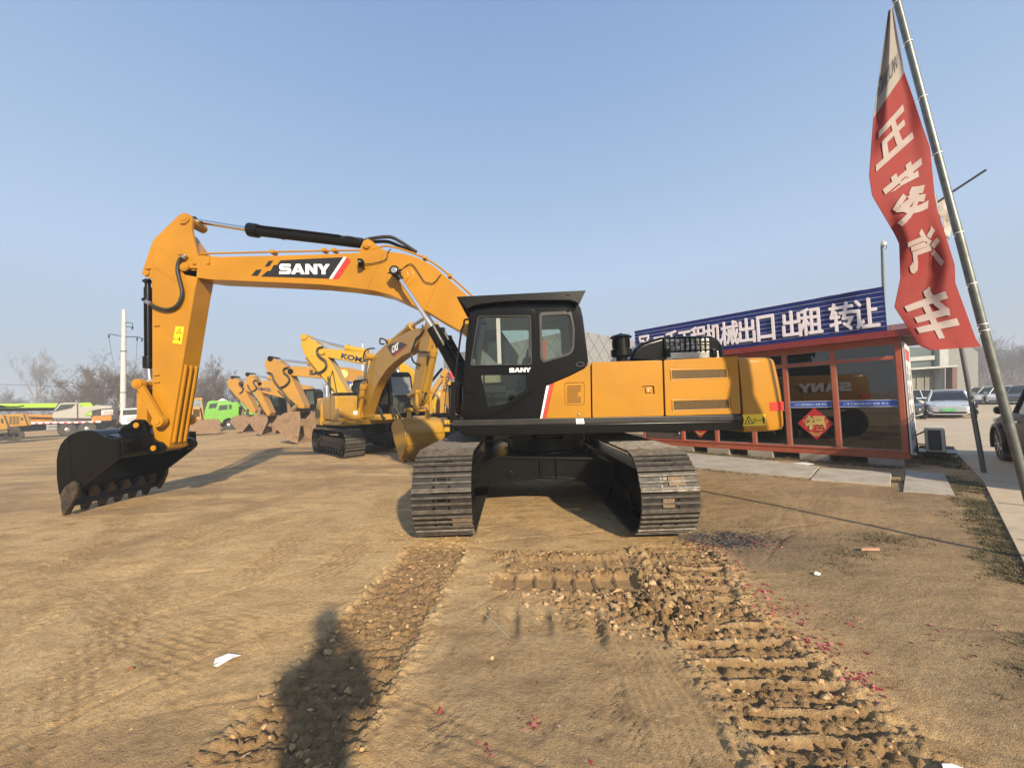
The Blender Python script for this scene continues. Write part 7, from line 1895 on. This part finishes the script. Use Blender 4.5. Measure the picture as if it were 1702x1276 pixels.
# ------------------------------------------------------------------ loose things on the ground
rg = random.Random(77); nr_ = np.random.default_rng(77)
ico = bmesh.new(); bmesh.ops.create_icosphere(ico, subdivisions=1, radius=1.0)
ICV = np.array([v.co[:] for v in ico.verts]); ICF = [tuple(v.index for v in f.verts) for f in ico.faces]; ico.free()
def scatter_lumps(name, spots, mat, flat=(.28, .6), sink=.45, mats=None):
    V = []; F = []; mi = []
    for (x, y, s) in spots:
        sc = np.array([s * rg.uniform(.75, 1.35), s * rg.uniform(.6, 1.1), s * rg.uniform(*flat)])
        v = ICV * (1 + nr_.normal(0, .26, (12 if len(ICV) == 12 else len(ICV), 1))) * sc
        a, b_ = rg.uniform(0, 6.28), rg.gauss(0, .35)
        Rm = np.array(Matrix.Rotation(a, 3, 'Z') @ Matrix.Rotation(b_, 3, 'X'))
        v = v @ Rm.T + np.array([x, y, ground_h(x, y) + sc[2] * (1 - 2 * sink)])
        o = len(V); V.extend(map(tuple, v)); F.extend(tuple(o + i for i in f) for f in ICF); mi.extend([rg.randrange(len(mats)) if mats else 0] * len(ICF))
    me = bpy.data.meshes.new(name); me.from_pydata(V, [], F)
    for m_ in (mats or [mat]): me.materials.append(m_)
    me.polygons.foreach_set('material_index', mi)
    o = bpy.data.objects.new(name, me); COL.objects.link(o); return tag(o, kind='stuff')
CL = [M('soil_clod_ochre', (.42, .262, .118), .95, var=.25, scale=30, bmp=.5), M('soil_clod_brown', (.30, .175, .075), .95, var=.25, scale=30, bmp=.5), M('soil_clod_pale', (.49, .325, .165), .95, var=.2, scale=30, bmp=.5)]
sp_ = []
def add(n, fx, fy, smin, smax, p=2.2):
    for _ in range(n): sp_.append((fx(), fy(), smin + (smax - smin) * rg.random() ** p))
U = rg.uniform; Gs = rg.gauss
def addL(n, a, b_):
    for _ in range(n):
        y = 1.45 + 2.9 * rg.random() ** 1.1; sp_.append((U(-1.30, -.56) - .085 * (4 - y), y, a + (b_ - a) * rg.random() ** 2.2))
def addR(n, a, b_):
    for _ in range(n):
        y = 1.45 + 2.8 * rg.random() ** 1.1; t = min(1, max(0, (4.3 - y) / 1.4)); sp_.append((U(1.27, 2.12) - .27 * t * t * (3 - 2 * t), y, a + (b_ - a) * rg.random() ** 2.2))
addL(620, .004, .024)
addR(700, .004, .027)
add(520, lambda: U(-.30, 1.5), lambda: U(3.28, 4.28), .005, .028)
add(420, lambda: U(.62, 1.5), lambda: U(2.65, 3.5), .005, .030)
add(300, lambda: Gs(.55, .4), lambda: Gs(3.25, .25), .005, .035)
add(420, lambda: U(-4.5, 4.2), lambda: 1.5 + 6 * rg.random() ** 1.6, .003, .014, 3)
add(160, lambda: Gs(-.95, .25), lambda: U(4.3, 5.0), .005, .03)
sp_ = [s for s in sp_ if not (-.20 < s[0] < 1.04 and 3.44 < s[1] < 3.66)]
scatter_lumps('soil_clods', sp_, None, mats=CL)
# ash heap
AS = [M('black_ash', (.018, .017, .017), .95, var=.4, scale=20), M('grey_ash', (.10, .095, .09), .95, var=.3, scale=20), M('charred_flakes', (.05, .035, .04), .9)]
sp2 = [(Gs(2.38, .25), Gs(4.5, .13), .004 + .016 * rg.random() ** 2) for _ in range(1500)]
scatter_lumps('ash_heap', sp2, None, flat=(.12, .3), mats=AS)
# red scraps of burst firecracker paper
RP = [M('faded_red_scrap', (.33, .035, .045), .8, var=.3, scale=30), M('pink_scrap', (.42, .13, .12), .8, var=.3), M('dark_red_scrap', (.18, .02, .028), .8)]
V = []; F = []; MI = []
def scrap(x, y, s):
    a = U(0, 6.28); u = Vector((math.cos(a), math.sin(a), Gs(0, .25))); v = Vector((-math.sin(a), math.cos(a), Gs(0, .35)))
    c = Vector((x, y, ground_h(x, y) + s * .35)); o = len(V); k = U(.3, .9)
    for p in (c - u * s - v * s * k, c + u * s - v * s * k, c + u * s * .8 + v * s * k + ZV * s * U(0, .6), c - u * s * .7 + v * s * k + ZV * s * U(0, .4)):
        V.append(tuple(p)); 
    for p in range(4): q = V[o + p]; V.append((q[0], q[1], q[2] + .0015))
    F.extend([(o, o + 1, o + 2, o + 3), (o + 7, o + 6, o + 5, o + 4), (o, o + 4, o + 5, o + 1), (o + 1, o + 5, o + 6, o + 2), (o + 2, o + 6, o + 7, o + 3), (o + 3, o + 7, o + 4, o)]); MI.extend([rg.randrange(3)] * 6)
for _ in range(300):
    t_ = rg.random(); x = 1.95 - .12 * t_ + Gs(0, .09); y = 4.4 - t_ * 2.2; scrap(x + .25 * (1 - abs(t_ - .5)) * rg.random(), y, U(.004, .013))
for cx, cy, n, sd in ((2.1, 4.25, 110, .12), (1.95, 3.0, 34, .07), (1.93, 2.6, 40, .06), (1.75, 3.8, 24, .1), (2.35, 2.85, 14, .06), (2.75, 2.6, 16, .08), (.05, 1.98, 14, .02), (-.18, 1.86, 6, .02), (.08, 2.78, 6, .03), (-.7, 2.75, 5, .04), (2.7, 4.35, 40, .14), (1.9, 2.2, 22, .07)):
    for _ in range(n): scrap(Gs(cx, sd), Gs(cy, sd), U(.004, .012))
for _ in range(60): scrap(U(-.6, 3.6), U(1.7, 4.6), U(.003, .010))
me = bpy.data.meshes.new('firecracker_scraps'); me.from_pydata(V, [], F)
for m_ in RP: me.materials.append(m_)
me.polygons.foreach_set('material_index', MI); o = bpy.data.objects.new('firecracker_scraps', me); COL.objects.link(o); tag(o, kind='stuff')
# dry grass along the concrete and under the office
GR = [M('dry_grass', (.17, .125, .06), .9, var=.3), M('dull_green_grass', (.085, .085, .032), .9, var=.3), M('brown_grass', (.14, .095, .046), .9, var=.3)]
V = []; F = []; MI = []
def tuft(x, y, n, h, sp=.04):
    z = ground_h(x, y)
    mw = rg.choice((0, 0, 1, 1, 1, 2))
    for _ in range(n):
        a = U(0, 6.28); r = abs(Gs(0, sp)); bx, by = x + r * math.cos(a), y + r * math.sin(a); hh = h * U(.4, 1.2); l = U(.3, 1.4) * hh; d = Vector((math.cos(a + Gs(0, .6)), math.sin(a + Gs(0, .6)), 0)); s = Vector((-d.y, d.x, 0)) * U(.0018, .0035)
        o = len(V); c = Vector((bx, by, z)); m1 = c + d * l * .4 + ZV * hh * .8; e = c + d * l + ZV * hh * U(.6, 1.0)
        V.extend(map(tuple, (c - s, c + s, m1 + s * .8, m1 - s * .8, e))); F.extend([(o, o + 1, o + 2, o + 3), (o + 3, o + 2, o + 4)]); MI.extend([mw] * 2)
e0 = Vector((2.3, .96, 0)); e1 = Vector((3.66, 2.75, 0)); e2 = Vector((7.72, 6.44, 0))
for _ in range(1000):
    t_ = rg.random(); p = e1.lerp(e2, t_) if rg.random() < .8 else e0.lerp(e1, t_); n_ = Vector((-.67, .74, 0)); off_ = abs(Gs(0, .09 + .11 * t_)) + .03
    q = p + n_ * off_
    if fbm(np.array([q.x * 1.4]), np.array([q.y * 1.4]), 900, 2)[0] > .06: tuft(q.x, q.y, 20, U(.012, .032), .05)
for _ in range(150):
    q = rg.choice((G(1432, 897), G(1475, 893), G(1400, 930), G(1428, 918), G(1500, 905))) + Vector((Gs(0, .16), Gs(0, .08), 0)); tuft(q.x, q.y, 8, U(.015, .03), .04)
for _ in range(360):
    q = W3(U(.1, 5.5), U(-.32, -.05), 0); tuft(q.x, q.y, 12, U(.03, .09), .05)
for _ in range(420):
    q = Vector((8.6, 7.6, 0)) + Vector((abs(Gs(0, .9)), Gs(.5, .6), 0))
    if (q - OA).dot(-OU) > .1 and (q - e2).dot(Vector((-.67, .74, 0))) > .05 and (q - e2).dot(Vector((-.71, .70, 0))) > .05: tuft(q.x, q.y, 14, U(.03, .08), .06)
for a_, b_ in (((1140, 779), (1340, 799)), ((1480, 800), (1505, 800)), ((1585, 790), (1592, 826))):
    p0, p1 = G(*a_), G(*b_)
    for _ in range(60): q = p0.lerp(p1, rg.random()); tuft(q.x + Gs(0, .05), q.y + Gs(0, .05), 8, U(.02, .05))
me = bpy.data.meshes.new('dry_grass'); me.from_pydata(V, [], F)
for m_ in GR: me.materials.append(m_)
me.polygons.foreach_set('material_index', MI); o = bpy.data.objects.new('dry_grass', me); COL.objects.link(o); tag(o, kind='stuff')
# single pieces of litter
def sheet(name, c, pts, mat, label, cat, th=.002):
    c = Vector(c); c.z = ground_h(c.x, c.y) + .008
    mb = MB(); mb.prism([c + Vector(p) for p in pts], (0, 0, th)); return tag(mb.build(name, mat), label, cat)
c = G(373, 1108); c.z = ground_h(c.x, c.y) + .01
mb = MB()
for tri in (((-.075, .02, 0), (.0, .035, .02), (.01, -.01, .012), (-.045, -.03, 0)), ((.0, .035, .02), (.075, .045, .0), (.05, .005, .012), (.01, -.01, .012)), ((.01, -.01, .012), (.05, .005, .012), (.0, -.06, 0), (-.03, -.05, .002))):
    mb.raw([c + Vector(p) for p in tri] + [c + Vector(p) + ZV * .0015 for p in tri], [(0, 1, 2, 3), (7, 6, 5, 4), (0, 4, 5, 1), (1, 5, 6, 2), (2, 6, 7, 3), (3, 7, 4, 0)])
tag(mb.build('crumpled_paper', M('bluish_white_paper', (.74, .77, .80), .7), smooth=False), 'crumpled white paper scrap lying alone on the bare dirt at left', 'paper')
sheet('plastic_scrap', G(1585, 1268), [(-.05, -.01, 0), (-.03, .02, .01), (.02, .025, .004), (.06, .0, .0), (.03, -.03, 0)], WHT, 'small white plastic scrap at the bottom right of the yard', 'litter', .008)
sheet('dry_leaf', G(215, 1128), [(-.022, 0, 0), (-.008, .014, .008), (.014, .012, .004), (.026, .002, 0), (.008, -.012, .004)], M('orange_brown_leaf', (.32, .12, .04), .8), 'orange brown dry leaf on the dirt at the far left', 'leaf')
sheet('brick_chip', G(1447, 917), [(-.09, 0, 0), (-.02, .03, 0), (.09, .0, 0), (.07, -.025, 0)], M('pink_brick_chip', (.46, .26, .17), .9), 'pinkish flat chip lying beside the weeds on the right', 'litter', .02)
sheet('paper_chip', G(1358, 945), [(-.03, 0, 0), (0, .02, .01), (.035, .004, 0), (.0, -.02, 0)], WHT, 'little white and orange chip right of the ash heap', 'litter', .01)
mb = MB(); a = G(806, 1024); b_ = G(846, 1059); a.z = ground_h(a.x, a.y) + .02; b_.z = ground_h(b_.x, b_.y) + .008; mb.tube([a, a.lerp(b_, .5) + ZV * .006, b_], .0035, 6); tag(mb.build('grass_stalk', M('pale_green_stalk', (.36, .40, .25), .7)), 'pale green stalk lying across the shallow claw marks', 'stalk')
# ------------------------------------------------------------------ the photographer, just behind the lens: only the shadow reaches the picture
ph = thing('person', 'standing person in a dark jacket holding a phone up with both hands', 'person', (-.02, -.33, 0))
def skin_chain(name, verts, edges, radii, mat, root_i=0, sub=1):
    me = bpy.data.meshes.new(name); me.from_pydata([Vector(v) - OFF[ph.as_pointer()] for v in verts], edges, []); me.update()
    o = bpy.data.objects.new(name, me); COL.objects.link(o); o.parent = ph
    md = o.modifiers.new('skin', 'SKIN'); md.use_smooth_shade = True
    sd = me.skin_vertices[0].data
    for i, r in enumerate(radii): sd[i].radius = (r, r) if not hasattr(r, '__len__') else r
    sd[root_i].use_root = True
    o.modifiers.new('sub', 'SUBSURF').levels = sub; o.modifiers['sub'].render_levels = sub
    me.materials.append(mat); return o
bx, by = -.02, -.33
vs = [(bx, by, .95), (bx, by - .01, 1.12), (bx, by, 1.32), (bx, by + .01, 1.44), (bx, by + .02, 1.56), (bx, by + .03, 1.64), (bx, by + .03, 1.74), (bx, by + .02, 1.80),
      (bx - .19, by, 1.42), (bx - .20, by + .12, 1.26), (bx - .14, by + .17, 1.42), (bx - .08, by + .19, 1.50),
      (bx + .19, by, 1.42), (bx + .20, by + .12, 1.26), (bx + .14, by + .17, 1.42), (bx + .08, by + .19, 1.50),
      (bx - .10, by, .86), (bx - .12, by + .02, .48), (bx - .13, by - .01, .09), (bx - .14, by + .14, .04),
      (bx + .10, by, .86), (bx + .12, by + .02, .48), (bx + .13, by - .01, .09), (bx + .14, by + .14, .04)]
es = [(0, 1), (1, 2), (2, 3), (3, 4), (4, 5), (5, 6), (6, 7), (3, 8), (8, 9), (9, 10), (10, 11), (3, 12), (12, 13), (13, 14), (14, 15), (0, 16), (16, 17), (17, 18), (18, 19), (0, 20), (20, 21), (21, 22), (22, 23)]
rd = [(.17, .12), (.17, .12), (.19, .13), (.12, .10), .06, .085, .10, .06, .085, .08, .06, .045, .085, .08, .06, .045, .10, .07, .05, .045, .10, .07, .05, .045]
skin_chain('body', vs, es, rd, M('dark_jacket_cloth', (.03, .032, .04), .9), 0, 2)
for sg in (-1, 1):
    for k in range(5):
        z = 1.51 + (k - 2) * .02; x = bx + sg * .09
        skin_chain('finger', [(x, by + .20, z), (x - sg * .03, by + .23, z + .01), (x - sg * .05, by + .227, z + .012), (x - sg * .062, by + .21, z + .01)], [(0, 1), (1, 2), (2, 3)], [.010, .009, .008, .007], M('skin_tone', (.45, .28, .19), .6), 0, 1)
mb = MB(); mb.box((bx, by + .22, 1.53), (.16, .010, .078), .006); tag(mb.build('phone', BLK), 'black phone held up in both hands of the photographer', 'phone')
mb = MB(); mb.sphere((bx, by + .01, 1.74), .108, 16, sc=(.9, 1.0, 1.0)); mb.build('hair', RUB, ph)
# ------------------------------------------------------------------ air
m, nt, b = newmat('thin_haze')
out = nt.nodes['Material Output']; nt.nodes.remove(b)
pv = nt.nodes.new('ShaderNodeVolumePrincipled')
pv.inputs['Color'].default_value = (.90, .95, 1.0, 1); pv.inputs['Density'].default_value = 0.0024; pv.inputs['Anisotropy'].default_value = 0.0
nt.links.new(pv.outputs[0], out.inputs['Volume'])
mb = MB(); mb.box((0, 0, 9.7), (860, 860, 22.0))
hz = mb.build('haze', m, smooth=False); tag(hz, kind='stuff')
scn.cycles.volume_bounces = 0
